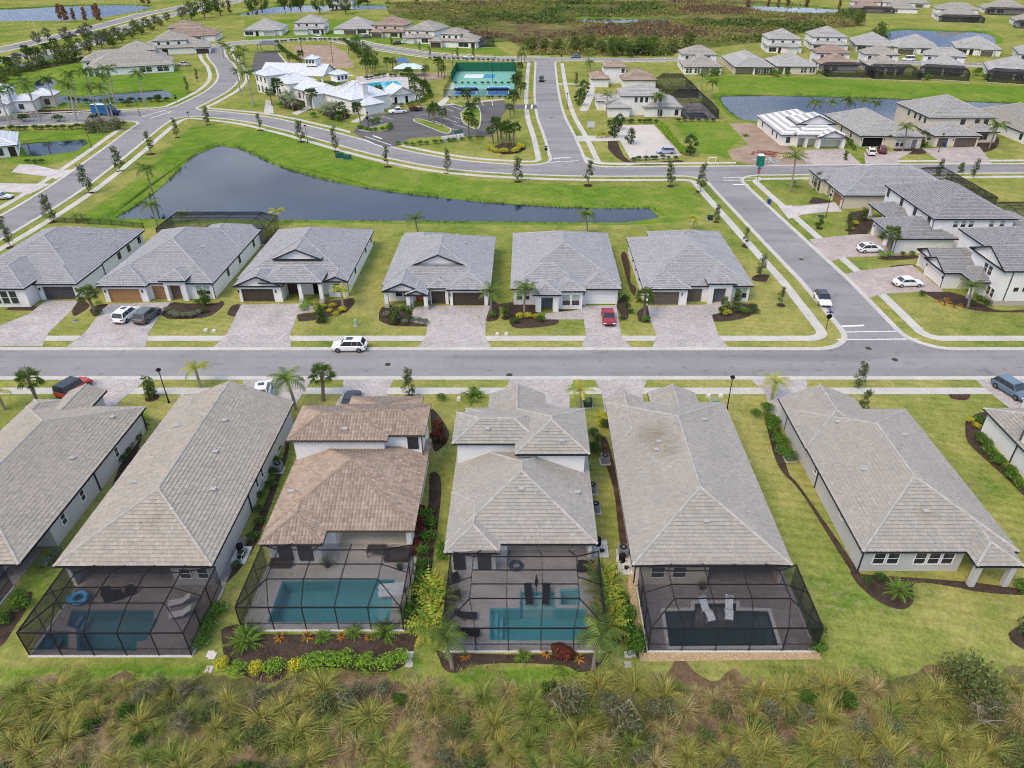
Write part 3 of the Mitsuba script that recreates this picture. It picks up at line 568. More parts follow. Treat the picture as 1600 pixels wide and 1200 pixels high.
def tile_plane(M, a, b, c, d, style, pal, rng):
    """Tile courses on the roof plane with the eave a-b and the top edge d-c (d above a)."""
    a, b, c, d = (np.asarray(p, float) for p in (a, b, c, d))
    L = np.linalg.norm(b - a)
    u = (b - a) / L
    n = np.cross(u, (c + d) / 2 - (a + b) / 2)
    n /= np.linalg.norm(n)
    vd = np.cross(n, u)
    W, uc, ud = (d - a) @ vd, (c - a) @ u, (d - a) @ u
    te = {'flat': 0.37, 's': 0.42, 'far': 0.74, 'metal': 99.0, 'felt': 0.8}[style]
    tw = {'flat': 0.31, 's': 0.34, 'far': 1e3, 'metal': 0.42, 'felt': 1e3}[style]
    nc = max(1, int(math.ceil(W / te - 0.05)))
    pal = np.array(pal)
    hb, ht = (0.068, 0.012) if style in ('flat', 'far') else (0.035, 0.012)
    if style == 'felt':
        hb, ht = 0.012, 0.01
    for j in range(nc):
        v0, v1 = j * te, min((j + 1) * te + 0.02, W)
        l0, r0, l1, r1 = ud * v0 / W, L + (uc - L) * v0 / W, ud * v1 / W, L + (uc - L) * v1 / W
        if tw > 100:
            e = np.array([min(l0, l1) - 1, max(r0, r1) + 1])
        else:
            k0 = math.floor(min(l0, l1) / tw) - 1
            e = (np.arange(k0, math.ceil(max(r0, r1) / tw) + 2) + (0.5 if style == 'flat' and j % 2 else 0.0)) * tw
        A0, B0 = np.clip(e[:-1], l0, r0), np.clip(e[1:], l0, r0)
        A1, B1 = np.clip(e[:-1], l1, r1), np.clip(e[1:], l1, r1)
        ok = (B0 - A0 > 0.004) | (B1 - A1 > 0.004)
        A0, B0, A1, B1 = A0[ok], B0[ok], A1[ok], B1[ok]
        m = len(A0)
        if not m:
            continue
        col = pal[rng.integers(0, len(pal), m)] * (1 + (0.04 if style != 's' else 0.05) * rng.standard_normal((m, 1)))
        mid = a + u * ((A0 + B0) / 2)[:, None] + vd * v0
        blot = meshkit.fbm(mid * 0.35, 3, seed=5)[:, None]
        for sx_, sy_, sr_ in STAINS:
            hit = np.clip(1.4 - np.hypot(mid[:, 0] - sx_, mid[:, 1] - sy_) / sr_ + .8 * (rng.random(m) - .5), 0, 1)[:, None]
            col = col * (1 - hit * np.array([.13, .16, .2]))
        col = np.clip(col * (0.93 + 0.14 * blot), 0.01, 0.85)
        if style == 'felt':
            col = col * (1.0 if j % 2 else 0.5)
        P = lambda uu, vv, h: a + u * uu[:, None] + vd * vv + n * np.reshape(h, (-1, 1))  # noqa: E731
        if style in ('flat', 'far', 'felt'):
            h = hb + (0.006 * rng.standard_normal(m) if style == 'flat' else 0)
            h = np.broadcast_to(h, (m,))
            g = 0.004 if style == 'flat' else 0
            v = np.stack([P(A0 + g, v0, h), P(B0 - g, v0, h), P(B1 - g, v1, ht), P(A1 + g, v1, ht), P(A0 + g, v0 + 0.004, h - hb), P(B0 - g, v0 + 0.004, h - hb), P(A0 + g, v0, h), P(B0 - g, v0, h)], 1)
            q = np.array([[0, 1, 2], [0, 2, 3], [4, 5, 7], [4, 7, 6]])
            cc = np.stack([col] * 4 + [col * 0.38] * 4, 1)  # front lips darkened: joint shadow between courses painted into the colour
        elif style == 's':
            x = [A0, A0 + (B0 - A0) * 0.2, A0 + (B0 - A0) * 0.45, A0 + (B0 - A0) * 0.75, B0]
            y = [A1, A1 + (B1 - A1) * 0.2, A1 + (B1 - A1) * 0.45, A1 + (B1 - A1) * 0.75, B1]
            hs = [0.0, 0.07, 0.115, 0.065, 0.0]
            lo = [P(x[i], v0, hs[i] + hb) for i in range(5)]
            hi = [P(y[i], v1, hs[i] + ht - 0.01) for i in range(5)]
            bo = [P(x[i], v0 + 0.005, hs[i] * 0.3) for i in range(5)]
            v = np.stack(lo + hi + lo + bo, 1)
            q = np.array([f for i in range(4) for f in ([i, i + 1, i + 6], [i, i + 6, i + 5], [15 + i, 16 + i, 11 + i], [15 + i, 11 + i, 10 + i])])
            cc = np.stack([col] * 10 + [col * 0.5] * 10, 1)  # barrel tile lips too: course shadow put into their colour
        else:
            v = np.stack([P(A0, v0, 0.02), P(B0, v0, 0.02), P(B1, v1, 0.02), P(A1, v1, 0.02), P(A0, v0, 0.055), P(A0 + 0.04, v0, 0.055), P(np.minimum(A1 + 0.04, B1), v1, 0.055), P(A1, v1, 0.055), P(A0 + 0.04, v0, 0.02), P(np.minimum(A1 + 0.04, B1), v1, 0.02)], 1)
            q = np.array([[0, 1, 2], [0, 2, 3], [4, 5, 6], [4, 6, 7], [0, 4, 7], [0, 7, 3], [5, 8, 9], [5, 9, 6]])
            cc = np.repeat(col[:, None] * 0 + pal[0], 10, 1)
        k = v.shape[1]
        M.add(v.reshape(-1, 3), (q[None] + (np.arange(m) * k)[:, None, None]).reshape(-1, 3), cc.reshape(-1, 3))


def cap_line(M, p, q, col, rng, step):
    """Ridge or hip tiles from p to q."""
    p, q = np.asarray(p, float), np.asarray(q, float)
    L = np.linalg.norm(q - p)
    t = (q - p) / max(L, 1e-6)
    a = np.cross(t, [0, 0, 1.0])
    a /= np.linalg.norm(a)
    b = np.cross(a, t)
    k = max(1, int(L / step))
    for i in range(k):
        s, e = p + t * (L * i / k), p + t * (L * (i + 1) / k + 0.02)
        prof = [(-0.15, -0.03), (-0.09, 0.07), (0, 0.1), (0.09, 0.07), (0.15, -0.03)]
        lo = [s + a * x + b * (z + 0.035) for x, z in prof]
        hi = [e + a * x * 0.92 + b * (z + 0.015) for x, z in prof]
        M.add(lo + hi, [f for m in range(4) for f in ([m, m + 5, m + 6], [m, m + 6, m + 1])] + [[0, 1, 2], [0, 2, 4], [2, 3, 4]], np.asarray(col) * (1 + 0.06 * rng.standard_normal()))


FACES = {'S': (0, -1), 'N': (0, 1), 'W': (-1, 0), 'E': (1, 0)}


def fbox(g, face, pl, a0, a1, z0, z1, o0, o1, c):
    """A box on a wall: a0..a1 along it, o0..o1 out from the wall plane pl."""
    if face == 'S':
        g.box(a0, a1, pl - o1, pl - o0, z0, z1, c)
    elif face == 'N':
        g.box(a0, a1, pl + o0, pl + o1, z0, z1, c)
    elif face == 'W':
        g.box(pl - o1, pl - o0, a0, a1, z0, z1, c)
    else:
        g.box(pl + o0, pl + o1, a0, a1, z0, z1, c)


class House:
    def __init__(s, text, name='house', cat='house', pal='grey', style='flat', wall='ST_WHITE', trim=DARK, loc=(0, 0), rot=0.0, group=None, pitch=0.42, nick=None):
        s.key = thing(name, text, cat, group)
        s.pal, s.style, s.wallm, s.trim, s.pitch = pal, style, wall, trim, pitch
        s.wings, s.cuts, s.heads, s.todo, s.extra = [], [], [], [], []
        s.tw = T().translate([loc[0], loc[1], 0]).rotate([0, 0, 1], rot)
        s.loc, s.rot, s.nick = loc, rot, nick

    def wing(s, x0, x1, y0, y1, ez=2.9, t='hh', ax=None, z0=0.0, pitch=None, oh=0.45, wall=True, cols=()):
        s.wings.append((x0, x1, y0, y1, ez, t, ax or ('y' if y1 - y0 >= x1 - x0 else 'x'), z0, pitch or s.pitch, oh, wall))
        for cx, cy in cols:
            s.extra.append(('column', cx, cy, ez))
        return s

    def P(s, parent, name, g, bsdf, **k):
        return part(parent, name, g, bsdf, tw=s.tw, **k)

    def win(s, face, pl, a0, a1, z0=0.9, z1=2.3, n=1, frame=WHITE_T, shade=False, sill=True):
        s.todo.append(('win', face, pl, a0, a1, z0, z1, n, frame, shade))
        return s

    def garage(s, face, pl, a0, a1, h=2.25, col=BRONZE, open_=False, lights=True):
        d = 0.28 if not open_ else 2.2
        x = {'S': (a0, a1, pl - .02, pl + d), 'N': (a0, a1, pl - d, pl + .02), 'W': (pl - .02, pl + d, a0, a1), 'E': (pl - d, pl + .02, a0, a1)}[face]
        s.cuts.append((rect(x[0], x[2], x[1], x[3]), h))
        s.todo.append(('garage', face, pl, a0, a1, h, col, open_, d))
        if lights:
            s.todo.append(('light', face, pl, a0 - 0.4, a1 + 0.4))
        return s

    def door(s, face, pl, a0, a1, h=2.3, col=DARK, depth=0.5, glass=False):
        x = {'S': (a0, a1, pl - .02, pl + depth), 'N': (a0, a1, pl - depth, pl + .02), 'W': (pl - .02, pl + depth, a0, a1), 'E': (pl - depth, pl + .02, a0, a1)}[face]
        s.cuts.append((rect(x[0], x[2], x[1], x[3]), h))
        s.todo.append(('door', face, pl, a0, a1, h, col, depth, glass))
        return s

    def notch(s, x0, x1, y0, y1, h=2.6):
        s.cuts.append((rect(x0, y0, x1, y1), h))
        return s

    def spout(s, x, y, z1, z0=0.05):
        s.todo.append(('spout', x, y, z0, z1))
        return s

    def vents(s, pts):
        s.todo.append(('vents', pts))
        return s

    def roof_z(s, x, y):
        z = 0
        for x0, x1, y0, y1, ez, t, ax, z0, pt, oh, wl in s.wings:
            if x0 <= x <= x1 and y0 <= y <= y1:
                d = [x - x0, x1 - x] if ax == 'y' else [y - y0, y1 - y]
                e = [y - y0, y1 - y] if ax == 'y' else [x - x0, x1 - x]
                d += [e[i] for i in (0, 1) if t[i] == 'h']
                z = max(z, ez + pt * min(d))
        return z

    def build(s):
        rng = np.random.default_rng(abs(hash_name(s.key)))
        levels = {}
        for w in s.wings:
            if w[10]:
                x0, x1, y0, y1, ez, t, ax, z0, pt, oh, wl = w
                levels.setdefault((z0, ez), []).append(rect(x0 + oh, y0 + oh, x1 - oh, y1 - oh))
        gw = G()
        for i, ((z0, z1), rs) in enumerate(sorted(levels.items())):
            p = unary_union(rs)
            if z0 < 1:
                for c, h in s.cuts:
                    hit = p.intersection(c)
                    if hit.area > 0.01 and z1 > h:
                        gw.prism(hit, h, z1, bottom=True)
                p = p.difference(unary_union([c for c, h in s.cuts])) if s.cuts else p
            gw.prism(p, z0, z1 - 0.002 * i)
        gt, tiles, caps, soff = G(), G(), G(), G()
        by_ez = {}
        for x0, x1, y0, y1, ez, t, ax, z0, pt, oh, wl in s.wings:
            by_ez.setdefault(ez, []).append(rect(x0, y0, x1, y1))
            def Q(a, b, z):
                return np.array([b, a, z]) if ax == 'y' else np.array([a, b, z])
            p0, p1, q0, q1 = (y0, y1, x0, x1) if ax == 'y' else (x0, x1, y0, y1)
            half = (q1 - q0) / 2
            qm, rz = (q0 + q1) / 2, ez + half * pt
            r0, r1 = p0 + (half if t[0] == 'h' else 0), p1 - (half if t[1] == 'h' else 0)
            if r1 < r0:
                r0 = r1 = (r0 + r1) / 2
            R0, R1 = Q(r0, qm, rz), Q(r1, qm, rz)
            c00, c01, c10, c11 = Q(p0, q0, ez), Q(p0, q1, ez), Q(p1, q0, ez), Q(p1, q1, ez)
            planes = [(c00, c10, R1, R0), (c11, c01, R0, R1)]
            if t[0] == 'h':
                planes.append((c01, c00, R0, R0))
            if t[1] == 'h':
                planes.append((c10, c11, R1, R1))
            for a, b, c, d in planes:
                nn = np.cross(b - a, (c + d) / 2 - a)
                if nn[2] < 0:
                    a, b, c, d = b, a, d, c
                soff.add([a, b, c, d], UPQ, (0.12, 0.11, 0.1))
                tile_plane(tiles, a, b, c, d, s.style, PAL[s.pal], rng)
            step = 0.42 if s.style in ('flat', 's') else 3.0
            if np.linalg.norm(R1 - R0) > 0.1:
                cap_line(caps, R0, R1, CAP[s.pal], rng, step)
            for k, (ca, cb, R) in ((0, (c00, c01, R0)), (1, (c10, c11, R1))):
                if t[k] == 'h':
                    cap_line(caps, ca, R, CAP[s.pal], rng, step)
                    cap_line(caps, cb, R, CAP[s.pal], rng, step)
                else:
                    inset = oh if k == 0 else -oh
                    pp = (p0 if k == 0 else p1) + inset
                    gw.add([Q(pp, q0 + oh, ez - 0.02), Q(pp, q1 - oh, ez - 0.02), Q(pp, qm, rz - 0.05 - oh * pt * 0), Q(pp, q0 + oh, ez + pt * oh - 0.05), Q(pp, q1 - oh, ez + pt * oh - 0.05)], [[0, 1, 4], [0, 4, 3], [3, 4, 2]])
                    e = p0 - 0.01 if k == 0 else p1 + 0.01
                    for ca2 in (q0, q1):
                        gt.bar(Q(e, ca2, ez - 0.09), Q(e, qm, rz - 0.09), 0.05, 0.2, s.trim)
        for i, (ez, rs) in enumerate(sorted(by_ez.items())):
            p = unary_union(rs)
            ring = p.buffer(0.03, join_style='mitre').difference(p.buffer(-0.09, join_style='mitre'))
            gt.prism(ring, ez - 0.19, ez + 0.012 + 0.001 * i, s.trim, bottom=True)
            soff.flat(p.buffer(-0.08, join_style='mitre'), ez - 0.12, (0.6, 0.6, 0.59))
        k = s.key
        s.P(k, 'wall', gw, s.wallm)
        rk = s.P(k, 'roof', soff, 'VC')
        s.P(rk, 'roof_tiles' if s.style != 'metal' else 'roof_sheet', tiles, 'TILE' if s.style != 'metal' else 'METAL', kind='stuff')
        s.P(rk, 'ridge_tiles', caps, 'TILE', kind='stuff')
        s.P(rk, 'gutter', gt, 'VC')
        for it in s.extra:
            _, cx, cy, ez = it
            if s.wallm == 'ST_GREY':
                s.P(k, 'column', G().box(cx - .25, cx + .25, cy - .25, cy + .25, 0, ez - .15, (0.5, 0.495, 0.49)), 'VC')
                continue
            g = G().box(cx - 0.28, cx + 0.28, cy - 0.28, cy + 0.28, 0, ez - 0.15, WHITE_T).box(cx - 0.36, cx + 0.36, cy - 0.36, cy + 0.36, 0, 0.7, (0.45, 0.44, 0.42) if s.pal in ('blue', 'slate') else WHITE_T)
            s.P(k, 'column', g, 'VC')
        for it in s.todo:
            s.feature(k, it, rng)
        HOUSES.append(s)
        return s

    def feature(s, k, it, rng):
        if it[0] == 'win':
            _, f, pl, a0, a1, z0, z1, n, fr, shade = it
            w = (a1 - a0 - 0.1 * (n - 1)) / n
            for i in range(n):
                b0 = a0 + i * (w + 0.1)
                g = G()
                for (x0, x1, y0, y1, o) in ((b0, b0 + .09, z0, z1, .07), (b0 + w - .09, b0 + w, z0, z1, .07), (b0 + .09, b0 + w - .09, z0, z0 + .08, .09), (b0 + .09, b0 + w - .09, z1 - .08, z1, .07), (b0 + .09, b0 + w - .09, (z0 + z1) / 2 - .03, (z0 + z1) / 2 + .03, .05)):
                    fbox(g, f, pl, x0, x1, y0, y1, -0.02, o, fr)
                wk = s.P(k, 'window', g, 'VC')
                p = G()
                fbox(p, f, pl, b0 + .05, b0 + w - .05, z0 + .05, z1 - .05, -0.02, .03, (0, 0, 0))
                s.P(wk, 'pane', p, 'GLASS')
                if shade:
                    p = G()
                    fbox(p, f, pl, b0 + .1, b0 + w - .1, (z0 + z1) / 2 + .04, z1 - .09, 0.03, .036, (0.3, 0.39, 0.34))
                    s.P(wk, 'blind', p, 'VC')
        elif it[0] == 'garage':
            _, f, pl, a0, a1, h, col, op, d = it
            g, tr = G(), G()
            if not op:
                for r in range(4):
                    z0, z1 = 0.02 + r * (h - 0.04) / 4, 0.02 + (r + 1) * (h - 0.04) / 4
                    m = max(2, int((a1 - a0) / 0.62))
                    fbox(g, f, pl, a0 + .02, a1 - .02, z0 + .012, z1 - .012, -d + .01, -d + .07, col)
                    for c in range(m):
                        x0, x1 = a0 + .02 + (a1 - a0 - .04) * c / m, a0 + .02 + (a1 - a0 - .04) * (c + 1) / m
                        fbox(g, f, pl, x0 + .07, x1 - .07, z0 + .08, z1 - .08, -d + .07, -d + .082, np.array(col) * 1.08)
                gk = s.P(k, 'garage_door', g, 'VC')
            for (x0, x1, z0, z1) in ((a0 - .12, a0, 0, h + .12), (a1, a1 + .12, 0, h + .12), (a0, a1, h, h + .12)):
                fbox(tr, f, pl, x0, x1, z0, z1, -.03, .05, WHITE_T)
            s.P(k, 'garage_trim', tr, 'VC')
        elif it[0] == 'door':
            _, f, pl, a0, a1, h, col, d, gl = it
            g = G()
            fbox(g, f, pl, a0 + .02, a1 - .02, 0.02, h - .02, -d + .005, -d + .06, col)
            m = (a0 + a1) / 2
            for x0, x1 in ((a0 + .12, m - .06), (m + .06, a1 - .12)):
                for z0, z1 in ((.2, h * .45), (h * .52, h - .18)):
                    fbox(g, f, pl, x0, x1, z0, z1, -d + .06, -d + .08, np.array(col) * 1.12)
            dk = s.P(k, 'front_door', g, 'VC' if not gl else 'GLASS')
            t = G()
            for (x0, x1, z0, z1) in ((a0 - .14, a0, 0, h + .14), (a1, a1 + .14, 0, h + .14), (a0, a1, h, h + .14)):
                fbox(t, f, pl, x0, x1, z0, z1, -.03, .045, WHITE_T)
            s.P(k, 'door_trim', t, 'VC')
        elif it[0] == 'light':
            for x in it[3:]:
                g = G()
                fbox(g, it[1], it[2], x - .07, x + .07, 1.65, 2.0, .0, .14, BLACK)
                fbox(g, it[1], it[2], x - .1, x + .1, 2.0, 2.05, .0, .17, BLACK)
                s.P(k, 'wall_lamp', g, 'VC')
        elif it[0] == 'spout':
            _, x, y, z0, z1 = it
            s.P(k, 'downpipe', G().box(x - .05, x + .05, y - .05, y + .05, z0, z1, s.trim), 'VC')
        elif it[0] == 'vents':
            for i, (x, y) in enumerate(it[1]):
                z = s.roof_z(x, y)
                if i % 2:
                    g = G().tube([(x, y, z - .1), (x, y, z + .35)], .05, 6, (0.4, 0.4, 0.4))
                    s.P(k, 'vent_pipe', g, 'VC')
                else:
                    g = G().box(x - .22, x + .22, y - .18, y + .18, z - .12, z + .18, (0.36, 0.355, 0.34)).box(x - .27, x + .27, y - .22, y + .22, z + .18, z + .22, (0.4, 0.395, 0.38))
                    s.P(k, 'roof_vent', g, 'VC')


def hash_name(t):
    h = 7
    for ch in t:
        h = (h * 131 + ord(ch)) % 1000003
    return h


HOUSES = []
# ---- near row: the backs of seven houses
h = House('single storey house with pale grey tiled roof cut by the left edge', pal='warm', wall='ST_GREY', nick='leftmost house of the near row')
h.wing(-57.8, -44.0, 43.6, 67.9).wing(-54.6, -50.3, 62, 71.4, 2.9, 'hg').wing(-57.8, -54, 62, 69.4)
for y in (50.2, 53.6, 60.6):
    h.win('E', -44.45, y, y + .8, 1.0, 2.3)
h.spout(-44.38, 56.6, 2.75).spout(-44.38, 67.3, 2.75).notch(-47.5, -44.4, 43.9, 48.6).vents([(-46.3, 57), (-47.6, 62), (-46, 64.5), (-49, 52)]).build()
h = House('long pale grey tiled house with front gable behind the teal pool cage', pal='warm', wall='ST_GREY', nick='second house from the left')
h.wing(-40.9, -27.2, 43.4, 69.0, 2.9, 'hg').wing(-40.9, -35.5, 60, 70.4)
for y in (55.6, 57.2):
    h.win('E', -27.65, y, y + .75, 1.0, 2.2)
h.notch(-40, -31.2, 43.8, 47.2).win('S', 43.85, -30.6, -29.5, .9, 2.2, frame=WHITE_T).win('S', 43.85, -29.0, -27.95, .9, 2.2, frame=WHITE_T).spout(-27.58, 53.5, 2.75)
h.vents([(-30, 52), (-29.3, 50), (-31.5, 57), (-30.5, 60), (-32.3, 62), (-31, 66), (-37.5, 62), (-37.8, 65), (-38, 53), (-34.6, 47.0)]).build()
h = House('two storey house with brown barrel tiled roof behind the lap pool', pal='brown', style='s', trim=(0.1, 0.075, 0.06), nick='brown tiled house')
h.wing(-23.95, -10.3, 47.7, 61.5).wing(-23.95, -18.3, 45.95, 54).wing(-24.2, -14.1, 57.4, 63.6, 5.9, 'hh', 'x', 2.0).wing(-20.2, -10.4, 58.3, 63.9, 5.9, 'hh', 'x', 2.0)
h.wing(-20.6, -12.2, 61, 70.0, 2.9).wing(-23.5, -17, 61, 68, 2.9)
h.win('S', 58.74, -12.3, -11.2, 3.9, 5.4, frame=DARK).win('E', -10.85, 59.6, 60.6, 3.9, 5.2, frame=WHITE_T).spout(-10.8, 58.6, 5.7, 2.9).notch(-17.8, -11.2, 48.1, 51.2).win('S', 46.4, -22.6, -21.3, .5, 2.3, 1, BRONZE).win('S', 46.4, -20.8, -19.5, .5, 2.3, 1, BRONZE)
h.vents([(-18.5, 58.6), (-13.5, 59.8), (-22.8, 52.5)]).build()
h = House('two storey grey tiled house behind the bright turquoise pool', pal='grey', wall='ST_WHITE', nick='grey two storey house of the near row')
h.wing(-7.3, 6.35, 46.05, 61).wing(-7.3, -2.36, 44.95, 53).wing(-7.5, 1.5, 56.9, 62.4, 5.9, 'hh', 'x', 2.0).wing(-1.15, 6.2, 55.2, 63.1, 5.9, 'hh', 'y', 2.0)
h.wing(-4.4, 2.2, 61, 70.6, 2.9, 'hg').wing(-7.0, 5.8, 60, 67.6, 2.9).notch(-1.8, 5.6, 46.4, 49.4).win('S', 45.4, -6.6, -5.5, .4, 2.3, 1, BRONZE).win('S', 45.4, -4.4, -3.2, .4, 2.3, 1, BRONZE)
h.vents([(3.5, 56.5), (2, 57.5), (-4, 58.4), (3.9, 52.6), (4.9, 52.2), (1.2, 55.6), (-.5, 51)]).build()
h = House('long grey tiled house with stained roof behind the dark pool cage', pal='grey', wall='ST_BEIGE', nick='house behind the dark pool')
h.wing(9.15, 23.0, 43.5, 68.8).wing(14.4, 20.0, 60, 70.9, 2.9, 'hg').wing(9.15, 13.6, 60, 69.6, 2.9, 'hg')
h.notch(16.0, 22.4, 43.9, 47.2).win('S', 43.95, 10.9, 12.2, .9, 2.3, 1, WHITE_T).win('S', 43.95, 12.8, 14.1, .9, 2.3, 1, WHITE_T)
for y in (58, 62.5):
    h.win('W', 9.6, y, y + .8, 1.2, 2.3)
h.spout(9.55, 44.1, 2.75).vents([(13.2, 57.5), (12.6, 55.6), (13.6, 58.6), (18.7, 60.5), (19.3, 63), (20.3, 57), (16.1, 47.2)]).build()
h = House('pale grey tiled house with grey walls and corner lanai beside the wide lawn', pal='grey', wall='ST_GREY', nick='house with the wide lawn')
h.wing(29.7, 43.55, 45.1, 67.4).wing(38.9, 43.0, 43.4, 52, 2.9, cols=((39.5, 43.9), (42.5, 43.9)), wall=False).wing(29.6, 38.6, 60, 69.7, 2.9, 'hg').notch(39.2, 43.2, 45.4, 49.2)
h.win('S', 45.55, 31.1, 33.5, .9, 2.35, 2).win('S', 45.55, 34.8, 38.4, .9, 2.35, 3).win('W', 30.15, 57.4, 58.1, 1.4, 2.3).win('W', 30.15, 50.2, 51.2, 1.7, 2.2).spout(30.1, 45.5, 2.75).spout(30.1, 57.0, 2.75).spout(30.05, 67.1, 2.75)
h.vents([(33.5, 62.5), (33.8, 58), (33.2, 54.6), (35.3, 53.6), (39.5, 60), (38, 57.5), (36.5, 48.6), (40.9, 45.6)]).build()
h = House('white two storey house cut by the right edge beside a hedge', pal='grey', wall='ST_WHITE', trim=(0.05, 0.07, 0.06), nick='house at the right edge')
h.wing(52.6, 68, 46, 61.5, 5.9, 'hh', 'y').wing(52.6, 60, 58, 67.6, 2.9, 'hh', 'y').wing(58, 68, 60, 70, 5.9).spout(52.95, 61.2, 5.7).build()

# ---- middle row: six house fronts across the street
BLUE = dict(pal='blue', style='flat')
h = House('white house with blue grey tiled roof and dark double garage, leftmost of the middle row', nick='leftmost house of the middle row', **BLUE)
h.wing(-89.5, -70.6, 103, 126).wing(-85.8, -76.8, 99.4, 112, 3.3).wing(-77.5, -70.4, 102, 110)
h.garage('S', 102.45, -76.3, -71.4, 2.3, (0.07, 0.07, 0.075)).win('S', 99.85, -82.6, -78.6, .5, 2.8, 3).win('S', 99.85, -84.9, -83.6, .5, 2.8, 1)
for y in (116, 119.5, 123.5):
    h.win('E', -71.0, y, y + .9, 1.2, 2.3, 1, DARK)
h.spout(-70.98, 111, 2.75).spout(-70.98, 102.6, 2.75).vents([(-76, 118), (-75, 113), (-78, 119), (-75.5, 120), (-77, 110)]).build()
h = House('white house with blue grey roof and wood toned garage doors', nick='house with wood toned garage doors', **BLUE)
h.wing(-67.4, -49.1, 102.3, 126).wing(-66.8, -59.1, 101.2, 112).wing(-57.3, -53.0, 101.6, 107, 3.6).wing(-60, -49.2, 116, 128.5)
h.garage('S', 101.65, -65.6, -60.6, 2.25, (0.33, 0.19, 0.1)).door('S', 102.05, -56.3, -54.3, 2.7, (0.14, 0.1, 0.08), .9).win('S', 102.75, -52.3, -50.0, .7, 2.4, 2, shade=True)
h.garage('S', 102.75, -59.2, -57.15, 2.25, (0.33, 0.19, 0.1), lights=False)
for y in (109, 114.5, 122):
    h.win('E', -49.55, y, y + .8, 1.1, 2.4, 1, DARK)
h.spout(-49.5, 102.8, 2.75).vents([(-54, 112), (-52, 107), (-62, 116), (-63, 114), (-62.4, 118), (-52.5, 120)]).build()
h = House('white house with steep gabled porch and two dark brown garage doors', nick='house with the white gabled porch', **BLUE)
h.wing(-45.9, -28.2, 104.0, 126).wing(-45.6, -38.0, 101.2, 108, 2.9, 'gh', 'y').wing(-41.0, -33.1, 107.4, 116, 4.82, 'gh', 'y', 4.0).wing(-41.6, -31.8, 101.2, 108, 3.5, 'hh', 'x', 0.0, None, .3, False, ((-35.4, 101.7), (-32.2, 101.7))).wing(-32.0, -28.2, 103.0, 108, 2.9, 'gh', 'y')
h.garage('S', 101.65, -44.7, -39.7, 2.25).garage('S', 104.45, -38.4, -36.2, 2.25, lights=False).door('S', 104.45, -34.3, -33.1, 2.4, BLACK, .3).win('S', 103.45, -30.9, -29.6, .8, 2.4, 1, WHITE_T)
h.spout(-28.6, 104.4, 2.75)
for y in (110, 119, 124):
    h.win('E', -28.65, y, y + .7, 1.2, 2.3, 1, DARK)
h.vents([(-34, 112), (-33, 109), (-42, 113), (-43, 115), (-42.4, 117)]).build()
h = House('white house with orange front door and big white gable', nick='house with the orange door', **BLUE)
h.wing(-22.5, -5.6, 101.5, 122.5).wing(-22.2, -15.9, 99.3, 108, 2.9, 'gh', 'y', 0, None, .4, False, ((-21.7, 99.9), (-17.9, 99.9))).wing(-18.6, -15.1, 98.6, 104, 2.6, 'gh', 'y', 0, None, .3, False, ((-18.2, 99.0), (-15.5, 99.0))).wing(-18.3, -9.8, 105.4, 115, 4.6, 'gh', 'y', 3.6).wing(-12.4, -5.6, 99.9, 110).wing(-22.3, -14, 114, 124.2)
h.wing(-15.4, -11.8, 100.4, 106)
h.garage('S', 100.35, -11.5, -6.6, 2.25).garage('S', 100.85, -14.9, -12.7, 2.25, lights=False).door('S', 101.95, -17.5, -16.0, 2.4, (0.5, 0.13, 0.05), .25).win('S', 101.95, -20.7, -18.3, .8, 2.3, 2, WHITE_T)
h.vents([(-10.4, 114), (-10.5, 116), (-16, 115), (-8, 112), (-12, 117), (-20.5, 109)]).build()
h = House('white house with white garage door and white entry portal', nick='house with the white garage door', **BLUE)
h.wing(-2.5, 14.75, 101.9, 124.2).wing(-2.5, 9.2, 100.2, 110).wing(.9, 5.3, 97.6, 103, 3.1, 'hh', 'y').wing(4.4, 9.0, 98.7, 104, 3.2).wing(8.3, 14.6, 100.2, 108)
h.garage('S', 100.65, 9.3, 13.9, 2.25, (0.74, 0.74, 0.74)).door('S', 98.05, 2.2, 4.0, 2.5, (0.12, 0.14, 0.16), 1.6).win('S', 99.15, 5.4, 8.2, .6, 2.5, 2, WHITE_T, True).win('S', 100.65, -1.6, .5, .8, 2.4, 2, WHITE_T, True)
h.vents([(2, 116), (4.6, 121), (4.7, 119), (4.6, 117.5), (4.6, 115), (10, 117), (11.5, 113), (-.5, 108), (4.4, 106)]).build()
h = House('white house with taupe garage doors on the street corner', nick='corner house of the middle row', **BLUE)
h.wing(17.95, 35.35, 101.3, 122).wing(17.95, 25.4, 100.1, 110).wing(27.9, 32.4, 100.6, 107, 3.6).wing(22, 35.35, 113, 125)
TAUPE = (0.13, 0.11, 0.09)
h.garage('S', 100.55, 18.9, 23.7, 2.25, TAUPE).garage('S', 101.75, 25.0, 27.5, 2.25, TAUPE, lights=False).door('S', 101.05, 29.1, 31.1, 2.6, (0.1, 0.11, 0.12), .8).win('S', 101.75, 32.6, 34.6, .6, 2.5, 2, WHITE_T, True)
for y in (107, 111, 115):
    h.win('W', 18.4, y, y + .6, 1.2, 2.4, 1, DARK)
h.vents([(24, 117), (21.5, 114), (20.5, 110), (31, 108), (29, 115), (31, 117)]).build()

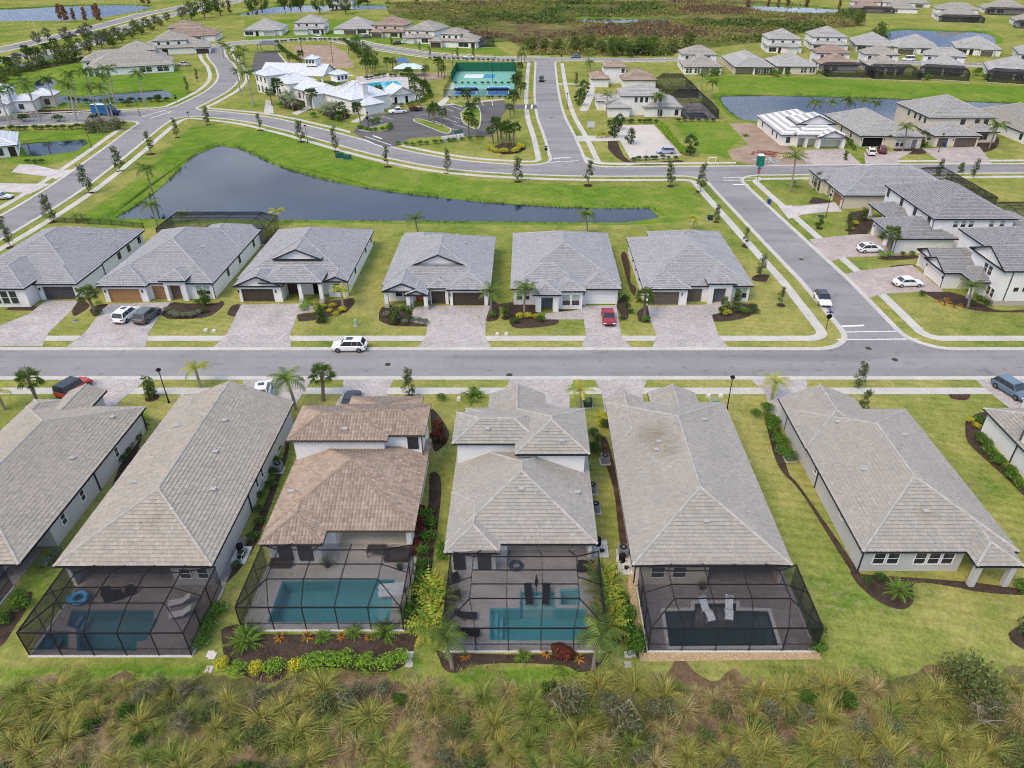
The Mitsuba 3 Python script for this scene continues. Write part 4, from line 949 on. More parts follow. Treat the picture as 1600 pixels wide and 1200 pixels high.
# ---- right hand corner: three houses facing the side street
h = House('beige single storey house with grey hip roof facing the side street', nick='beige corner house', wall='ST_BEIGE', pal='blue')
h.wing(66.2, 92, 146.5, 164.8).wing(65.2, 72, 157, 165.2, 3.2).garage('W', 66.65, 148.0, 152.6, 2.25, (0.24, 0.16, 0.09)).win('W', 65.65, 160.6, 163, .6, 2.5, 2, WHITE_T).win('W', 65.65, 158, 159.0, .3, 2.5, 1, DARK).door('W', 66.65, 154.2, 156, 2.4, DARK, .8).spout(66.6, 146.9, 2.75).vents([(75, 152), (80, 154), (78, 160)]).build()
h = House('white two storey house with open garage facing the side street', nick='white two storey house with open garage', pal='slate')
h.wing(73, 88.3, 123.4, 144, 5.9, 'hh', 'y').wing(66.2, 77.5, 121.5, 132.4).wing(69.4, 76, 132, 141.5, 2.9, 'hh', 'y', 0, None, .45, False, ((70, 135), (70, 140.6))).wing(80, 96, 121, 135, 2.9)
h.garage('W', 66.65, 126.4, 130.8, 2.25, open_=True).garage('W', 66.65, 122.6, 125.2, 2.25, (0.11, 0.1, 0.1), lights=False)
for y in (142, 136, 130.4, 125):
    h.win('W', 73.45, y, y + 1, 4.0, 5.5, 1, DARK)
for x in (77, 78.4, 79.8, 83.5, 85.4):
    h.win('S', 123.85, x, x + 1.0, 4.2, 5.5, 1, WHITE_T, True)
h.spout(73.4, 123.8, 5.7, 2.9).spout(66.6, 121.9, 2.75).build()
h = House('white two storey house with stone base and white garage at the street corner', nick='white two storey house with stone base', pal='slate')
h.wing(75, 94, 107, 118.6, 5.9, 'hh', 'x').wing(72.4, 94, 100.0, 110, 5.9, 'gh', 'x').wing(67.3, 77, 106.2, 113, 2.9, 'gh', 'x').wing(67.9, 77, 111, 116.9, 2.9, 'gh', 'x').wing(70.0, 76, 102.6, 109, 2.9, 'hh', 'y', 0, None, .45, False, ((70.5, 103),))
h.garage('W', 67.75, 107.3, 111.8, 2.3, (0.7, 0.69, 0.66)).garage('W', 68.35, 113.4, 116.0, 2.3, (0.62, 0.61, 0.59), lights=False)
h.win('W', 72.85, 103.2, 105.6, 3.6, 5.2, 2, WHITE_T).win('W', 72.85, 101, 103, .9, 2.4, 2, WHITE_T)
for x in (75.2, 76.6, 78.0):
    h.win('S', 100.45, x, x + .7, 2.4, 3.0, 1, DARK)
for x in (76.2, 77.4):
    h.win('N', 118.15, x, x + .8, 1.0, 2.0, 1, DARK)
h.spout(74.2, 100.4, 5.7).spout(67.7, 106.7, 2.75).build()
h.P(h.key, 'stone_base', G().prism(rect(72.75, 100.3, 94, 102.7).difference(rect(72.9, 100.44, 94, 102.9)), 0, .8, (0.42, 0.4, 0.37)), 'VC')

# ---- houses north of the loop street, on the lake
h = House('unfinished white house with striped roofing felt and open garages', nick='unfinished white house', pal='white', style='felt')
h.wing(69.3, 86.2, 199.5, 224).wing(78.2, 86.4, 196.2, 205, 3.0, 'gh', 'y').wing(74, 85, 202.2, 212, 5.2, 'gh', 'y', 4.4).wing(73, 86.2, 197.6, 206, 3.3)
h.garage('S', 196.65, 79.3, 85.0, 2.4, open_=True, lights=False).garage('S', 198.05, 76.3, 78.6, 2.4, open_=True, lights=False).notch(73.6, 75.6, 197.8, 200.4, 2.5).win('S', 199.95, 71, 72.1, .8, 2.3, 1, DARK)
for y in (204, 208, 218):
    h.win('W', 69.75, y, y + .8, .9, 2.3, 1, DARK)
h.spout(71.0, 197.9, .1)
h.build()
h = House('grey tiled house with white and maroon cars on its drive', nick='house with two cars on its drive', pal='stone', wall='ST_BEIGE')
h.wing(90.4, 107, 198.5, 226).wing(98.6, 107, 196.4, 206, 3.2).garage('S', 198.95, 91.6, 97, 2.3, BLACK).win('S', 196.85, 99.6, 102.0, .5, 2.6, 2, WHITE_T, True).door('S', 196.85, 104, 105.4, 2.4, (0.2, 0.2, 0.2), .4)
for y in (205, 212, 220):
    h.win('W', 90.85, y, y + .8, 1.1, 2.3, 1, DARK)
h.vents([(95, 214), (94, 216)]).build()
h = House('cream two storey house with taupe garage doors on the loop street', nick='cream two storey house', pal='stone', wall='ST_BEIGE')
h.wing(112.2, 131.2, 206.8, 228, 5.9).wing(110.6, 123.5, 198.4, 210, 2.9).wing(122, 131, 203, 210, 2.9)
h.garage('S', 198.85, 116.6, 122.6, 2.3, TAUPE).garage('S', 198.85, 112, 114.8, 2.3, TAUPE, lights=False)
for x in (121.5, 125.5, 128):
    h.win('S', 207.25, x, x + 1.3, 4.0, 5.4, 1, DARK)
for y in (209, 212, 215, 219):
    h.win('W', 112.65, y, y + 1.0, 4.0, 5.4, 1, DARK)
h.win('S', 203.45, 126, 128, .8, 2.4, 2, DARK).build()
h = House('grey roofed house at the right edge beside the cream two storey house', nick='house beside the cream two storey house', pal='grey', wall='ST_WHITE')
h.wing(137, 156, 200, 232).win('W', 137.45, 203, 204.2, .8, 2.3, 1, DARK).build()

# ---- sales model homes
h = House('brown tiled two storey model home behind the beige model home', nick='brown tiled model home', pal='brown', style='far', trim=(0.1, 0.075, 0.06))
h.wing(29.6, 38.7, 296, 307, 5.9).wing(36, 49, 286, 302.5).wing(24.3, 31.5, 288, 302).win('S', 296.45, 36.6, 37.8, 3.9, 5.3, 1, DARK).build()
h = House('beige two storey model home with grey roof beside the sand lot', nick='beige model home', pal='stone', style='far', trim=(0.12, 0.11, 0.1))
h.wing(29.5, 43.6, 238.3, 250, 5.9).wing(37, 49.4, 236, 254).wing(25.4, 33, 235.4, 248).wing(22.8, 31, 246, 256.4)
for x in (34.3, 36, 37.6, 40.4, 42):
    h.win('S', 238.75, x, x + .9, 4.0, 5.5, 1, DARK)
h.win('S', 238.75, 39.2, 40.4, 1.3, 1.7, 1, DARK).win('S', 236.45, 41.6, 43, .3, 2.2, 1, DARK).win('S', 236.45, 47, 48.1, .5, 2.2, 1, DARK).build()
# ------------------------------------------------------------------ screened pool cages
FRAME = (0.028, 0.027, 0.028)


def cage(text, x0, x1, y0, y1, bays, hw=2.85, rise=1.0, inset=2.1, loc=(0, 0), rot=0.0, back=True, deck=None, rows=2):
    """A screen enclosure whose back leans on the house at y1: posts, mansard and flat roof beams, screen panels."""
    k = thing('pool_cage', text, 'screen enclosure', 'screened pool cages behind houses')
    tw = T().translate([loc[0], loc[1], 0]).rotate([0, 0, 1], rot) if loc != (0, 0) or rot else None
    put = lambda nm, g, b: part(k, nm, g, b, tw=tw)  # noqa: E731
    xi = [x0] + list(np.linspace(x0 + inset, x1 - inset, bays - 1)) + [x1]
    xb = list(np.linspace(x0, x1, bays + 1))
    ht, yf, yb = hw + rise, y0 + inset, max(y1 - 1.6, y0 + inset + 1)
    zr = hw + 0.15

    def beam(p, q, w=.055, h=.1, nm='beam'):
        put(nm, G().bar(p, q, w, h, FRAME), 'VC')

    near = deck is not None
    def screen(*c, side=False):
        g = G()
        if len(c) == 3:
            g.add(list(c), [[0, 1, 2]])
        else:
            g.add(list(c), UPQ)
        put('screen_panel', g, 'SCREEN_DENSE' if not near else 'SCREEN_SIDE' if side else 'SCREEN')
    for i, x in enumerate(xb):
        beam((x, y0, 0), (x, y0, hw), .06, .08, 'post')
    for i in range(bays):
        a, b = xb[i], xb[i + 1]
        screen((a, y0, .05), (b, y0, .05), (b, y0, .9), (a, y0, .9))
        screen((a, y0, .95), (b, y0, .95), (b, y0, hw), (a, y0, hw))
    beam((x0, y0, .92), (x1, y0, .92), .05, .05, 'rail')
    beam((x0, y0, hw), (x1, y0, hw), .08, .12)
    ny = max(2, int(round((y1 - y0) / 2.4)))
    ys = np.linspace(y0, y1, ny + 1)
    for x in (x0, x1):
        for j in range(ny):
            screen((x, ys[j], .05), (x, ys[j + 1], .05), (x, ys[j + 1], hw), (x, ys[j], hw), side=True)
            if j:
                beam((x, ys[j], 0), (x, ys[j], hw), .06, .08, 'post')
        beam((x, y0, .92), (x, y1, .92), .05, .05, 'rail')
        beam((x, y0, hw), (x, y1, hw), .08, .12)
    xf = [x0 + inset] + list(xi[1:-1]) + [x1 - inset]
    top = list(xi[1:-1])
    for t in top:
        s = (t - top[0]) / max(top[-1] - top[0], 1e-6)
        fx = x0 + (x1 - x0) * ((top.index(t) + 1) / bays)
        beam((fx, y0, hw), (t, yf, ht))
        beam((t, yf, ht), (t, yb, ht))
        beam((t, yb, ht), (fx, y1, zr))
    for i in range(len(top) - 1):
        f0, f1 = x0 + (x1 - x0) * (i + 1) / bays, x0 + (x1 - x0) * (i + 2) / bays
        screen((f0, y0, hw), (f1, y0, hw), (top[i + 1], yf, ht), (top[i], yf, ht))
        yy = np.linspace(yf, yb, rows + 1)
        for j in range(rows):
            screen((top[i], yy[j], ht), (top[i + 1], yy[j], ht), (top[i + 1], yy[j + 1], ht), (top[i], yy[j + 1], ht))
        screen((top[i], yb, ht), (top[i + 1], yb, ht), (f1, y1, zr), (f0, y1, zr))
    for j in range(rows + 1):
        y = yf + (yb - yf) * j / rows
        beam((top[0], y, ht), (top[-1], y, ht), .06, .1)
    for x, t, f in ((x0, top[0], x0 + (x1 - x0) / bays), (x1, top[-1], x1 - (x1 - x0) / bays)):
        beam((x, y0, hw), (t, yf, ht), .06, .1)
        beam((x, y1, hw), (t, yb, ht), .06, .1)
        screen((x, y0, hw), (f, y0, hw), (t, yf, ht))
        screen((x, y1, hw), (f, y1, zr), (t, yb, ht))
        m = (yf + yb) / 2
        beam((x, m, hw), (t, m, ht), .05, .08)
        screen((x, y0, hw), (t, yf, ht), (t, m, ht), (x, m, hw))
        screen((x, m, hw), (t, m, ht), (t, yb, ht), (x, y1, hw))
    put('kerb', G().box(x0 - .08, x1 + .08, y0 - .12, y0 + .06, -.05, .12, (0.62, 0.6, 0.57)).box(x0 - .1, x0 + .06, y0, y1, -.05, .12, (0.5, 0.49, 0.47)).box(x1 - .06, x1 + .1, y0, y1, -.05, .12, (0.5, 0.49, 0.47)), 'VC')
    if deck:
        d = rect(x0, y0, x1, y1 + 6.5).difference(pool_holes.buffer(0.29))
        struct('pool_deck', G().prism(d, -.05, .045), deck, {'PAVER_DARK': 'dark brick paved pool deck', 'PAVER_PALE': 'pale paved pool deck', 'SAND': 'cream stone pool deck'}[deck])
    return k


cage('screened pool cage cut by the left edge', -58, -45.6, 37.6, 43.7, 5, deck='PAVER_DARK')
cage('dark screened cage over the teal pool with blue float', -39.9, -26.9, 36.5, 43.4, 5, deck='PAVER_DARK')
cage('screened cage over the turquoise lap pool of the brown tiled house', -23.7, -10.25, 39.0, 46.0, 5, deck='SAND')
cage('screened cage over the bright turquoise pool and square spa', -6.7, 6.35, 36.95, 45.2, 5, deck='PAVER_PALE', rows=3)
cage('dark screened cage over the dark pool and two white loungers', 9.8, 23.35, 36.95, 43.6, 5, deck='PAVER_DARK')
cage('dark screened cage behind the house with wood toned garage doors', -68.5, -48.2, 126.0, 133, 5, hw=3.2, rise=1.3, loc=(0, 0.001))
cage('dark screened cage behind the beige corner house', 89.8, 98, 145.5, 166, 4)
cage('dark screened cage behind the white two storey house with open garage', 93, 102, 133, 141, 4)
cage('dark screened cage on the right of the beige model home', 49.4, 60, 232.4, 258, 4, rise=2.0)
cage('dark screened cage on the right of the brown tiled model home', 49, 60.5, 266, 290, 4, rise=2.0)
POOLS_FAR = G().flat(rect(51.5, 235, 57.5, 243), 0.03)
solo('swimming_pool', POOLS_FAR, 'WATER', 'small dark pool under the cage beside the beige model home', 'pool')
struct('pool_deck', G().flat(rect(49.4, 232.4, 60, 258).difference(rect(51.5, 235, 57.5, 243)), .028), 'PAVER_PALE', 'pale pool deck of the model home')


# ------------------------------------------------------------------ houses farther away
def far_house(text, x, y, rot, W, D, st, pal='stone', side='back', wall='ST_WHITE', nick=None, cg=None, lanai=None, gar=(0.55, 0.8), gcol=TAUPE, upper=None, trim=DARK, name='house'):
    h = House(text, name=name, pal=pal, style='far', wall=wall, loc=(x, y), rot=rot, pitch=0.45, nick=nick, trim=trim)
    w = W / 2
    X = lambda t: -w + W * t  # noqa: E731
    if st == 1:
        h.wing(-w, w, 0, D)
    else:
        u = upper or (0.0, 1.0, 0.5 if side == 'back' else 0.12, 1.0)
        h.wing(-w, w, 0, D * 0.75).wing(X(u[0]) + .3, X(u[1]) - .3, D * u[2], D * u[3], 5.9)
    p = 0.45
    if side == 'back':
        if lanai:
            h.notch(X(lanai[0]), X(lanai[1]), .4, 3.5, 2.6)
            a = (X(lanai[0]) + X(lanai[1])) / 2
            h.extra.append(('column', a, .75, 2.9))
        for a, b in (((.06, .22), (.28, .42)) if not lanai or lanai[0] > .3 else ((.6, .74), (.8, .94))):
            h.win('S', p, X(a), X(b), .5, 2.4, 2, WHITE_T)
    else:
        h.wing(X(gar[0]) - .8, X(gar[1]) + .8, -2.2, 6)
        h.garage('S', -2.2 + .45, X(gar[0]), X(gar[1]), 2.3, gcol, lights=False)
        o = .06 if gar[0] > .4 else .62
        h.win('S', p, X(o), X(o + .2), .6, 2.4, 2, DARK)
        h.door('S', p, X(o + .26), X(o + .34), 2.5, BRONZE, .8)
    if st == 2:
        yy = D * u[2] + .45
        for a in (.14, .4, .7):
            b = u[0] + (u[1] - u[0]) * a
            h.win('S', yy, X(b), X(b) + 1.2, 3.9, 5.3, 1, DARK)
    for yq in (.3, .6):
        f, pl = ('W', -w + .45) if x > 0 else ('E', w - .45)
        h.win(f, pl, D * yq * .7, D * yq * .7 + 1.0, 1.0, 2.3, 1, DARK)
    h.build()
    if cg:
        cage(cg[0], X(cg[1]), X(cg[2]), -cg[3], .1, 4, loc=(x, y), rot=rot, rise=1.4)
    return h


far_house('white two storey house with twin dark lanai screens, leftmost across the right lake', 72.9, 317, -3, 16, 26, 2, 'grey', nick='leftmost house across the right lake', lanai=(.45, .92))
far_house('beige single storey house with dark screened lanai across the right lake', 94, 316.8, -3, 16.5, 31, 1, wall='ST_BEIGE', nick='beige house across the right lake', lanai=(.04, .96))
far_house('beige single storey house with left side lanai across the right lake', 112, 318, -3, 17, 22, 1, wall='ST_BEIGE', nick='left lanai house across the right lake', lanai=(.05, .35))
far_house('white two storey house with pinkish tan roof across the right lake', 131.5, 322, -4, 15, 24, 2, 'tan', nick='pinkish roofed house across the right lake', cg=('screened pool cage of the pinkish roofed house', -.1, 1.15, 13))
far_house('white two storey house with grey roof and upper balcony screen across the right lake', 149, 317, -10, 15, 26, 2, 'grey', nick='balcony house across the right lake', cg=('screened cage with lit panels behind the balcony house', -.05, 1.15, 13), lanai=(.5, .95))
far_house('white two storey house with broad hip roof across the right lake', 171, 315, -24, 17, 24, 2, nick='broad roofed house across the right lake', cg=('screened pool cage of the broad roofed house', -.02, 1.02, 12), lanai=(.1, .9))
far_house('grey roofed house at the right edge across the right lake', 194, 304, -24, 19, 24, 1, nick='right edge house across the right lake', cg=('screened pool cage at the right edge across the lake', -.02, 1.02, 10), lanai=(.1, .9))
far_house('white two storey house with gabled front beyond the far street', 126, 380, -6, 17, 22, 2, side='front', nick='first house beyond the far street', gcol=(0.7, 0.7, 0.69))
far_house('white two storey house with broad grey roof beyond the far street', 151, 388, -8, 18, 24, 2, side='front', nick='second house beyond the far street', gcol=(0.7, 0.7, 0.69))
far_house('white single storey house with dark left side beyond the far street', 172, 384, -14, 19, 28, 1, side='front', nick='third house beyond the far street', wall='ST_GREY')
far_house('white house with tall entry portal and grey hip roof facing the far street', 188, 376, -20, 20, 26, 1, side='front', nick='tall portal house', gar=(.1, .45))
far_house('grey hip roofed house with small dormer facing the far street', 216, 372, -22, 20, 24, 1, side='front', nick='small dormer house')
far_house('white house with red front door facing the far street', 235, 350, -24, 22, 26, 1, side='front', nick='red door house', gar=(.55, .9))
far_house('brown roofed two storey house with dark cage at the top right', 254, 596, -16, 22, 30, 2, 'tan', nick='brown roofed top right house', cg=('dark cage of the brown roofed top right house', .3, 1.3, 9))
far_house('white two storey house with tall gable at the top right', 276, 590, -16, 24, 26, 2, 'grey', nick='tall gable house at top right')
far_house('white two storey house with pillared dark lanai at the top right', 289, 530, -18, 27, 34, 2, 'grey', nick='pillared lanai house', cg=('dark cage of the pillared lanai house', .02, .98, 9), lanai=(.1, .9))
far_house('grey house with round dark cage at the top right edge', 320, 492, -20, 26, 30, 1, 'grey', nick='round cage house', cg=('round dark cage at the top right edge', -.1, .5, 11))
far_house('white single storey house beyond the pillared lanai house', 306, 640, -16, 30, 26, 1, 'grey', side='front', nick='house beyond the pillared lanai house')
far_house('grey house with dark cage at the very top right', 352, 585, -18, 30, 26, 1, 'grey', nick='very top right house', cg=('wide dark cage at the very top right', .0, .9, 16))
far_house('white single storey house with grey gabled front, leftmost above the clubhouse', -151, 450, 8, 22, 26, 1, side='front', nick='leftmost house above the clubhouse', gcol=(0.5, 0.49, 0.47))
far_house('tall white two storey house with white garage above the clubhouse', -126, 456, 4, 18, 20, 2, side='front', nick='tall white house above the clubhouse', gar=(.08, .45), gcol=(0.7, 0.7, 0.69))
far_house('single storey house with wide grey roof above the clubhouse', -101, 458, -4, 24, 24, 1, side='front', nick='wide grey roofed house above the clubhouse', gar=(.3, .6))
far_house('two storey house with pinkish brown roof above the clubhouse', -79, 442, -10, 20, 22, 2, 'tan', side='front', wall='ST_BEIGE', nick='pinkish roofed house above the clubhouse', gar=(.1, .4))
far_house('white two storey house with grey roof and two cars above the clubhouse', -58, 416, -16, 18, 26, 2, 'grey', side='front', nick='white house with two cars outside', gar=(.1, .4), gcol=(0.6, 0.6, 0.59))
far_house('white two storey house with brown garage door, rightmost above the clubhouse', -38, 400, -16, 26, 22, 2, 'grey', side='front', nick='rightmost house above the clubhouse', gar=(.06, .28), gcol=BRONZE, upper=(.2, .65, .1, .8))
cage('dark cage right of the rightmost house above the clubhouse', -26, -17, 402, 412, 3)
far_house('long white house with grey hip roof beside the entry pond', -164, 318, 22, 33, 22, 1, 'grey', nick='long house beside the entry pond', lanai=(.02, .14))
far_house('grey roofed house stacked behind the long white house', -176, 338, 22, 34, 20, 2, 'grey', nick='house behind the long white house', upper=(.45, .9, .1, .8))
far_house('white two storey house at the bend of the street', -170, 376, 18, 32, 22, 2, 'grey', side='front', nick='house at the bend of the street', gar=(.8, .98), gcol=BRONZE, upper=(.2, .7, .1, .9))
far_house('white house with brownish roof and dark garage at the street bend', -183, 424, 8, 28, 26, 2, 'tan', side='front', nick='brownish roofed house at the bend', gar=(.5, .75), gcol=BLACK, upper=(.05, .6, .3, 1.0))
far_house('white gabled house at the left edge beside the small pond', -141, 184, 30, 20, 16, 1, 'metal', side='front', nick='house at the left edge', gar=(.25, .6), gcol=(0.4, 0.39, 0.38), trim=(0.09, 0.12, 0.16))
far_house('white house half hidden by trees at the top left', -145, 622, 0, 20, 16, 2, 'grey', side='front', nick='top left hidden house')

# ------------------------------------------------------------------ clubhouse, gatehouse, courts
BLU = (0.06, 0.1, 0.12)
h = House('white clubhouse with white metal roofs, cupolas and chimney beside the pool', name='clubhouse', cat='clubhouse', pal='metal', style='metal', trim=(0.3, 0.32, 0.34), loc=(-58, 243), rot=45, pitch=.5, nick='clubhouse')
h.wing(-1, 14.5, -4, 14, 4.4).wing(1, 9, -8, 0, 3.0, 'hh', 'x').wing(-1, 9, 13, 38, 3.6).wing(-5.5, 4, 12.5, 19, 4.4, 'gh', 'x').wing(-2.5, 9, 33, 44, 5.0).wing(-4, 5.5, 45.5, 55, 6.4).wing(2, 7, 8, 13, 10.2, 'hh', 'y', 8.0)
for x in (.2, 1.4, 2.6, 3.8):
    h.win('S', -3.55, x - 1, x - .1, .6, 3.6, 1, BLU)
for y in (47, 50, 52.8):
    h.win('W', -3.55, y, y + 1, 4.0, 5.6, 1, BLU).win('W', -3.55, y, y + 1, .6, 2.6, 1, BLU)
for x in (-2, 2):
    h.win('S', 45.95, x, x + 1.2, 3.9, 5.5, 1, BLU).win('S', 45.95, x, x + 1.4, .3, 2.6, 1, BLU)
for x in (2.6, 4, 5.4):
    h.win('S', 8.45, x, x + .8, 8.6, 9.7, 1, BLU)
for y in (20, 23, 26, 29, 35, 40):
    h.win('W', -.55 if y < 33 else -2.05, y, y + 1.3, .8, 2.6, 1, BLU)
h.door('W', -5.05, 14.2, 17.2, 3.6, BLU, 1.2)
h.build()
h.P(h.key, 'chimney', G().box(4, 6, -3.5, -1.8, 0, 8.4, WHITE_T).box(3.8, 6.2, -3.7, -1.6, 8.4, 8.7, (0.6, 0.6, 0.6)), 'VC')
h = House('open white pavilion with metal roof and cupola behind the clubhouse', name='pavilion', cat='pavilion', pal='metal', style='metal', trim=(0.3, 0.32, 0.34), loc=(-88, 294), rot=-10, pitch=.5, nick='open pavilion')
h.wing(-13, 13, -5.5, 7.5, 4.2, 'gg', 'x', 0, None, .45, False, ((-12, -4.8), (-5, -4.8), (1, -4.8), (6, -4.8), (12, -4.8), (12, 6.8), (-12, 6.8), (1, 6.8))).wing(4, 9, -1.5, 3.5, 9.4, 'hh', 'y', 7.0)
for x in (5, 6.2, 7.4):
    h.win('S', -1.05, x - .3, x + .5, 7.9, 9.0, 1, BLU)
h.build()
h = House('small white pool house with metal gable roof right of the clubhouse', name='pool_house', cat='pool house', pal='metal', style='metal', trim=(0.3, 0.32, 0.34), loc=(-42.3, 257.5), rot=32, pitch=.5, nick='pool house')
h.wing(-4.5, 5, 0, 9, 3.0, 'gg', 'y').door('S', .45, -3, -2, 2.3, BLACK, .3).door('S', .45, 1, 2, 2.3, BLACK, .3).win('W', -4.05, 3, 4.6, .8, 2.4, 1, BLU).build()
h = House('white gatehouse with square tower and metal roofs at the entry', name='gatehouse', cat='gatehouse', pal='metal', style='metal', trim=(0.3, 0.32, 0.34), loc=(-171, 243), rot=14, pitch=.45, nick='gatehouse')
h.wing(-4, 4, -2, 7, 6.8).wing(3, 10.5, -1, 7, 3.4).wing(-2, 4, -5, 0, 3.2, 'gh', 'y')
for x in (-2.4, -.8, .8):
    h.win('S', -1.55, x, x + 1.0, 4.8, 6.2, 1, BLU)
for y in (0.5, 3):
    h.win('E', 3.55, y, y + 1.0, 4.8, 6.2, 1, BLU)
h.win('S', -.55, 5.5, 7, .9, 2.4, 1, BLU).win('S', -4.55, -.5, 1.4, .6, 2.4, 1, BRONZE).build()
h = House('small stone gate lodge with metal hip roof beside the entry pond', name='gate_lodge', cat='lodge', pal='metal', style='metal', wall='ST_BEIGE', trim=(0.3, 0.32, 0.34), loc=(-162.5, 251), rot=14, pitch=.45, nick='gate lodge')
h.wing(-4, 4.5, 0, 8, 3.6).door('S', .45, -2, -.4, 2.6, BRONZE, .4).win('S', .45, 1, 2.6, .8, 2.6, 1, BRONZE).build()

CQ = [(-28.08,268.65), (-4.57,268.65), (-6.23,324.66), (-30.08,324.66)]
cx_, cy_ = -17.5, 297
g_ = G().flat(Polygon([(-29.5, 270), (-4.6, 270), (-4.6, 325), (-29.5, 325)]), .02, (0.19, 0.42, 0.34))
ck = thing('sport_court', 'green and blue pickleball and tennis courts behind the parking lot', 'sports court')
part(ck, 'court_surface', g_, 'VC')
for nm_, x0, x1, y0, y1, c_ in (('blue_court', -26.5, -18.5, 273, 289, (0.07, 0.2, 0.46)), ('blue_court', -14.5, -6.8, 273, 289, (0.07, 0.2, 0.46)), ('blue_court', -17.5, -13, 309, 318, (0.07, 0.25, 0.42)), ('court_cover', -25.5, -17.8, 309, 318, (0.62, 0.65, 0.66))):
    part(ck, nm_, G().flat(rect(x0, y0, x1, y1), .026, c_), 'VC')
    if nm_ == 'blue_court' and y0 < 300:
        l_ = G()
        for q in (rect(x0, y0, x1, y1).exterior, LineString([(x0, (y0 + y1) / 2 + 2), (x1, (y0 + y1) / 2 + 2)]), LineString([(x0, (y0 + y1) / 2 - 2), (x1, (y0 + y1) / 2 - 2)])):
            l_.flat(q.buffer(.1), .031, WHITE)
        part(ck, 'court_line', l_, 'VC')
        part(ck, 'net', G().box(x0 - .4, x1 + .4, (y0 + y1) / 2 - .03, (y0 + y1) / 2 + .03, .1, .95, (0.03, 0.03, 0.03)), 'VC')


def fence(text, pts, hgt, col, name='fence', step=3.0, solid=True, group=None, bottom=.05):
    k = thing(name, text, 'fence', group)
    for (x0, y0), (x1, y1) in zip(pts[:-1], pts[1:]):
        L = math.hypot(x1 - x0, y1 - y0)
        n = max(1, int(round(L / step)))
        for i in range(n + 1):
            x, y = x0 + (x1 - x0) * i / n, y0 + (y1 - y0) * i / n
            part(k, 'post', G().box(x - .05, x + .05, y - .05, y + .05, 0, hgt + .05, (0.03, 0.03, 0.03)), 'VC')
            if i < n:
                u, v = x0 + (x1 - x0) * (i + 1) / n, y0 + (y1 - y0) * (i + 1) / n
                if solid:
                    part(k, 'panel', G().bar((x, y, (hgt + bottom) / 2), (u, v, (hgt + bottom) / 2), .03, hgt - bottom, col), 'VC')
                else:
                    part(k, 'panel', G().add([(x, y, bottom), (u, v, bottom), (u, v, hgt), (x, y, hgt)], UPQ), 'SCREEN')
    return k


fence('tall green windscreen fence round the sports courts', [(-29.7, 300), (-29.7, 325.3), (-4.4, 325.3), (-4.4, 300)], 3.6, (0.03, 0.14, 0.09), step=6)
fence('dark chain link fence along the front of the sports courts', [(-29.7, 300), (-29.7, 269.7), (-4.4, 269.7), (-4.4, 300)], 2.6, (0.03, 0.03, 0.03), step=6, solid=False)
fence('low black railing behind the leftmost houses of the middle row', [(-95.11,138.13),(-82.77,136.64),(-75.55,134.81)], 1.2, BLACK, step=2.4, solid=False)
# ------------------------------------------------------------------ plants: one mesh set per kind, then one instance per plant
GROUPS, PLANTS = set(), []


def leaves(g, rng, c, size, cols, amt=0.22, flat=0.0, nrm=None):
    """Small folded leaf faces at the points c."""
    n = len(c)
    d = rng.standard_normal((n, 3))
    if nrm is not None:
        d = d * 0.7 + nrm
    d /= np.linalg.norm(d, axis=1, keepdims=True)
    a = np.cross(d, rng.standard_normal((n, 3)))
    a /= np.linalg.norm(a, axis=1, keepdims=True) + 1e-9
    b = np.cross(d, a)
    s = size * rng.uniform(0.6, 1.3, (n, 1))
    v = np.stack([c - a * s, c + b * s * 0.45 + d * s * .12, c + a * s, c - b * s * 0.45 + d * s * .12], 1).reshape(-1, 3)
    f = (UPQ[None] + (np.arange(n) * 4)[:, None, None]).reshape(-1, 3)
    col = vary(rng, np.array(cols)[rng.integers(0, len(cols), n)], n, amt)
    g.add(v, f, np.repeat(col, 4, 0))


def ball(rng, n, r, shell=0.55):
    d = rng.standard_normal((n, 3))
    d /= np.linalg.norm(d, axis=1, keepdims=True)
    return d, d * (shell + (1 - shell) * rng.random((n, 1)) ** 0.6) * r


def clump_crown(rng, n_cl, n_leaf, r, cl_r, size, cols, prof=None, z0=0.0, h=1.0):
    """A crown of leaf clumps: r(t) radius at height fraction t."""
    g = G()
    cols = np.array(cols)
    for i in range(n_cl):
        t = (i + rng.random()) / n_cl
        rr = r * (prof(t) if prof else math.sqrt(max(0.05, 1 - (2 * t - 1) ** 2)))
        an = rng.random() * 6.283
        q = rr * (0.35 + 0.65 * math.sqrt(rng.random()))
        c = np.array([math.cos(an) * q, math.sin(an) * q, z0 + h * t])
        d, p = ball(rng, n_leaf, cl_r * rng.uniform(.7, 1.2), 0.45)
        leaves(g, rng, c + p * [1, 1, .8], size, cols * rng.uniform(.8, 1.2), nrm=d * .8 + [0, 0, .35])
    return g


BARK, PALM_BARK, GREY_BARK = (0.14, 0.11, 0.085), (0.27, 0.235, 0.2), (0.36, 0.34, 0.32)
GREENS = [(0.06, 0.1, 0.025), (0.085, 0.125, 0.03), (0.045, 0.08, 0.022)]
LIME = [(0.16, 0.27, 0.03), (0.22, 0.31, 0.04), (0.1, 0.2, 0.025)]
YELLOW = [(0.38, 0.36, 0.03), (0.27, 0.31, 0.035), (0.44, 0.37, 0.05)]


def group(name, **parts):
    d = {'type': 'shapegroup'}
    for k, (g, b) in parts.items():
        d[k] = ply(g, b)
    scene[name] = d
    return name


def trunk(h, r0, r1, col, rng, lean=0.0, n=7, seg=7):
    t = np.linspace(0, 1, seg)
    a = rng.random() * 6.28
    x = lean * t ** 1.6 + 0.03 * h * np.sin(t * 5 + a) * t
    p = np.c_[x * math.cos(a), x * math.sin(a), t * h]
    g = G().tube(p, r0 + (r1 - r0) * t, n, col)
    return g, p[-1]


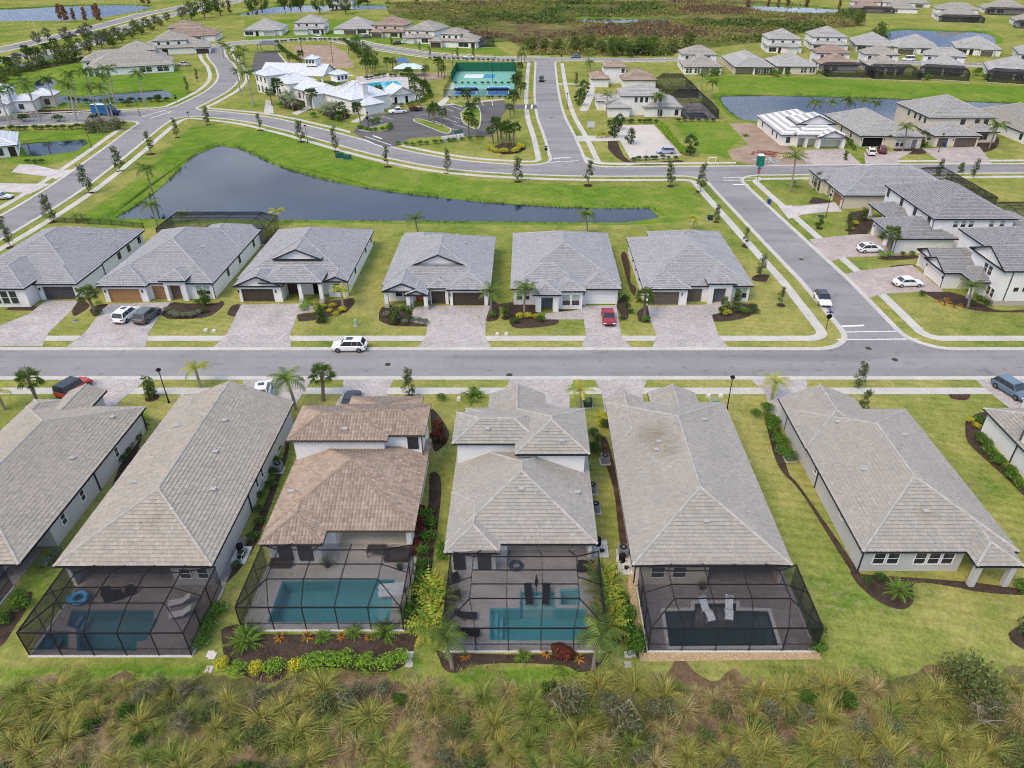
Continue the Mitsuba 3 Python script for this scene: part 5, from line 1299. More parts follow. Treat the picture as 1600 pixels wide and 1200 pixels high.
def frond(rng, L, elev, az, droop, cols, wl=0.42, pairs=11):
    """One feather leaf: a rib and two rows of leaflets."""
    g = G()
    t = np.linspace(0, 1, pairs + 2)
    e = elev - droop * t ** 1.3
    ds = L / (pairs + 1)
    x = np.concatenate([[0], np.cumsum(np.cos(e[:-1]) * ds)])
    z = np.concatenate([[0], np.cumsum(np.sin(e[:-1]) * ds)])
    ca, sa = math.cos(az), math.sin(az)
    p = np.c_[x * ca, x * sa, z]
    side = np.array([-sa, ca, 0.0])
    col = np.array(cols[rng.integers(0, len(cols))]) * rng.uniform(.8, 1.2)
    g.tube(p, np.linspace(.035, .01, len(p)), 3, np.array(col) * 1.15, cap=False)
    for i in range(1, pairs + 1):
        w = L * wl * math.sin(math.pi * min(1, (i / (pairs + 1)) * .82 + .16)) * .62
        fwd = p[i + 1] - p[i]
        fwd /= np.linalg.norm(fwd)
        for s in (-1, 1):
            tip = p[i] + side * s * w + fwd * w * .55 + np.array([0, 0, -w * (.35 + .35 * rng.random())])
            a, b = p[i] - fwd * ds * .42, p[i] + fwd * ds * .42
            g.add([a, b, tip], [[0, 1, 2]], np.clip(col * rng.uniform(.8, 1.25), 0, 1))
    return g


def fan(rng, az, elev, L, cols):
    g = G()
    ca, sa, ce, se = math.cos(az), math.sin(az), math.cos(elev), math.sin(elev)
    d = np.array([ca * ce, sa * ce, se])
    side = np.array([-sa, ca, 0.0])
    up = np.cross(side, d) * -1
    col = np.array(cols[rng.integers(0, len(cols))]) * rng.uniform(.75, 1.2)
    c = d * L * .5
    g.bar((0, 0, 0), c, .03, .03, col * 1.2)
    for k in range(9):
        th = (k - 4) * .36
        q = d * math.cos(th) + side * math.sin(th)
        q2 = d * math.cos(th + .17) + side * math.sin(th + .17)
        tip = c + (d * math.cos(th + .09) + side * math.sin(th + .09)) * L * (.62 - .04 * abs(k - 4)) + np.array([0, 0, -.16 * L * rng.random() - .06 * L])
        g.add([c, c + q * L * .33, tip, c + q2 * L * .33], UPQ, np.clip(col * rng.uniform(.85, 1.2), 0, 1))
    return g


PALM_G = [(0.085, 0.12, 0.03), (0.11, 0.15, 0.035), (0.065, 0.1, 0.028)]
PALM_Y = [(0.24, 0.26, 0.05), (0.17, 0.22, 0.04), (0.3, 0.27, 0.06)]


def palm_group(name, seed, h, n, L, droop, cols, bark=PALM_BARK, r=(.19, .13), lean=.4, kind='feather', wl=.42, elev=(0.15, 1.2), pairs=11, each=True):
    rng = np.random.default_rng(seed)
    tg, top = trunk(h, r[0], r[1], bark, rng, lean)
    if kind == 'royal':
        tg.tube([top, top + [0, 0, 1.2]], [r[1] * 1.1, r[1] * .7], 7, (0.16, 0.22, 0.06))
        top = top + np.array([0, 0, 1.1])
    fr = []
    for i in range(n):
        az = i * 2.39996 + rng.normal() * .15
        q = (i + .5) / n
        el = elev[0] + (elev[1] - elev[0]) * q + rng.normal() * .1
        f = fan(rng, az, el, L * rng.uniform(.85, 1.1), cols) if kind == 'fan' else frond(rng, L * rng.uniform(.85, 1.1), el, az, droop * rng.uniform(.8, 1.2), cols, wl, pairs)
        m = np.eye(4)
        m[:3, 3] = top
        fr.append((f, m))
    parts = {'trunk': (tg, 'VC')}
    if each:
        for i, (f, m) in enumerate(fr):
            parts['frond' if i == 0 else f'frond_{i:03d}'] = (G().copy_in(f, m), 'LEAF')
    else:
        g = G()
        for f, m in fr:
            g.copy_in(f, m)
        parts['crown'] = (g, 'LEAF')
    return group(name, **parts)


palm_group('mesh_queen', 1, 4.2, 14, 2.7, 2.0, PALM_G, lean=.3)
palm_group('mesh_queen_far', 2, 5.0, 14, 3.0, 2.1, PALM_G, lean=.5, pairs=7, each=False)
palm_group('mesh_queen_b', 101, 3.5, 12, 2.5, 1.7, PALM_G, lean=.7)
palm_group('mesh_queen_far_b', 102, 5.6, 12, 2.8, 1.8, PALM_G, lean=1.0, pairs=7, each=False)
palm_group('mesh_fan_far_b', 103, 4.2, 22, 1.9, 0, PALM_G, kind='fan', bark=(0.2, 0.165, 0.13), r=(.22, .2), elev=(-.7, 1.2), lean=.9, each=False)
palm_group('mesh_royal_b', 104, 8.8, 11, 3.5, 1.5, PALM_G, kind='royal', bark=GREY_BARK, r=(.3, .2), lean=.6, pairs=8, each=False, elev=(-.3, 1.1))
palm_group('mesh_yellow', 3, 2.6, 12, 2.2, 1.7, PALM_Y, bark=(0.3, 0.27, 0.2), lean=.2)
palm_group('mesh_small', 4, 1.1, 12, 1.9, 1.6, [(0.11, 0.16, 0.035), (0.15, 0.2, 0.045)], lean=.1)
palm_group('mesh_fan', 5, 3.6, 24, 1.75, 0, PALM_G, kind='fan', bark=(0.2, 0.165, 0.13), r=(.24, .2), elev=(-.5, 1.3), lean=.3)
palm_group('mesh_fan_far', 6, 5.0, 26, 2.0, 0, GREENS, kind='fan', bark=(0.2, 0.165, 0.13), r=(.22, .2), elev=(-.6, 1.3), lean=.5, each=False)
palm_group('mesh_royal', 7, 9.5, 13, 3.8, 1.9, GREENS, kind='royal', bark=GREY_BARK, r=(.3, .2), lean=.25, pairs=8, each=False, elev=(0.0, 1.2))
palm_group('mesh_silver', 8, 3.0, 22, 2.6, 1.0, [(0.2, 0.23, 0.15), (0.16, 0.19, 0.11)], bark=(0.2, 0.17, 0.13), r=(.3, .26), pairs=8, each=False, elev=(-.3, 1.3))


def sapling(name, seed, h, r, cols, n=25, leaf=.17, bare=.18, dead=False):
    rng = np.random.default_rng(seed)
    tg, top = trunk(h * .92, .06, .02, BARK, rng, .1, 5)
    for i in range(9):
        z = h * (bare + .08 * i)
        an = i * 2.4
        q = r * (1 - z / h) * 1.1
        tg.tube([(0, 0, z), (math.cos(an) * q, math.sin(an) * q, z + q * .8)], [.025, .008], 3, BARK, cap=False)
    cg = clump_crown(rng, n, 26, r, r * .5, leaf, cols, lambda t: (1.0 - .75 * t) * min(1, .35 + 3 * t), h * bare, h * (1 - bare))
    ring = G().flat(Point(0, 0).buffer(.75, 8), .03, (0.06, 0.037, 0.028))
    return group(name, trunk=(tg, 'VC'), crown=(cg, 'LEAF'), mulch_ring=(ring, 'VC'))


sapling('mesh_oak_a', 11, 4.6, 1.05, [(0.07, 0.095, 0.035), (0.1, 0.12, 0.05), (0.055, 0.075, 0.03)])
sapling('mesh_oak_b', 12, 5.2, 0.95, [(0.075, 0.1, 0.04), (0.11, 0.12, 0.055)])
sapling('mesh_oak_c', 15, 3.9, 0.8, [(0.09, 0.115, 0.04), (0.075, 0.09, 0.04)], n=14, leaf=.15, bare=.25)
sapling('mesh_holly', 13, 2.6, .8, GREENS, n=18, leaf=.16, bare=.06)
sapling('mesh_bald', 14, 8.5, 1.7, [(0.17, 0.085, 0.05), (0.13, 0.075, 0.05), (0.2, 0.11, 0.06)], n=26, leaf=.42)


def shrub(name, seed, r, cols, n=11, leaf=.11, h=.9, n_leaf=60):
    rng = np.random.default_rng(seed)
    g = G()
    for i in range(n):
        an, q = i * 2.4, r * .68 * math.sqrt((i + .3) / n)
        d, p = ball(rng, n_leaf, r * .42, .6)
        ok = d[:, 2] > -.35
        c = np.array([math.cos(an) * q, math.sin(an) * q, r * h * (.35 + .55 * (1 - (q / r) ** 2))])
        leaves(g, rng, c + p[ok], leaf, np.array(cols) * rng.uniform(.82, 1.18), nrm=d[ok] * .8 + [0, 0, .4])
    st = G()
    for i in range(5):
        st.tube([(0, 0, 0), (math.cos(i * 1.26) * r * .5, math.sin(i * 1.26) * r * .5, r * h * .6)], [.04, .015], 4, BARK, cap=False)
    return group(name, stem=(st, 'VC'), foliage=(g, 'LEAF'))


shrub('mesh_lime', 21, 1.0, LIME)
shrub('mesh_croton', 22, .9, YELLOW)
shrub('mesh_green', 23, .9, [(0.07, 0.14, 0.025), (0.1, 0.18, 0.03), (0.05, 0.1, 0.02)])
shrub('mesh_dark', 24, .9, [(0.045, 0.075, 0.025), (0.06, 0.095, 0.03)])
shrub('mesh_red', 25, .6, [(0.16, 0.035, 0.03), (0.1, 0.03, 0.03), (0.07, 0.06, 0.025)], leaf=.16)
shrub('mesh_silver_bush', 26, .8, [(0.17, 0.19, 0.13), (0.12, 0.14, 0.085)])


def spiky(name, seed, r, cols, n=26):
    rng = np.random.default_rng(seed)
    g = G()
    for i in range(n):
        g.copy_in(frond(rng, r * rng.uniform(.8, 1.2), rng.uniform(.4, 1.35), i * 2.4, rng.uniform(.9, 1.7), cols, .22, 8), np.eye(4))
    st = G()
    for i in range(4):
        st.tube([(0, 0, -.05), (math.cos(i * 1.6) * .12, math.sin(i * 1.6) * .12, .5)], [.05, .03], 4, BARK, cap=False)
    return group(name, stem=(st, 'VC'), foliage=(g, 'LEAF'))


spiky('mesh_areca', 31, 2.3, [(0.12, 0.19, 0.03), (0.2, 0.25, 0.04), (0.3, 0.28, 0.05)], 34)
spiky('mesh_roebelen', 32, 1.5, [(0.09, 0.15, 0.03), (0.12, 0.19, 0.035)], 30)
spiky('mesh_bloom', 33, .55, [(0.5, 0.2, 0.03), (0.45, 0.3, 0.05), (0.25, 0.2, 0.05)], 16)


def tussock(name, seed, r, cols, n=190):
    rng = np.random.default_rng(seed)
    an, t = rng.random(n) * 6.283, rng.random(n)
    L = r * rng.uniform(.5, 1.3, n) * (1 + .3 * np.sin(an * 2 + seed) + .2 * np.sin(an * 5 + seed))
    el = 1.35 - 1.15 * t + rng.normal(0, .1, n)
    b = np.c_[np.cos(an), np.sin(an)] * (rng.random(n) ** .7 * r * .22)[:, None]
    dx, dz = np.cos(el), np.sin(el)
    sd = np.c_[-np.sin(an), np.cos(an), np.zeros(n)] * .017
    p0 = np.c_[b, np.zeros(n)]
    dirh = np.c_[np.cos(an), np.sin(an)]
    p1 = np.c_[b + dirh * (dx * L * .55)[:, None], dz * L * .55]
    p2 = np.c_[b + dirh * (dx * L * 1.0 + .16 * L)[:, None], np.maximum(dz * L * .55 + (dz - .55) * L * .35, .05)]
    v = np.stack([p0 - sd, p0 + sd, p1 - sd * .8, p1 + sd * .8, p2], 1).reshape(-1, 3)
    f = (np.array([[0, 1, 3], [0, 3, 2], [2, 3, 4]])[None] + (np.arange(n) * 5)[:, None, None]).reshape(-1, 3)
    col = np.repeat(vary(rng, np.array(cols)[rng.integers(0, len(cols), n)], n, .18), 5, 0)
    return group(name, blades=(G().add(v, f, col), 'LEAF'))


OLIVE = [(0.24, 0.23, 0.06), (0.31, 0.275, 0.09), (0.17, 0.19, 0.048)]
tussock('mesh_tuft_a', 41, 1.5, OLIVE, 420)
tussock('mesh_tuft_b', 42, 1.2, [(0.3, 0.245, 0.12), (0.22, 0.2, 0.07), (0.35, 0.28, 0.15)], 360)
tussock('mesh_tuft_c', 43, 1.3, [(0.15, 0.2, 0.042), (0.215, 0.24, 0.06), (0.125, 0.16, 0.04)], 360)


def wild_bush(name, seed, r, cols, dead=.0):
    rng = np.random.default_rng(seed)
    g, st = G(), G()
    for i in range(14):
        an, el = rng.random() * 6.28, rng.uniform(.3, 1.4)
        L = r * rng.uniform(.6, 1.2)
        e = np.array([math.cos(an) * math.cos(el), math.sin(an) * math.cos(el), math.sin(el)]) * L
        m = e * .55 + rng.normal(0, .12 * r, 3)
        m[2] = abs(m[2])
        c = (0.36, 0.31, 0.25) if dead else BARK
        st.tube([(0, 0, 0), m, e], [.05 * r ** .5, .03 * r ** .5, .01], 4, c, cap=False)
        if dead:
            for k in range(4):
                q = m + (e - m) * rng.random()
                st.tube([q, q + rng.normal(0, .28 * r, 3) + [0, 0, .1]], [.015, .005], 3, c, cap=False)
        if rng.random() > dead:
            d, p = ball(rng, 95, r * .42, .25)
            leaves(g, rng, e * .85 + p, .07 + .02 * r, np.array(cols) * rng.uniform(.75, 1.25), nrm=[0, 0, .3])
    return group(name, stem=(st, 'VC'), foliage=(g, 'LEAF'))


wild_bush('mesh_wild_green', 51, 1.3, [(0.09, 0.125, 0.04), (0.13, 0.155, 0.055), (0.11, 0.12, 0.045)])
wild_bush('mesh_wild_grey', 52, 1.2, [(0.15, 0.16, 0.08), (0.11, 0.125, 0.06)], .15)
wild_bush('mesh_wild_dead', 53, 1.7, [(0.13, 0.12, 0.06), (0.09, 0.1, 0.045)], .6)
wild_bush('mesh_wild_low', 54, .8, [(0.05, 0.1, 0.02), (0.08, 0.15, 0.03)])


def tree(name, seed, h, r, cols, n=34, leaf=.34, bare=.25, n_leaf=34):
    rng = np.random.default_rng(seed)
    tg, top = trunk(h * .75, h * .035, h * .012, BARK, rng, .3, 6)
    for i in range(8):
        an, z = i * 2.4, h * (.28 + .05 * i)
        tg.tube([(0, 0, z), (math.cos(an) * r * .6, math.sin(an) * r * .6, z + r * .5)], [h * .014, .03], 4, BARK, cap=False)
    cg = clump_crown(rng, n, n_leaf, r, r * .36, leaf, cols, None, h * bare, h * (1 - bare))
    return group(name, trunk=(tg, 'VC'), crown=(cg, 'LEAF'))


tree('mesh_tree_a', 61, 8, 3.4, GREENS)
tree('mesh_tree_b', 62, 6.5, 3.2, [(0.08, 0.11, 0.03), (0.12, 0.14, 0.04), (0.06, 0.09, 0.03)])
tree('mesh_tree_c', 63, 7, 2.6, [(0.09, 0.1, 0.07), (0.12, 0.12, 0.085)], n=24)
tree('mesh_magnolia', 64, 5.5, 2.0, [(0.035, 0.06, 0.022), (0.05, 0.08, 0.03)], n=26, leaf=.26, bare=.12)
PRNG = np.random.default_rng(77)


def plant(name, mesh, pts, desc, cat, group=None, s=(.9, 1.1), sz=None, where=None, tilt=0.0):
    for i_, p in enumerate(pts):
        k = uniq(name)
        sc = PRNG.uniform(*s)
        z = sc * (PRNG.uniform(*sz) if sz else PRNG.uniform(.92, 1.08))
        scene[k] = {'type': 'instance', 'to_world': T().translate([float(p[0]), float(p[1]), 0.0]).rotate([math.cos(p[0]), math.sin(p[0]), 0], float(PRNG.uniform(-tilt, tilt))).rotate([0, 0, 1], float(PRNG.uniform(0, 360))).scale([sc * (1 + tilt * .012), sc * (1 - tilt * .008), z]), 'g': {'type': 'ref', 'id': mesh if isinstance(mesh, str) else mesh[i_ % len(mesh)]}}
        PLANTS.append([k, desc, cat, group, p, where])


ST, SG = 'tree', 'young street trees along the pavements'
plant('street_tree', 'mesh_oak_a', [(-98.04,157.39),(-95.71,138.5),(-99.53,174.7),(-97.24,225.26),(-63,203.91),(-2.1,166.17),(33.05,162.66)], 'slim young street tree', ST, SG, (1.1, 1.4), tilt=3)
plant('street_tree', 'mesh_oak_c', [(-78.84,217.72),(14.2,163.15),(-99.25,190.89),(-34.67,178.67)], 'slim young street tree', ST, SG, (1.25, 1.6), tilt=4)
plant('street_tree', 'mesh_oak_b', [(-95.59,124.64),(-99.89,209.09),(-50.98,193.51),(-19.33,173.59),(39.09,158.32)], 'slim young street tree', ST, SG, (1.0, 1.3), tilt=3)
plant('street_tree', ('mesh_oak_a', 'mesh_oak_c'), [(38.23,138.5),(40.61,125.28),(39.42,111.52),(39.76,100.44)], 'thin young side street tree', ST, SG, (.72, .9), tilt=4)
plant('street_tree', 'mesh_oak_b', [(-124.71,278.39),(-130.17,301.36),(-29.4,233.27),(-32.62,365.42),(-70.32,406.43),(-53.21,387.2),(-46.09,369.59),(-25.07,365.42),(18.84,290.14),(42.23,76.19),(39.99,69.53)], 'small dark street tree', ST, SG, (.8, 1))
plant('street_tree', 'mesh_oak_a', [(106.65,169.81),(98.76,170.88),(63.01,133.73),(65.86,160.23),(-14.7,74.41)], 'thin young lawn tree', ST, SG, (.7, .9))
plant('palm', ('mesh_queen', 'mesh_queen_b'), [(-73.38,135.9),(-5.49,97.56),(-0.39,97.12),(68.65,99.76),(-28.21,71.56),(-20.55,129.56),(11.6,130.93),(-5.87,35.4),(5.25,35.23)], 'palm with drooping fronds', 'palm', 'palms in the gardens')
plant('palm', 'mesh_yellow', [(-28.6,99.76),(-49.31,136.64),(30.51,73.82),(6.57,71.56),(-41.69,76.49),(32.64,133.73),(-63.7,71.56)], 'small palm with yellowish fronds', 'palm', 'palms in the gardens')
plant('palm', 'mesh_fan', [(-65.93,97.56),(17.81,96.05),(65.15,120.61),(-60.28,72.68),(-25.25,73.54)], 'cabbage palm with round fan crown', 'palm', 'palms in the gardens')
plant('palm', 'mesh_small', [(-69.93,139.26),(-68.89,139.26),(-91.2,139.26),(-89.91,139.26),(61.38,162.17)], 'very small palm', 'palm', 'palms in the gardens')
plant('palm', ('mesh_queen_far', 'mesh_queen_far_b'), [(88.38,229.65),(91.52,227.88),(97.71,229.65),(102.08,229.65),(108.73,233.27),(63.6,275.9),(64.99,265.15),(25.5,238.89),(41.97,235.12),(100.71,194.18),(25.98,313.39),(25.74,324.66),(125.36,196.87),(59.43,158.32),(-84.39,158.32)], 'palm with drooping fronds', 'palm', 'palms around the lakes and model homes', (.95, 1.25))
plant('royal_palm', ('mesh_royal', 'mesh_royal_b'), [(-157.57,225.26),(-150.74,229.65),(-156.28,248.82),(-140.1,230.55),(-150.35,250.89),(-150.91,246.77),(-150.65,260.61),(-132.67,236.05),(-140.49,256.21),(-121.9,219.36),(-130.65,256.21),(-134.11,233.27),(-158.58,231.45),(-161.91,246.77),(-138.16,248.82),(-102.64,271.03),(-92.74,254.06)], 'tall grey trunked royal palm', 'palm', 'royal palms along the entry road', (.85, 1.1))
plant('palm', ('mesh_fan_far', 'mesh_fan_far_b'), [(-223.07,345.79),(-222.93,351.47),(-222.15,359.32),(-224.68,367.49),(-223.99,371.71),(-222.3,353.4),(-219.71,361.33),(-223.86,378.2),(-223.14,382.65),(-223.91,391.84),(-223.5,396.6),(-30.49,230.55),(-28.5,227),(-25.71,222.7),(-19.05,246.77),(-16.96,243.77),(-16.91,212.94),(-14.18,210.62),(-16.54,224.4),(-9.22,201.75),(-8.08,204.63),(-6.76,202.46),(-5.8,199.63),(-4.65,203.91),(-3.69,199.63),(-7.45,207.59),(-3.45,271.03),(-2.48,265.15),(-3.99,277.14),(-1.98,294.26),(-2.59,308.78),(-5.03,233.27),(-4.11,238.89),(-56.9,326.33),(-58.8,323.01),(-40.62,304.29),(-35.89,310.31),(-34.43,308.78),(-51.75,261.73),(-49.61,258.39),(-66.58,321.37),(-64.41,319.74),(-65.9,314.96),(-64.22,324.66),(-70.9,246.77),(-56.99,233.27),(-85.44,259.5),(-86.44,254.06),(-51.29,227.88),(-38.14,261.73),(-37.22,268.65),(-36.49,254.06),(-99.86,340.28),(-104.44,338.47),(-39.81,271.03),(-37.35,273.44),(-43.85,283.51)], 'cabbage palm with dense fan crown', 'palm', 'cabbage palms around the clubhouse and boulevard', (.8, 1.15))
plant('silver_palm', 'mesh_silver', [(-79.69,250.89),(-63.49,236.05),(-62.31,238.89),(-60.22,235.12),(-80.59,248.82),(-61.6,232.36),(-77.25,246.77)], 'silvery palm', 'palm', 'silver palms in front of the clubhouse', (.9, 1.2))
plant('palm', ('mesh_queen_far', 'mesh_queen_far_b'), [(-0.87,349.56),(-141.39,361.33),(-125.74,334.92),(-132.51,349.56),(-120.59,324.66),(-124.15,338.47),(-134.22,361.33),(-136.3,355.35),(-2.21,331.44),(-111.7,299.92)], 'slender palm', 'palm', 'palms beside the north streets', (1.0, 1.3))

SB = 'shrub'
plant('shrub', 'mesh_lime', [(-22.61,34.94),(-19.75,35.11),(-16.9,35.4),(-15.59,35.63),(-14.35,35.75),(-12.72,35.52),(-11,35.52),(-9.91,36.04)], 'round lime green shrub', SB, 'round shrubs in the bed behind the lap pool', (.82, 1.08))
plant('shrub', 'mesh_croton', [(-24.08,35.52),(-18.19,35.29),(-21.19,35.05)], 'round yellow shrub', SB, 'round shrubs in the bed behind the lap pool', (.75, .95))
plant('cycad', 'mesh_roebelen', [(-23,38.37),(-11.74,38.69),(32.86,43.1),(-6.65,74.11),(62.96,210.62),(-22.95,37.74),(-9.72,40.65)], 'bushy fountain of green palm leaves', SB, 'low palms in the beds', (.95, 1.25))
plant('areca_palm', 'mesh_areca', [(-8.53,43.1),(-8.14,41.68),(-7.88,40.32),(-7.52,39.01),(-7.44,42.38),(6.74,44.57),(7,43.1),(7.03,41.68),(7.17,40.32),(6.7,39.33),(7.2,39.01),(-8.27,39.01)], 'feathery yellow green palm clump', 'palm', 'areca palms between the screened cages', (.85, 1.1))
plant('flower_plant', 'mesh_bloom', [(-20.37,38.24),(-18.12,38.3),(-15.28,38.37),(-12.97,38.18),(-4.88,36.4),(4.2,36.22),(1.55,36.64),(-0.15,36.52),(65.06,101.59),(65.3,100.44),(66.46,101.36),(66.46,99.76),(66.64,102.52),(67.69,100.22)], 'small orange flowering plant', 'plant', 'orange plants in the mulch', (.9, 1.2))
plant('cycad', 'mesh_roebelen', [(-16.76,38.18),(-14.39,38.69),(-0.31,36.34),(32.33,69.53)], 'spiky dark green plant', SB, 'low palms in the beds', (.55, .7))
plant('red_shrub', 'mesh_red', [(-10.59,68.22),(-10.23,66.94),(-10.54,65.7),(-9.88,65.09),(-10.57,51.54),(-10.27,50.22),(-10.42,48.94),(-10.8,53.37),(-10.49,47.7),(2.53,36.7),(3.29,36.52)], 'dark red leaved shrub', SB, 'red shrubs beside the brown tiled house', (.9, 1.3))


def hedge_row(name, mesh, line, step, desc, grp, s=(.8, 1.05), jit=.25):
    ln = LineString(line)
    n = max(1, int(ln.length / step))
    pts = [np.array(ln.interpolate((i + .5) / n, normalized=True).coords[0]) + PRNG.normal(0, jit, 2) for i in range(n)]
    plant(name, mesh, pts, desc, SB, grp, s)


hedge_row('hedge_shrub', 'mesh_green', [(-26.63,37.13),(-26.48,41.68)], 1.0, 'leafy green hedge shrub', 'hedge right of the teal pool cage')
hedge_row('hedge_shrub', 'mesh_green', [(-43.91,39.01),(-44,42.74)], 1.0, 'leafy green hedge shrub', 'hedge left of the teal pool cage')
hedge_row('hedge_shrub', 'mesh_green', [(9.07,36.22),(8.64,39.01),(8.67,42.38)], 1.0, 'leafy green hedge shrub', 'hedge left of the dark pool cage')
hedge_row('hedge_shrub', 'mesh_green', [(23.62,36.52),(24.11,39.01)], 1.0, 'leafy green hedge shrub', 'hedge right of the dark pool cage')
hedge_row('hedge_shrub', 'mesh_green', [(28.57,61.58),(28.88,68.22),(29.07,71.56)], 1.1, 'leafy green hedge shrub', 'hedge beside the house with the wide lawn', (.9, 1.15))
hedge_row('hedge_shrub', 'mesh_green', [(51.69,66.32),(51.68,61.02),(51.67,56.27)], 1.2, 'leafy green hedge shrub', 'hedge of the house at the right edge')
hedge_row('hedge_shrub', 'mesh_dark', [(-26.55,44.57),(-26.38,48.94),(-27.25,58.85),(-27.69,63.89)], 1.8, 'small dark garden shrub', 'shrubs beside the long grey tiled houses', (.6, .9))
hedge_row('hedge_shrub', 'mesh_dark', [(-44.39,61.02),(-44.52,65.09),(-45.26,67.83)], 1.0, 'small dark garden shrub', 'shrubs beside the leftmost near house', (.7, .9))
hedge_row('hedge_shrub', 'mesh_silver_bush', [(-43.95,46.1),(-43.79,47.94)], .9, 'grey green bush', 'grey bushes beside the leftmost near house')
hedge_row('hedge_shrub', 'mesh_green', [(-9.72,38.69),(-9.63,44.2),(-9.63,46.49),(-9.97,53.37)], 1.5, 'leafy green garden shrub', 'shrubs right of the lap pool cage', (.8, 1.1))
hedge_row('hedge_shrub', 'mesh_green', [(-7.85,46.49),(-8.1,48.94)], 1.0, 'leafy green garden shrub', 'shrubs left of the grey two storey house', (.7, .9))
hedge_row('hedge_shrub', 'mesh_dark', [(8.16,62.15),(7.93,66.32),(8.96,69.53)], 1.1, 'small dark garden shrub', 'shrubs left of the house behind the dark pool', (.7, .95))
hedge_row('hedge_shrub', 'mesh_dark', [(30.35,44.57),(32.71,44.05)], 1.0, 'small dark garden shrub', 'shrubs under the corner lanai windows', (.55, .8))
hedge_row('hedge_shrub', 'mesh_green', [(43.1,42.74),(44.53,44.2)], 1.0, 'leafy green garden shrub', 'shrubs at the corner lanai')
hedge_row('hedge_shrub', 'mesh_dark', [(40.78,38.05),(42.79,39.01)], 1.0, 'dark round bush', 'dark bushes at the right edge', (1, 1.3))
hedge_row('hedge_shrub', 'mesh_lime', [(-46.02,67.83),(-45.81,69.53)], 1.2, 'bright lime shrub', 'lime shrubs beside the leftmost near house')
for px_, ms_, ds_ in (('a', 'mesh_green', 'green shrub'), ('b', 'mesh_dark', 'dark green shrub'), ('c', 'mesh_croton', 'yellow green shrub'), ('d', 'mesh_silver_bush', 'grey green shrub'), ('e', 'mesh_lime', 'lime green shrub')):
    pts_ = {'a': [(-31.12,95.42),(-20.01,96.48),(-19.07,98.65),(2.11,95),(33.5,97.56),(33.08,99.76),(-51.56,100.9),(-50.79,102.05),(68.08,121.21),(69.82,121.21),(71.68,102.05),(17.95,95),(-5.15,96.48),(27.53,70.2),(24.03,102.05),(-6.27,74.41),(57.74,136.64),(66.04,139.26),(-6.74,75.59),(-10.61,73.68),(53.81,68.87)],
            'b': [(32.14,97.99),(34.95,99.32),(-49.44,97.99),(-65.22,97.12),(34.97,97.56),(-1.72,94.38),(-18.23,99.76),(29.93,97.77),(-47.89,75.89),(-46.96,74.7),(68.49,141.19),(71.69,100.22),(69.69,100.22),(63.44,103.94),(104.99,201.75),(121.17,203.91),(122.19,201.75),(15.87,97.56),(15.64,99.76),(14.35,95.42),(15.71,102.05),(-30.38,94.38),(-31.64,97.56)],
            'c': [(-30.19,99.76),(-30.27,97.99),(-29.04,96.91),(-28.36,98.21),(-31.58,99.32),(-1.06,96.05),(0.19,96.05),(1.45,96.05),(30.46,97.12),(52.66,68.87),(52.87,67.83),(63.64,133.73),(65.4,136.64),(9,69.93),(9.28,68.87),(8.7,68.22)],
            'd': [(-55.24,98.21),(-53.99,97.12),(-52.94,96.48),(-51.78,96.48),(-50.8,96.48),(-50.06,97.56),(31.97,99.32),(33.35,98.87),(-19.56,95.42),(-18.15,94.38),(-17.09,95),(-16.1,94.79),(-21.21,96.69),(-15.17,94.17),(74.72,102.05)],
            'e': [(-34.3,100.22),(-34.38,98.65),(-66.79,100.22),(63.86,120),(65.37,120.3),(-45.74,68.87)]}[px_]
    plant('shrub', ms_, pts_, ds_, SB, 'garden shrubs in the front beds', (.6, .95))
plant('small_tree', 'mesh_holly', [(-30.82,95),(-17.63,95.42),(-19.68,94.38),(32.7,100.22),(57.74,134.81),(67.98,139.26),(-46.86,74.11),(-50.09,100.22),(30.07,97.56),(-3.19,96.05),(105.54,173.59),(81.88,185.22)], 'small dark conical tree', 'tree', 'small dark conical trees in the gardens', (.8, 1.15))
plant('tree', 'mesh_magnolia', [(42.86,189.61),(25.06,209.09),(28.73,201.75),(27.19,218.54),(107.77,198.24),(17.81,254.06),(20.48,271.03)], 'dark dense broad tree', 'tree', 'dark trees around the sand lot', (.75, 1.0))
plant('palm', ('mesh_fan_far', 'mesh_fan_far_b'), [(-217.74,321.37),(-219.42,334.92),(-219.18,342.1),(-219.44,351.47),(-216.85,373.85),(-219.4,391.84),(-221.09,401.45),(-223.54,411.51),(-212.2,314.96)], 'cabbage palm with dense fan crown', 'palm', 'cabbage palms around the clubhouse and boulevard', (.9, 1.2))
plant('tree', 'mesh_tree_b', [(-201.48,294.26),(-203.48,305.78),(-196.74,283.51),(-210.02,324.66),(-211.06,334.92),(-210.8,349.56),(-212.95,378.2),(-212.53,401.45),(-217.81,422.05),(-220.15,438.83),(-223.42,456.9),(-226.17,476.42),(-229.95,497.56)], 'mid green bushy tree', 'tree', 'bushy green trees', (.6, .9))
hedge_row('hedge_shrub', 'mesh_dark', [(-29.06,294.96),(-18.13,294.96),(-5.71,294.96)], 2.4, 'low dark hedge shrub', 'low hedge between the sports courts', (.8, 1.0))
hedge_row('hedge_shrub', 'mesh_dark', [(-28.54,266.31),(-18.8,266.31)], 2.0, 'low dark hedge shrub', 'low hedge in front of the sports courts', (.8, 1.0))
hedge_row('hedge_shrub', 'mesh_dark', [(-14.95,266.31),(-4.76,266.31)], 2.0, 'low dark hedge shrub', 'low hedge in front of the sports courts', (.8, 1.0))
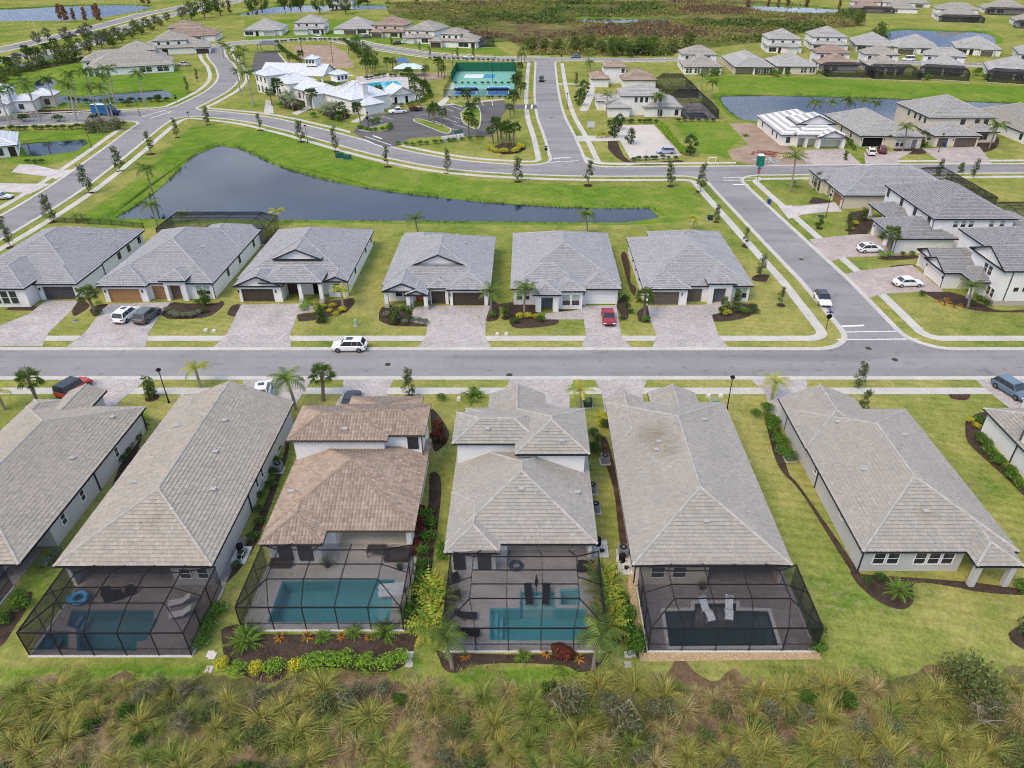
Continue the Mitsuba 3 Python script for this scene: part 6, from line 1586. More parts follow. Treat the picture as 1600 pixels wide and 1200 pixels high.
# far hedges and trees
FAR = (1.2, 1.7)
hedge_row('hedge_shrub', 'mesh_dark', [(-155.46,216.91),(-145.07,218.54),(-128.81,220.19),(-121.24,224.4)], 2.0, 'dark clipped hedge shrub', 'long hedge beside the entry road', (1.2, 1.5))
hedge_row('hedge_shrub', 'mesh_dark', [(-161.26,261.73),(-150.03,257.3),(-123.34,261.73)], 3.0, 'dark hedge shrub', 'hedge along the entry pond', FAR)
hedge_row('hedge_shrub', 'mesh_dark', [(-214.99,311.84),(-210.7,331.44),(-202.97,353.4),(-202.66,382.65)], 3.4, 'dark hedge shrub', 'hedge along the boulevard', (1.7, 2.3))
hedge_row('hedge_shrub', 'mesh_dark', [(-134.06,416.72),(-123.32,427.51),(-100.61,427.51)], 2.6, 'dark clipped hedge shrub', 'hedge round the fenced dog park', (1.3, 1.6))
hedge_row('hedge_shrub', 'mesh_dark', [(-134.06,416.72),(-119.14,382.65),(-102.36,349.56)], 2.6, 'dark clipped hedge shrub', 'hedge round the fenced dog park', (1.3, 1.6))
hedge_row('hedge_shrub', 'mesh_dark', [(-99.91,427.51),(-88.29,396.6),(-79.66,369.59)], 2.6, 'dark clipped hedge shrub', 'hedge round the fenced dog park', (1.4, 1.8))
hedge_row('hedge_shrub', 'mesh_dark', [(-46.33,361.33),(-24.43,355.35),(-4.95,351.47)], 2.3, 'low dark hedge shrub', 'low hedge behind the sports courts', (.9, 1.2))
hedge_row('hedge_shrub', 'mesh_green', [(-50.89,221.02),(-45.75,216.11),(-41.31,217.72),(-41.06,224.4)], 1.7, 'green hedge shrub', 'hedges at the parking lot entry', (.9, 1.2))
hedge_row('hedge_shrub', 'mesh_green', [(-36.24,201.04),(-31.28,199.63),(-23.66,202.46),(-18.55,205.36),(-11.49,208.34)], 2.0, 'green hedge shrub', 'hedges in front of the parking lot', (.9, 1.2))
hedge_row('hedge_shrub', 'mesh_green', [(-50.56,247.79),(-47,251.94),(-39.6,252.99),(-36.08,259.5),(-34.06,271.03)], 2.2, 'green hedge shrub', 'hedges right of the clubhouse', (1.1, 1.5))
hedge_row('hedge_shrub', 'mesh_dark', [(-64.63,304.29),(-58.25,311.84),(-47.8,311.84),(-38.66,290.14),(-34.75,271.03)], 2.2, 'dark hedge shrub', 'hedges behind the clubhouse pool', (1.1, 1.6))
hedge_row('hedge_shrub', 'mesh_croton', [(-10.36,195.52),(-8.16,192.19),(-5.6,191.54),(-2.56,192.85),(-1.4,198.24)], 1.5, 'yellow green shrub', 'yellow shrubs round the palm cluster', (1.0, 1.4))
hedge_row('hedge_shrub', 'mesh_lime', [(40.67,224.4),(40.61,209.09),(41.52,189.61)], 1.1, 'bright green hedge shrub', 'hedge right of the sand lot', (1.1, 1.3))
hedge_row('hedge_shrub', 'mesh_dark', [(26.54,184),(30.81,185.22),(39.27,186.45)], 1.5, 'dark hedge shrub', 'hedge in front of the sand lot', (.8, 1.1))
hedge_row('hedge_shrub', 'mesh_dark', [(24.97,227),(32.94,227.88),(40.83,227.88)], 1.7, 'dark hedge shrub', 'hedge behind the sand lot', (1, 1.3))
hedge_row('hedge_shrub', 'mesh_dark', [(45.48,229.65),(52.03,229.65),(58.98,229.65)], 2.0, 'dark hedge shrub', 'hedge beside the model home cage', (1, 1.3))
hedge_row('hedge_shrub', 'mesh_croton', [(19.88,208.34),(23.67,209.85)], 1.0, 'yellow flowering shrub', 'yellow shrubs at the sand lot entry', (.7, .9))
hedge_row('hedge_shrub', 'mesh_green', [(90.92,209.09),(87.85,194.18)], 1.6, 'green hedge shrub', 'hedge right of the unfinished house', (.8, 1))
hedge_row('hedge_shrub', 'mesh_dark', [(-127.19,182.19),(-122.32,182.19)], 1.5, 'dark hedge shrub', 'hedge of the house at the left edge', (.9, 1.2))
plant('shrub', 'mesh_dark', [(-155.9,229.65),(-145.18,229.65),(-134.98,231.45),(-134.81,252.99),(-128.25,261.73)], 'round dark clipped bush', SB, 'round bushes along the entry road', (1.9, 2.3))
plant('shrub', 'mesh_green', [(-82.26,250.89),(-74.71,246.77),(-74.5,254.06),(-59.83,236.99),(-58.2,238.89),(-65.4,238.89),(-67.76,236.05),(-58.19,229.65),(-47.22,226.13),(-45.96,227.88)], 'green clubhouse shrub', SB, 'shrubs in front of the clubhouse', (1.3, 1.9))
plant('tree', 'mesh_tree_a', [(-68.31,334.92),(-79.44,365.42),(-74.1,353.4),(41.2,369.59),(48.93,365.42),(60.13,369.59),(57.37,376.02),(45.96,373.85),(56.4,387.2),(194.13,433.1),(183.19,416.72),(187.13,411.51)], 'dark dense tree', 'tree', 'dark dense trees', (.75, 1.05))
plant('wild_bush', 'mesh_wild_grey', [(-126.72,216.11),(-124.7,217.72),(-122.64,218.54)], 'large grey green bush', 'bush', 'large bushes at the entry corner', (2.2, 2.8))
plant('tree', 'mesh_tree_b', [(-211.67,314.96),(-208.98,304.29),(-206.74,349.56),(-210.15,361.33),(-212.83,355.35),(-220.17,411.51),(-225.6,433.1),(-225.81,444.7),(-228.96,463.24),(-232.36,483.27),(-236.05,505),(-239.22,528.65),(8.7,391.84),(14.98,387.2),(2.21,382.65),(24.27,382.65),(31.25,391.84),(36.48,378.2),(72.33,387.2),(83.99,406.43),(211.14,505),(229.33,545.61)], 'mid green bushy tree', 'tree', 'bushy green trees', (.7, 1.05))
plant('tree', 'mesh_tree_c', [(-215.44,324.66),(-221.35,345.79),(-264.5,433.1),(-257.25,411.51),(-216,396.6),(-222.07,416.72),(-236.36,545.61),(-241.48,563.63),(-241.52,433.1),(-247.85,422.05),(-251.18,444.7)], 'thin grey green tree', 'tree', 'thin greyish trees along the boulevard', (.8, 1.1))
plant('cypress', 'mesh_bald', [(-312.3,532.8),(-304.35,524.57),(-303.28,532.8),(-291.23,524.57),(-295.67,545.61),(-279.87,520.54),(-230.91,660.94),(-215.18,636.66),(-315.27,660.94),(-311.05,660.94),(172.48,625.15),(191.78,636.66),(195.97,625.15),(207.04,636.66),(218.47,625.15),(235.35,603.27),(-216.53,582.81),(-233.42,603.27)], 'slim reddish bald cypress', 'tree', 'reddish cypresses in the distance', (.8, 1.3))
plant('tree', 'mesh_tree_a', [(-200.17,582.81),(-196.32,592.88),(-185.77,614.03),(-177.84,603.27),(-176.48,625.15),(-151.06,582.81),(-148.91,614.03),(-132.35,582.81),(-133.79,636.66),(-128.41,648.58),(-230.56,582.81),(-224.38,554.48),(-220,573.07),(-170.59,603.27),(-226.34,537.01),(-91.21,660.94),(-66.05,673.75)], 'dark distant tree', 'tree', 'dark trees at the top of the view', (1.1, 1.7))
plant('shrub', 'mesh_green', [(123.1,314.96),(143.4,314.96),(144.2,311.84),(158.96,308.78),(167.74,324.66),(159.67,304.29),(185.05,314.96),(191.59,324.66),(183.17,304.29),(194.22,297.06),(169.25,382.65),(199.19,382.65),(235.63,406.43),(146.45,399.01),(78.29,314.96),(75.84,313.39),(101.49,314.96),(102.4,311.84),(106.8,313.39),(146.88,324.66),(174.26,336.69)], 'green bush beside the lakeside houses', SB, 'bushes between the lakeside houses', (1.6, 2.4))

# the scrub along the bottom: tussocks and bushes one by one, low growth as one mass
SR = np.random.default_rng(5)


def scatter(n, y0, y1, dmin, rng, x0=-10, x1=1610):
    out = []
    for _ in range(n * 30):
        if len(out) >= n:
            break
        px, py = rng.uniform(x0, x1), rng.uniform(y0, y1)
        t = 49.0 / (593.0 + .845 * (py - 600))
        q = np.array([(px - 823) * t, (937.1 - .5348 * (py - 600)) * t])
        if scrub_edge.contains(Point(q)) and bed_union.distance(Point(q)) > 1.7 and all((q[0] - o[0]) ** 2 + (q[1] - o[1]) ** 2 > dmin ** 2 for o in out):
            out.append(q)
    return out


scrub_edge = scrub_zone.buffer(.5)
spots = scatter(300, 1076, 1235, 1.0, SR)
zone_n = meshkit.fbm(np.c_[np.array(spots) * .16, np.zeros(len(spots))], 3, seed=9)
A_, B_, C_, Dd, E_, F_ = [], [], [], [], [], []
for q, zn in zip(spots, zone_n):
    r_ = SR.random()
    tan = zn > .5
    if r_ < .34:
        (B_ if tan else A_).append(q)
    elif r_ < .52:
        A_.append(q)
    elif r_ < .72:
        C_.append(q)
    elif r_ < .80:
        Dd.append(q)
    elif r_ < .87:
        E_.append(q)
    else:
        F_.append(q)
GRP = 'grass tussocks and bushes of the dry scrub'
plant('grass_tussock', 'mesh_tuft_a', A_, 'olive grass tussock', 'grass tussock', 'olive grass tussocks', (.4, 1.15), tilt=16)
plant('grass_tussock', 'mesh_tuft_b', B_, 'straw coloured grass tussock', 'grass tussock', 'straw coloured grass tussocks', (.4, 1.1), tilt=16)
plant('grass_tussock', 'mesh_tuft_c', C_, 'green grass tussock', 'grass tussock', 'green grass tussocks', (.4, 1.15), tilt=16)
plant('wild_bush', 'mesh_wild_green', Dd, 'dark green wild bush', 'bush', 'dark green wild bushes', (.4, 1.0), tilt=10)
plant('wild_bush', 'mesh_wild_grey', E_, 'grey green wild bush', 'bush', 'grey green wild bushes', (.4, 1.15), tilt=10)
plant('dead_bush', 'mesh_wild_dead', F_[::2], 'half dead pale twigged bush', 'bush', 'half dead bushes with pale twigs', (.5, .85))
plant('wild_bush', 'mesh_wild_low', F_[1::2], 'low bright green wild bush', 'bush', 'low bright green wild bushes', (.7, 1.2))
plant('wild_tree', 'mesh_wild_green', [(33.36,33.65),(33.42,32.84)], 'large dark wild bush', 'bush', 'large dark wild trees at lower right', (1.5, 1.8))
plant('dead_bush', 'mesh_wild_dead', [(33.04,30.76),(6.92,30.76),(2.73,31.78)], 'large bare branched bush', 'bush', 'large bare branched bushes', (1.2, 1.5))
n_ = 60000
px_, py_ = SR.uniform(-30, 1630, n_), SR.uniform(1040, 1240, n_)
t_ = 49.0 / (593.0 + .845 * (py_ - 600))
q_ = np.c_[(px_ - 823) * t_, (937.1 - .5348 * (py_ - 600)) * t_]
dn_ = meshkit.fbm(np.c_[q_ * .4, np.zeros(n_)], 3, seed=4)
q_ = q_[shapely.contains_xy(scrub_zone.buffer(3), q_[:, 0], q_[:, 1]) & (dn_ > .43 + .1 * SR.random(n_) + .14 * np.clip(shapely.distance(shapely.points(q_), scrub_zone) / 3, 0, 1))]
m_ = len(q_)
an_, hh_ = SR.random(m_) * 6.283, SR.uniform(.08, .5, m_)
sd_ = np.c_[-np.sin(an_), np.cos(an_), np.zeros(m_)] * .022
b_ = np.c_[q_, np.full(m_, .01)]
tip_ = b_ + np.c_[np.cos(an_) * hh_ * .7, np.sin(an_) * hh_ * .7, hh_]
tone_ = meshkit.fbm(np.c_[q_ * .25 + 30, np.zeros(m_)], 3, seed=6)[:, None]
col_ = vary(SR, np.where(tone_ > .52, [0.3, 0.235, 0.13], np.where(tone_ > .45, [0.18, 0.18, 0.06], [0.09, 0.13, 0.03])), m_, .2)
solo('ground_cover', G().add(np.stack([b_ - sd_, b_ + sd_, tip_], 1).reshape(-1, 3), np.arange(m_ * 3).reshape(-1, 3), np.repeat(col_, 3, 0)), 'LEAF', 'low dry grass and weeds between the tussocks', 'grass', kind='stuff')

nb_ = 15000
px_, py_ = SR.uniform(-30, 1630, nb_), SR.uniform(1066, 1240, nb_)
t_ = 49.0 / (593.0 + .845 * (py_ - 600))
q_ = np.c_[(px_ - 823) * t_, (937.1 - .5348 * (py_ - 600)) * t_]
dn_ = meshkit.fbm(np.c_[q_ * .35 + 70, np.zeros(nb_)], 3, seed=12)
q_ = q_[shapely.contains_xy(scrub_zone, q_[:, 0], q_[:, 1]) & (dn_ > .5 + .12 * SR.random(nb_))]
m_ = len(q_)
b_ = np.c_[q_, SR.uniform(.0, .3, m_)]
e_ = b_ + SR.normal(0, .3, (m_, 3)) + [0, 0, .25]
sd_ = SR.normal(0, .012, (m_, 3))
solo('dry_brush', G().add(np.stack([b_ - sd_, b_ + sd_, e_ + sd_, e_ - sd_], 1).reshape(-1, 3), (UPQ[None] + (np.arange(m_) * 4)[:, None, None]).reshape(-1, 3), np.repeat(vary(SR, np.array([(0.2, 0.135, 0.085), (0.27, 0.2, 0.13), (0.13, 0.09, 0.06)])[SR.integers(0, 3, m_)], m_, .2), 4, 0)), 'LEAF', 'tangled brown dry stems in the scrub', 'brush', kind='stuff')

# marsh vegetation far away: one mass
MR = np.random.default_rng(8)
mb = marsh.bounds
n_ = 15000
q_ = np.c_[MR.uniform(mb[0], mb[2], n_), MR.uniform(mb[1], mb[3], n_)]
ok_ = shapely.contains_xy(marsh.difference(holes.buffer(3)), q_[:, 0], q_[:, 1])
q_ = q_[ok_]
dn_ = meshkit.fbm(np.c_[q_ * .02, np.zeros(len(q_))], 4, seed=14)
q_ = q_[dn_ > .36 + .25 * MR.random(len(q_))]
mg = G()
tone_ = meshkit.fbm(np.c_[q_ * .015 + 50, np.zeros(len(q_))], 4, seed=3)
for q, t in zip(q_, tone_):
    c = np.array((0.14, 0.1, 0.06) if t > .62 else (0.19, 0.17, 0.065) if t > .54 else (0.14, 0.155, 0.045) if t > .42 else (0.085, 0.115, 0.035))
    s = MR.uniform(.9, 2.4) * (1.5 if t < .4 else 1)
    d, p = ball(MR, 15, s, .5)
    leaves(mg, MR, np.r_[q, s * .35] + p * [1, 1, .6], s * .42, [c], .25, nrm=d * .6 + [0, 0, .5])
solo('marsh_scrub', mg, 'LEAF', 'olive and brown marsh scrub filling the top of the view', 'marsh vegetation', kind='stuff')
# reeds on the lake margins
RG = G()
for nm_, (pts, txt) in list(LAKES.items())[:2]:
    sh_ = smooth_ring(pts)
    L_ = sh_.exterior.length
    k_ = int(L_ * 9)
    t_ = MR.random(k_)
    nn_ = meshkit.fbm(np.c_[t_ * 60, np.zeros(k_), np.zeros(k_)], 3, seed=2)
    t_ = t_[nn_ > .42]
    b_ = np.array([sh_.exterior.interpolate(t, normalized=True).coords[0] for t in t_]) + MR.normal(0, .35, (len(t_), 2))
    k_ = len(b_)
    an_, hh_ = MR.random(k_) * 6.283, MR.uniform(.25, .8, k_)
    sd_ = np.c_[-np.sin(an_), np.cos(an_), np.zeros(k_)] * .09
    b_ = np.c_[b_, np.full(k_, -.62)]
    tp_ = b_ + np.c_[np.cos(an_) * .2, np.sin(an_) * .2, hh_]
    RG.add(np.stack([b_ - sd_, b_ + sd_, tp_], 1).reshape(-1, 3), np.arange(k_ * 3).reshape(-1, 3), np.repeat(vary(MR, (0.075, 0.11, 0.03), k_, .25), 3, 0))
solo('lake_reeds', RG, 'LEAF', 'thin green reeds along the lake shores', 'reeds', kind='stuff')
# ------------------------------------------------------------------ vehicles
CARS = {  # length, width, height, belt, hood height, x of windscreen foot, roof front, roof rear, rear window foot, rear deck height, wheel radius
    'sedan': (4.8, 1.86, 1.45, .95, .78, 1.05, .35, -1.0, -1.75, .98, .33), 'suv': (4.8, 1.95, 1.74, 1.08, .95, 1.2, .5, -1.75, -2.2, 1.08, .37), 'hatch': (4.5, 1.88, 1.6, 1.0, .86, 1.15, .35, -1.3, -2.05, 1.02, .35),
    'van': (5.4, 2.05, 2.2, 1.15, 1.1, 1.75, 1.2, -2.5, -2.66, 1.15, .36), 'pickup': (5.8, 2.05, 1.9, 1.15, 1.1, 1.1, .55, -.75, -.95, 1.12, .4), 'jeep': (4.3, 1.9, 1.85, 1.12, 1.08, .75, .55, -1.9, -2.05, 1.12, .4)}


def car(text, kind, paint, xy, heading, name='parked_car', cat='car', roof=None, scale=1.0, group=None):
    L, W, H, belt, hood, xa, xb, xc, xd, deck, wr = CARS[kind]
    k = thing(name, text, cat, group)
    tw = T().translate([float(xy[0]), float(xy[1]), .017]).rotate([0, 0, 1], heading).scale(scale)
    paint = np.array(paint)
    put = lambda nm, g, b, par=k, **q: part(par, nm, g, b, tw=tw, **q)  # noqa: E731
    xs = np.array([-.5, -.485, -.44, -.36, -.2, 0, .15, .25, .36, .44, .485, .5]) * L
    b = G()
    rings = []
    for x in xs:
        u = abs(x) / (L / 2)
        w = W / 2 * (1 - .13 * u ** 5)
        zt = np.interp(x, [-L / 2, -L / 2 + .12, xd - .05, xd + .25, xa - .15, xa + .25, L / 2 - .25, L / 2], [deck - .22, deck - .04, deck, belt, belt, hood + .06, hood - .06, hood - .24])
        zb = .22 + .14 * u ** 6
        rings.append([(x, -w * .9, zb), (x, -w, zb + .16), (x, -w, zt - .22), (x, -w * .955, zt - .05), (x, -w * .82, zt), (x, w * .82, zt), (x, w * .955, zt - .05), (x, w, zt - .22), (x, w, zb + .16), (x, w * .9, zb)])
    v = np.array(rings).reshape(-1, 3)
    n, m = len(xs), 10
    f = [t for i in range(n - 1) for j in range(m) for t in ([i * m + j, i * m + (j + 1) % m, (i + 1) * m + (j + 1) % m], [i * m + j, (i + 1) * m + (j + 1) % m, (i + 1) * m + j])]
    f += [[0, j + 1, j] for j in range(1, m - 1)] + [[(n - 1) * m, (n - 1) * m + j, (n - 1) * m + j + 1] for j in range(1, m - 1)]
    b.add(v, np.array(f)[:, ::-1], paint)
    scene[uniq(k + '__body')] = dict(mikit.ply((v, np.array(f)[:, ::-1]), 'PAINT', smooth=True, color=np.broadcast_to(paint, v.shape)), to_world=tw)
    wb, wt = W / 2 * .93, W / 2 * .76
    if kind == 'jeep':
        wt = W / 2 * .86
    lo, hi = [(xa, -wb), (xa, wb), (xd, wb), (xd, -wb)], [(xb, -wt), (xb, wt), (xc, wt), (xc, -wt)]
    P = [(x, y, belt - .05) for x, y in lo] + [(x, y, H - .06) for x, y in hi]
    gl = G()
    for a in ([0, 1, 5, 4], [1, 2, 6, 5], [2, 3, 7, 6], [3, 0, 4, 7]):
        gl.add([P[i] for i in a], UPQ)
    put('window', gl, 'GLASS')
    rf = G()
    rc = paint if roof is None else np.array(roof)
    q = [(xb + .1, -wt - .03), (xb + .1, wt + .03), (xc - .06, wt + .03), (xc - .06, -wt - .03)]
    rf.add([(x, y, H - .09) for x, y in q] + [(x * .97, y * .9, H) for x, y in q], [[0, 1, 5], [0, 5, 4], [1, 2, 6], [1, 6, 5], [2, 3, 7], [2, 7, 6], [3, 0, 4], [3, 4, 7], [4, 5, 6], [4, 6, 7]], rc)
    for i in range(4):
        rf.bar(np.array(P[i]) * [1.005, 1.01, 1], np.array(P[i + 4]) * [1.005, 1.01, 1], .09, .07, rc)
    xm = (xb + xc) / 2
    for s in (-1, 1):
        for x in (xm + .12,) + ((xm - (xb - xc) * .3,) if kind in ('suv', 'van') else ()):
            rf.bar((x, s * wb * 1.005, belt - .05), (x - .03, s * wt * 1.01, H - .06), .08, .03, rc * .9)
    put('roof', rf, 'PAINT')
    for sx in (1, -1):
        for sy in (1, -1):
            x, y = sx * L * .305, sy * (W / 2 - .1)
            t = G().tube([(x, y - .12 * sy, wr), (x, y + .115 * sy, wr)], wr, 14, (0.02, 0.02, 0.021))
            wk = put('wheel', t, 'VC')
            put('rim', G().tube([(x, y + .1 * sy, wr), (x, y + .125 * sy, wr)], wr * .62, 10, (0.3, 0.3, 0.31) if kind != 'suv' else (0.12, 0.12, 0.12)), 'METAL', wk)
    for s in (-1, 1):
        put('headlight', G().box(L / 2 - .22, L / 2 - .03, s * W * .36 - .2, s * W * .36 + .2, hood - .28, hood - .14, (0.7, 0.72, 0.74)), 'PAINT')
        put('tail_light', G().box(-L / 2 - .01, -L / 2 + .14, s * W * .38 - .16, s * W * .38 + .16, deck - .34, deck - .14, (0.3, 0.015, 0.012)), 'PAINT')
    put('bumper', G().box(L / 2 - .1, L / 2 + .02, -W * .36, W * .36, .3, .48, (0.03, 0.03, 0.032)).box(-L / 2 - .02, -L / 2 + .1, -W * .36, W * .36, .3, .48, (0.03, 0.03, 0.032)), 'VC')
    if kind in ('suv', 'hatch') and paint.min() > .5:
        put('sunroof', G().box(xc * .35, xb * .75, -wt * .55, wt * .55, H - .01, H + .006), 'GLASS')
    if kind == 'pickup':
        put('truck_bed', G().box(-L / 2 + .15, xd - .1, -W * .4, W * .4, deck - .02, deck + .012, (0.02, 0.02, 0.02)), 'VC')
    return k


WHT, SIL = (0.78, 0.79, 0.8), (0.42, 0.43, 0.45)
car('white SUV parked along the kerb of the main street', 'suv', WHT, (-24.7,86.44), 180)
car('white SUV on the drive with wood toned garage doors, seen from behind', 'suv', WHT, (-60.41,96.05), 84)
car('dark grey SUV beside the white one on the same drive', 'suv', (0.09, 0.1, 0.1), (-57.12,95.84), 82)
car('dark red sedan on the drive of the white garage house', 'sedan', (0.25, 0.008, 0.02), (12.23,95.42), -91)
car('white crossover on the drive of the house with open garage', 'hatch', WHT, (62.68,122.75), 4)
car('white sedan on the drive nearest the street corner', 'sedan', WHT, (62.86,107.88), 3)
car('white car with black glass roof parked on the side street near the stop sign', 'hatch', WHT, (46.58,101.59), -95, roof=(0.02, 0.02, 0.025))
car('steel blue SUV on the drive at the right edge', 'suv', (0.09, 0.15, 0.22), (61.15,75.29), -72)
car('red off road car with black soft top behind the leftmost near house', 'jeep', (0.42, 0.03, 0.015), (-57.26,75.59), 70, roof=(0.015, 0.017, 0.025))
car('white car behind the second house from the left', 'hatch', WHT, (-33.2,74.99), 100)
car('dark car behind the brown tiled house', 'sedan', (0.02, 0.022, 0.028), (-21.65,72.68), 90)
car('white SUV on a drive beside a maroon one, seen from behind', 'suv', WHT, (90.79,190.89), 75)
car('maroon SUV beside the white one', 'suv', (0.13, 0.008, 0.016), (94.49,192.85), 75)
car('silver blue SUV in the sand lot', 'suv', (0.33, 0.38, 0.48), (36.8,191.54), 178)
car('black off road car driving down the north street', 'jeep', (0.02, 0.022, 0.025), (5.82,301.36), -92)
car('blue car driving on the far street', 'sedan', (0.06, 0.12, 0.24), (22.9,364.39), 180)
car('white pickup truck towing a trailer in the clubhouse lot', 'pickup', WHT, (-41.78,241.8), 200, name='pickup_truck', cat='truck')
car('white van parked beyond the lakeside houses', 'van', WHT, (175.45,355.35), 175, name='delivery_van', cat='van')
car('white car on the street above the clubhouse', 'suv', WHT, (-116.34,435.95), 176)
car('dark blue car outside the pinkish roofed house', 'pickup', (0.03, 0.05, 0.13), (-90.13,440.28), 170)
car('black car outside the white two car house', 'suv', (0.02, 0.02, 0.022), (-68.64,412.8), 200)
car('white car beside the black one above the clubhouse', 'suv', WHT, (-64.47,416.72), 20)
car('pale silver car on the street behind the sports courts', 'sedan', (0.6, 0.62, 0.63), (-27.34,363.36), 178)
car('grey pickup beside the long house at the bend', 'pickup', SIL, (-151.34,340.28), 170, name='pickup_truck', cat='truck')
car('dark blue car on the boulevard, nearer of two', 'sedan', (0.03, 0.05, 0.1), (-259.32,447.69), 200, scale=1.1)
car('dark purple car on the boulevard, farther of two', 'suv', (0.04, 0.035, 0.08), (-264.08,464.85), 200, scale=1.1)
car('dark car on the near boulevard lane at the left', 'sedan', (0.03, 0.035, 0.04), (-244.55,371.71), 20)
car('dark car at the top end of the boulevard', 'sedan', (0.03, 0.03, 0.05), (-256.15,690.45), 20)
car('silver car at the left edge beside the diagonal street', 'sedan', (0.55, 0.56, 0.57), (-115.28,153.28), 10)

k = thing('delivery_truck', 'bright blue box delivery truck at the entry road', 'truck')
tw = T().translate([*(-134.7,238.89), .02]).rotate([0, 0, 1], -4)
BL = (0.01, 0.13, 0.36)
part(k, 'cargo_box', G().box(-4.2, 1.6, -1.25, 1.25, .75, 3.3, BL), 'PAINT', tw=tw)
part(k, 'roof', G().box(-4.2, 1.6, -1.25, 1.25, 3.3, 3.36, (0.6, 0.63, 0.65)), 'PAINT', tw=tw)
part(k, 'cab', G().box(1.62, 3.0, -1.1, 1.1, .7, 1.7, (0.01, 0.04, 0.14)).box(3.0, 4.1, -1.05, 1.05, .7, 1.5, (0.01, 0.04, 0.14)).add([(1.62, -1.08, 1.7), (2.95, -1.08, 1.7), (2.95, 1.08, 1.7), (1.62, 1.08, 1.7), (1.62, -1, 2.7), (2.3, -1, 2.7), (2.3, 1, 2.7), (1.62, 1, 2.7)], BOXF, (0.01, 0.04, 0.14)), 'PAINT', tw=tw)
part(k, 'windscreen', G().quad((2.97, -.95, 1.72), (2.97, .95, 1.72), (2.36, .88, 2.66), (2.36, -.88, 2.66)), 'GLASS', tw=tw)
for x in (-2.6, 2.9):
    for s in (-1, 1):
        part(k, 'wheel', G().tube([(x, s * .8, .48), (x, s * 1.15, .48)], .48, 14, (0.02, 0.02, 0.02)), 'VC', tw=tw)
k = thing('trailer', 'low dark utility trailer behind the white pickup', 'trailer')
tw = T().translate([*(-36.48,245.76), .02]).rotate([0, 0, 1], 20)
part(k, 'trailer_bed', G().box(-2.2, 2.2, -1, 1, .5, .65, (0.1, 0.05, 0.04)).box(-2.2, 2.2, -1, -.94, .65, 1.0, (0.05, 0.05, 0.05)).box(-2.2, 2.2, .94, 1, .65, 1.0, (0.05, 0.05, 0.05)), 'VC', tw=tw)
part(k, 'cargo', G().box(-1.6, .2, -.7, .7, .65, 1.4, (0.16, 0.05, 0.035)).box(.4, 1.6, -.5, .5, .65, 1.2, (0.3, 0.3, 0.31)), 'VC', tw=tw)
for s in (-1, 1):
    part(k, 'wheel', G().tube([(0, s * 1.02, .34), (0, s * 1.22, .34)], .34, 12, (0.02, 0.02, 0.02)), 'VC', tw=tw)
k = thing('golf_cart', 'small blue cart inside the open garage', 'cart')
tw = T().translate([68.2, 128.8, .02]).rotate([0, 0, 1], 90)
part(k, 'body', G().box(-1.1, 1.1, -.55, .55, .35, .85, (0.05, 0.15, 0.3)).box(-.9, .1, -.5, .5, .85, 1.2, (0.2, 0.2, 0.2)), 'PAINT', tw=tw)
part(k, 'canopy', G().box(-1.0, .7, -.55, .55, 1.75, 1.82, (0.05, 0.05, 0.06)).box(-1, -.95, -.5, -.45, .85, 1.75, BLACK).box(.6, .65, -.5, -.45, .85, 1.75, BLACK).box(-1, -.95, .45, .5, .85, 1.75, BLACK).box(.6, .65, .45, .5, .85, 1.75, BLACK), 'VC', tw=tw)
for x in (-.7, .75):
    for s in (-1, 1):
        part(k, 'wheel', G().tube([(x, s * .42, .24), (x, s * .6, .24)], .24, 10, (0.02, 0.02, 0.02)), 'VC', tw=tw)

# ------------------------------------------------------------------ street furniture and garden things


def street_lamp(text, xy, h=4.3):
    k = thing('street_lamp', text, 'street lamp', 'black street lamps')
    x, y = xy
    part(k, 'base', G().tube([(x, y, 0), (x, y, .5)], [.14, .1], 8, BLACK), 'VC')
    part(k, 'pole', G().tube([(x, y, .45), (x, y, h)], [.07, .05], 8, BLACK), 'VC')
    part(k, 'lantern', G().tube([(x, y, h), (x, y, h + .4)], [.12, .22], 6, (0.25, 0.25, 0.25)).tube([(x, y, h + .4), (x, y, h + .52), (x, y, h + .72)], [.33, .28, .05], 6, BLACK), 'VC')


for t_, p_ in (('black street lamp beside the second house from the left', (-44.35,73.11)), ('tall black street lamp behind the house of the dark pool', (24.39,71.43)), ('black lamp post beside the loop street between two saplings', (-60.84,202.46)),
               ('black lamp post on the bank of the small left pond', (-118.42,197.56)), ('black lamp post beside the lawn of the beige corner house', (61.27,141.19)), ('black lamp post by the entry intersection', (-123.33,236.99)),
               ('black lamp post in front of the unfinished house row', (109.67,192.85)), ('black lamp post on the lawn of the north street', (13.43,248.82)), ('black lamp post beside the clubhouse parking lot entry', (-46.93,219.36))):
    street_lamp(t_, p_)


def light_pole(text, xy, h, col=BLACK, arm=1.2, name='light_pole', group='tall light poles'):
    k = thing(name, text, 'light pole', group)
    x, y = xy
    part(k, 'pole', G().tube([(x, y, 0), (x, y, h)], [.13, .08], 6, col), 'VC')
    part(k, 'arm', G().bar((x, y, h - .1), (x + arm, y, h + .1), .08, .08, col), 'VC')
    part(k, 'lamp_head', G().box(x + arm - .3, x + arm + .4, y - .2, y + .2, h, h + .2, col), 'VC')


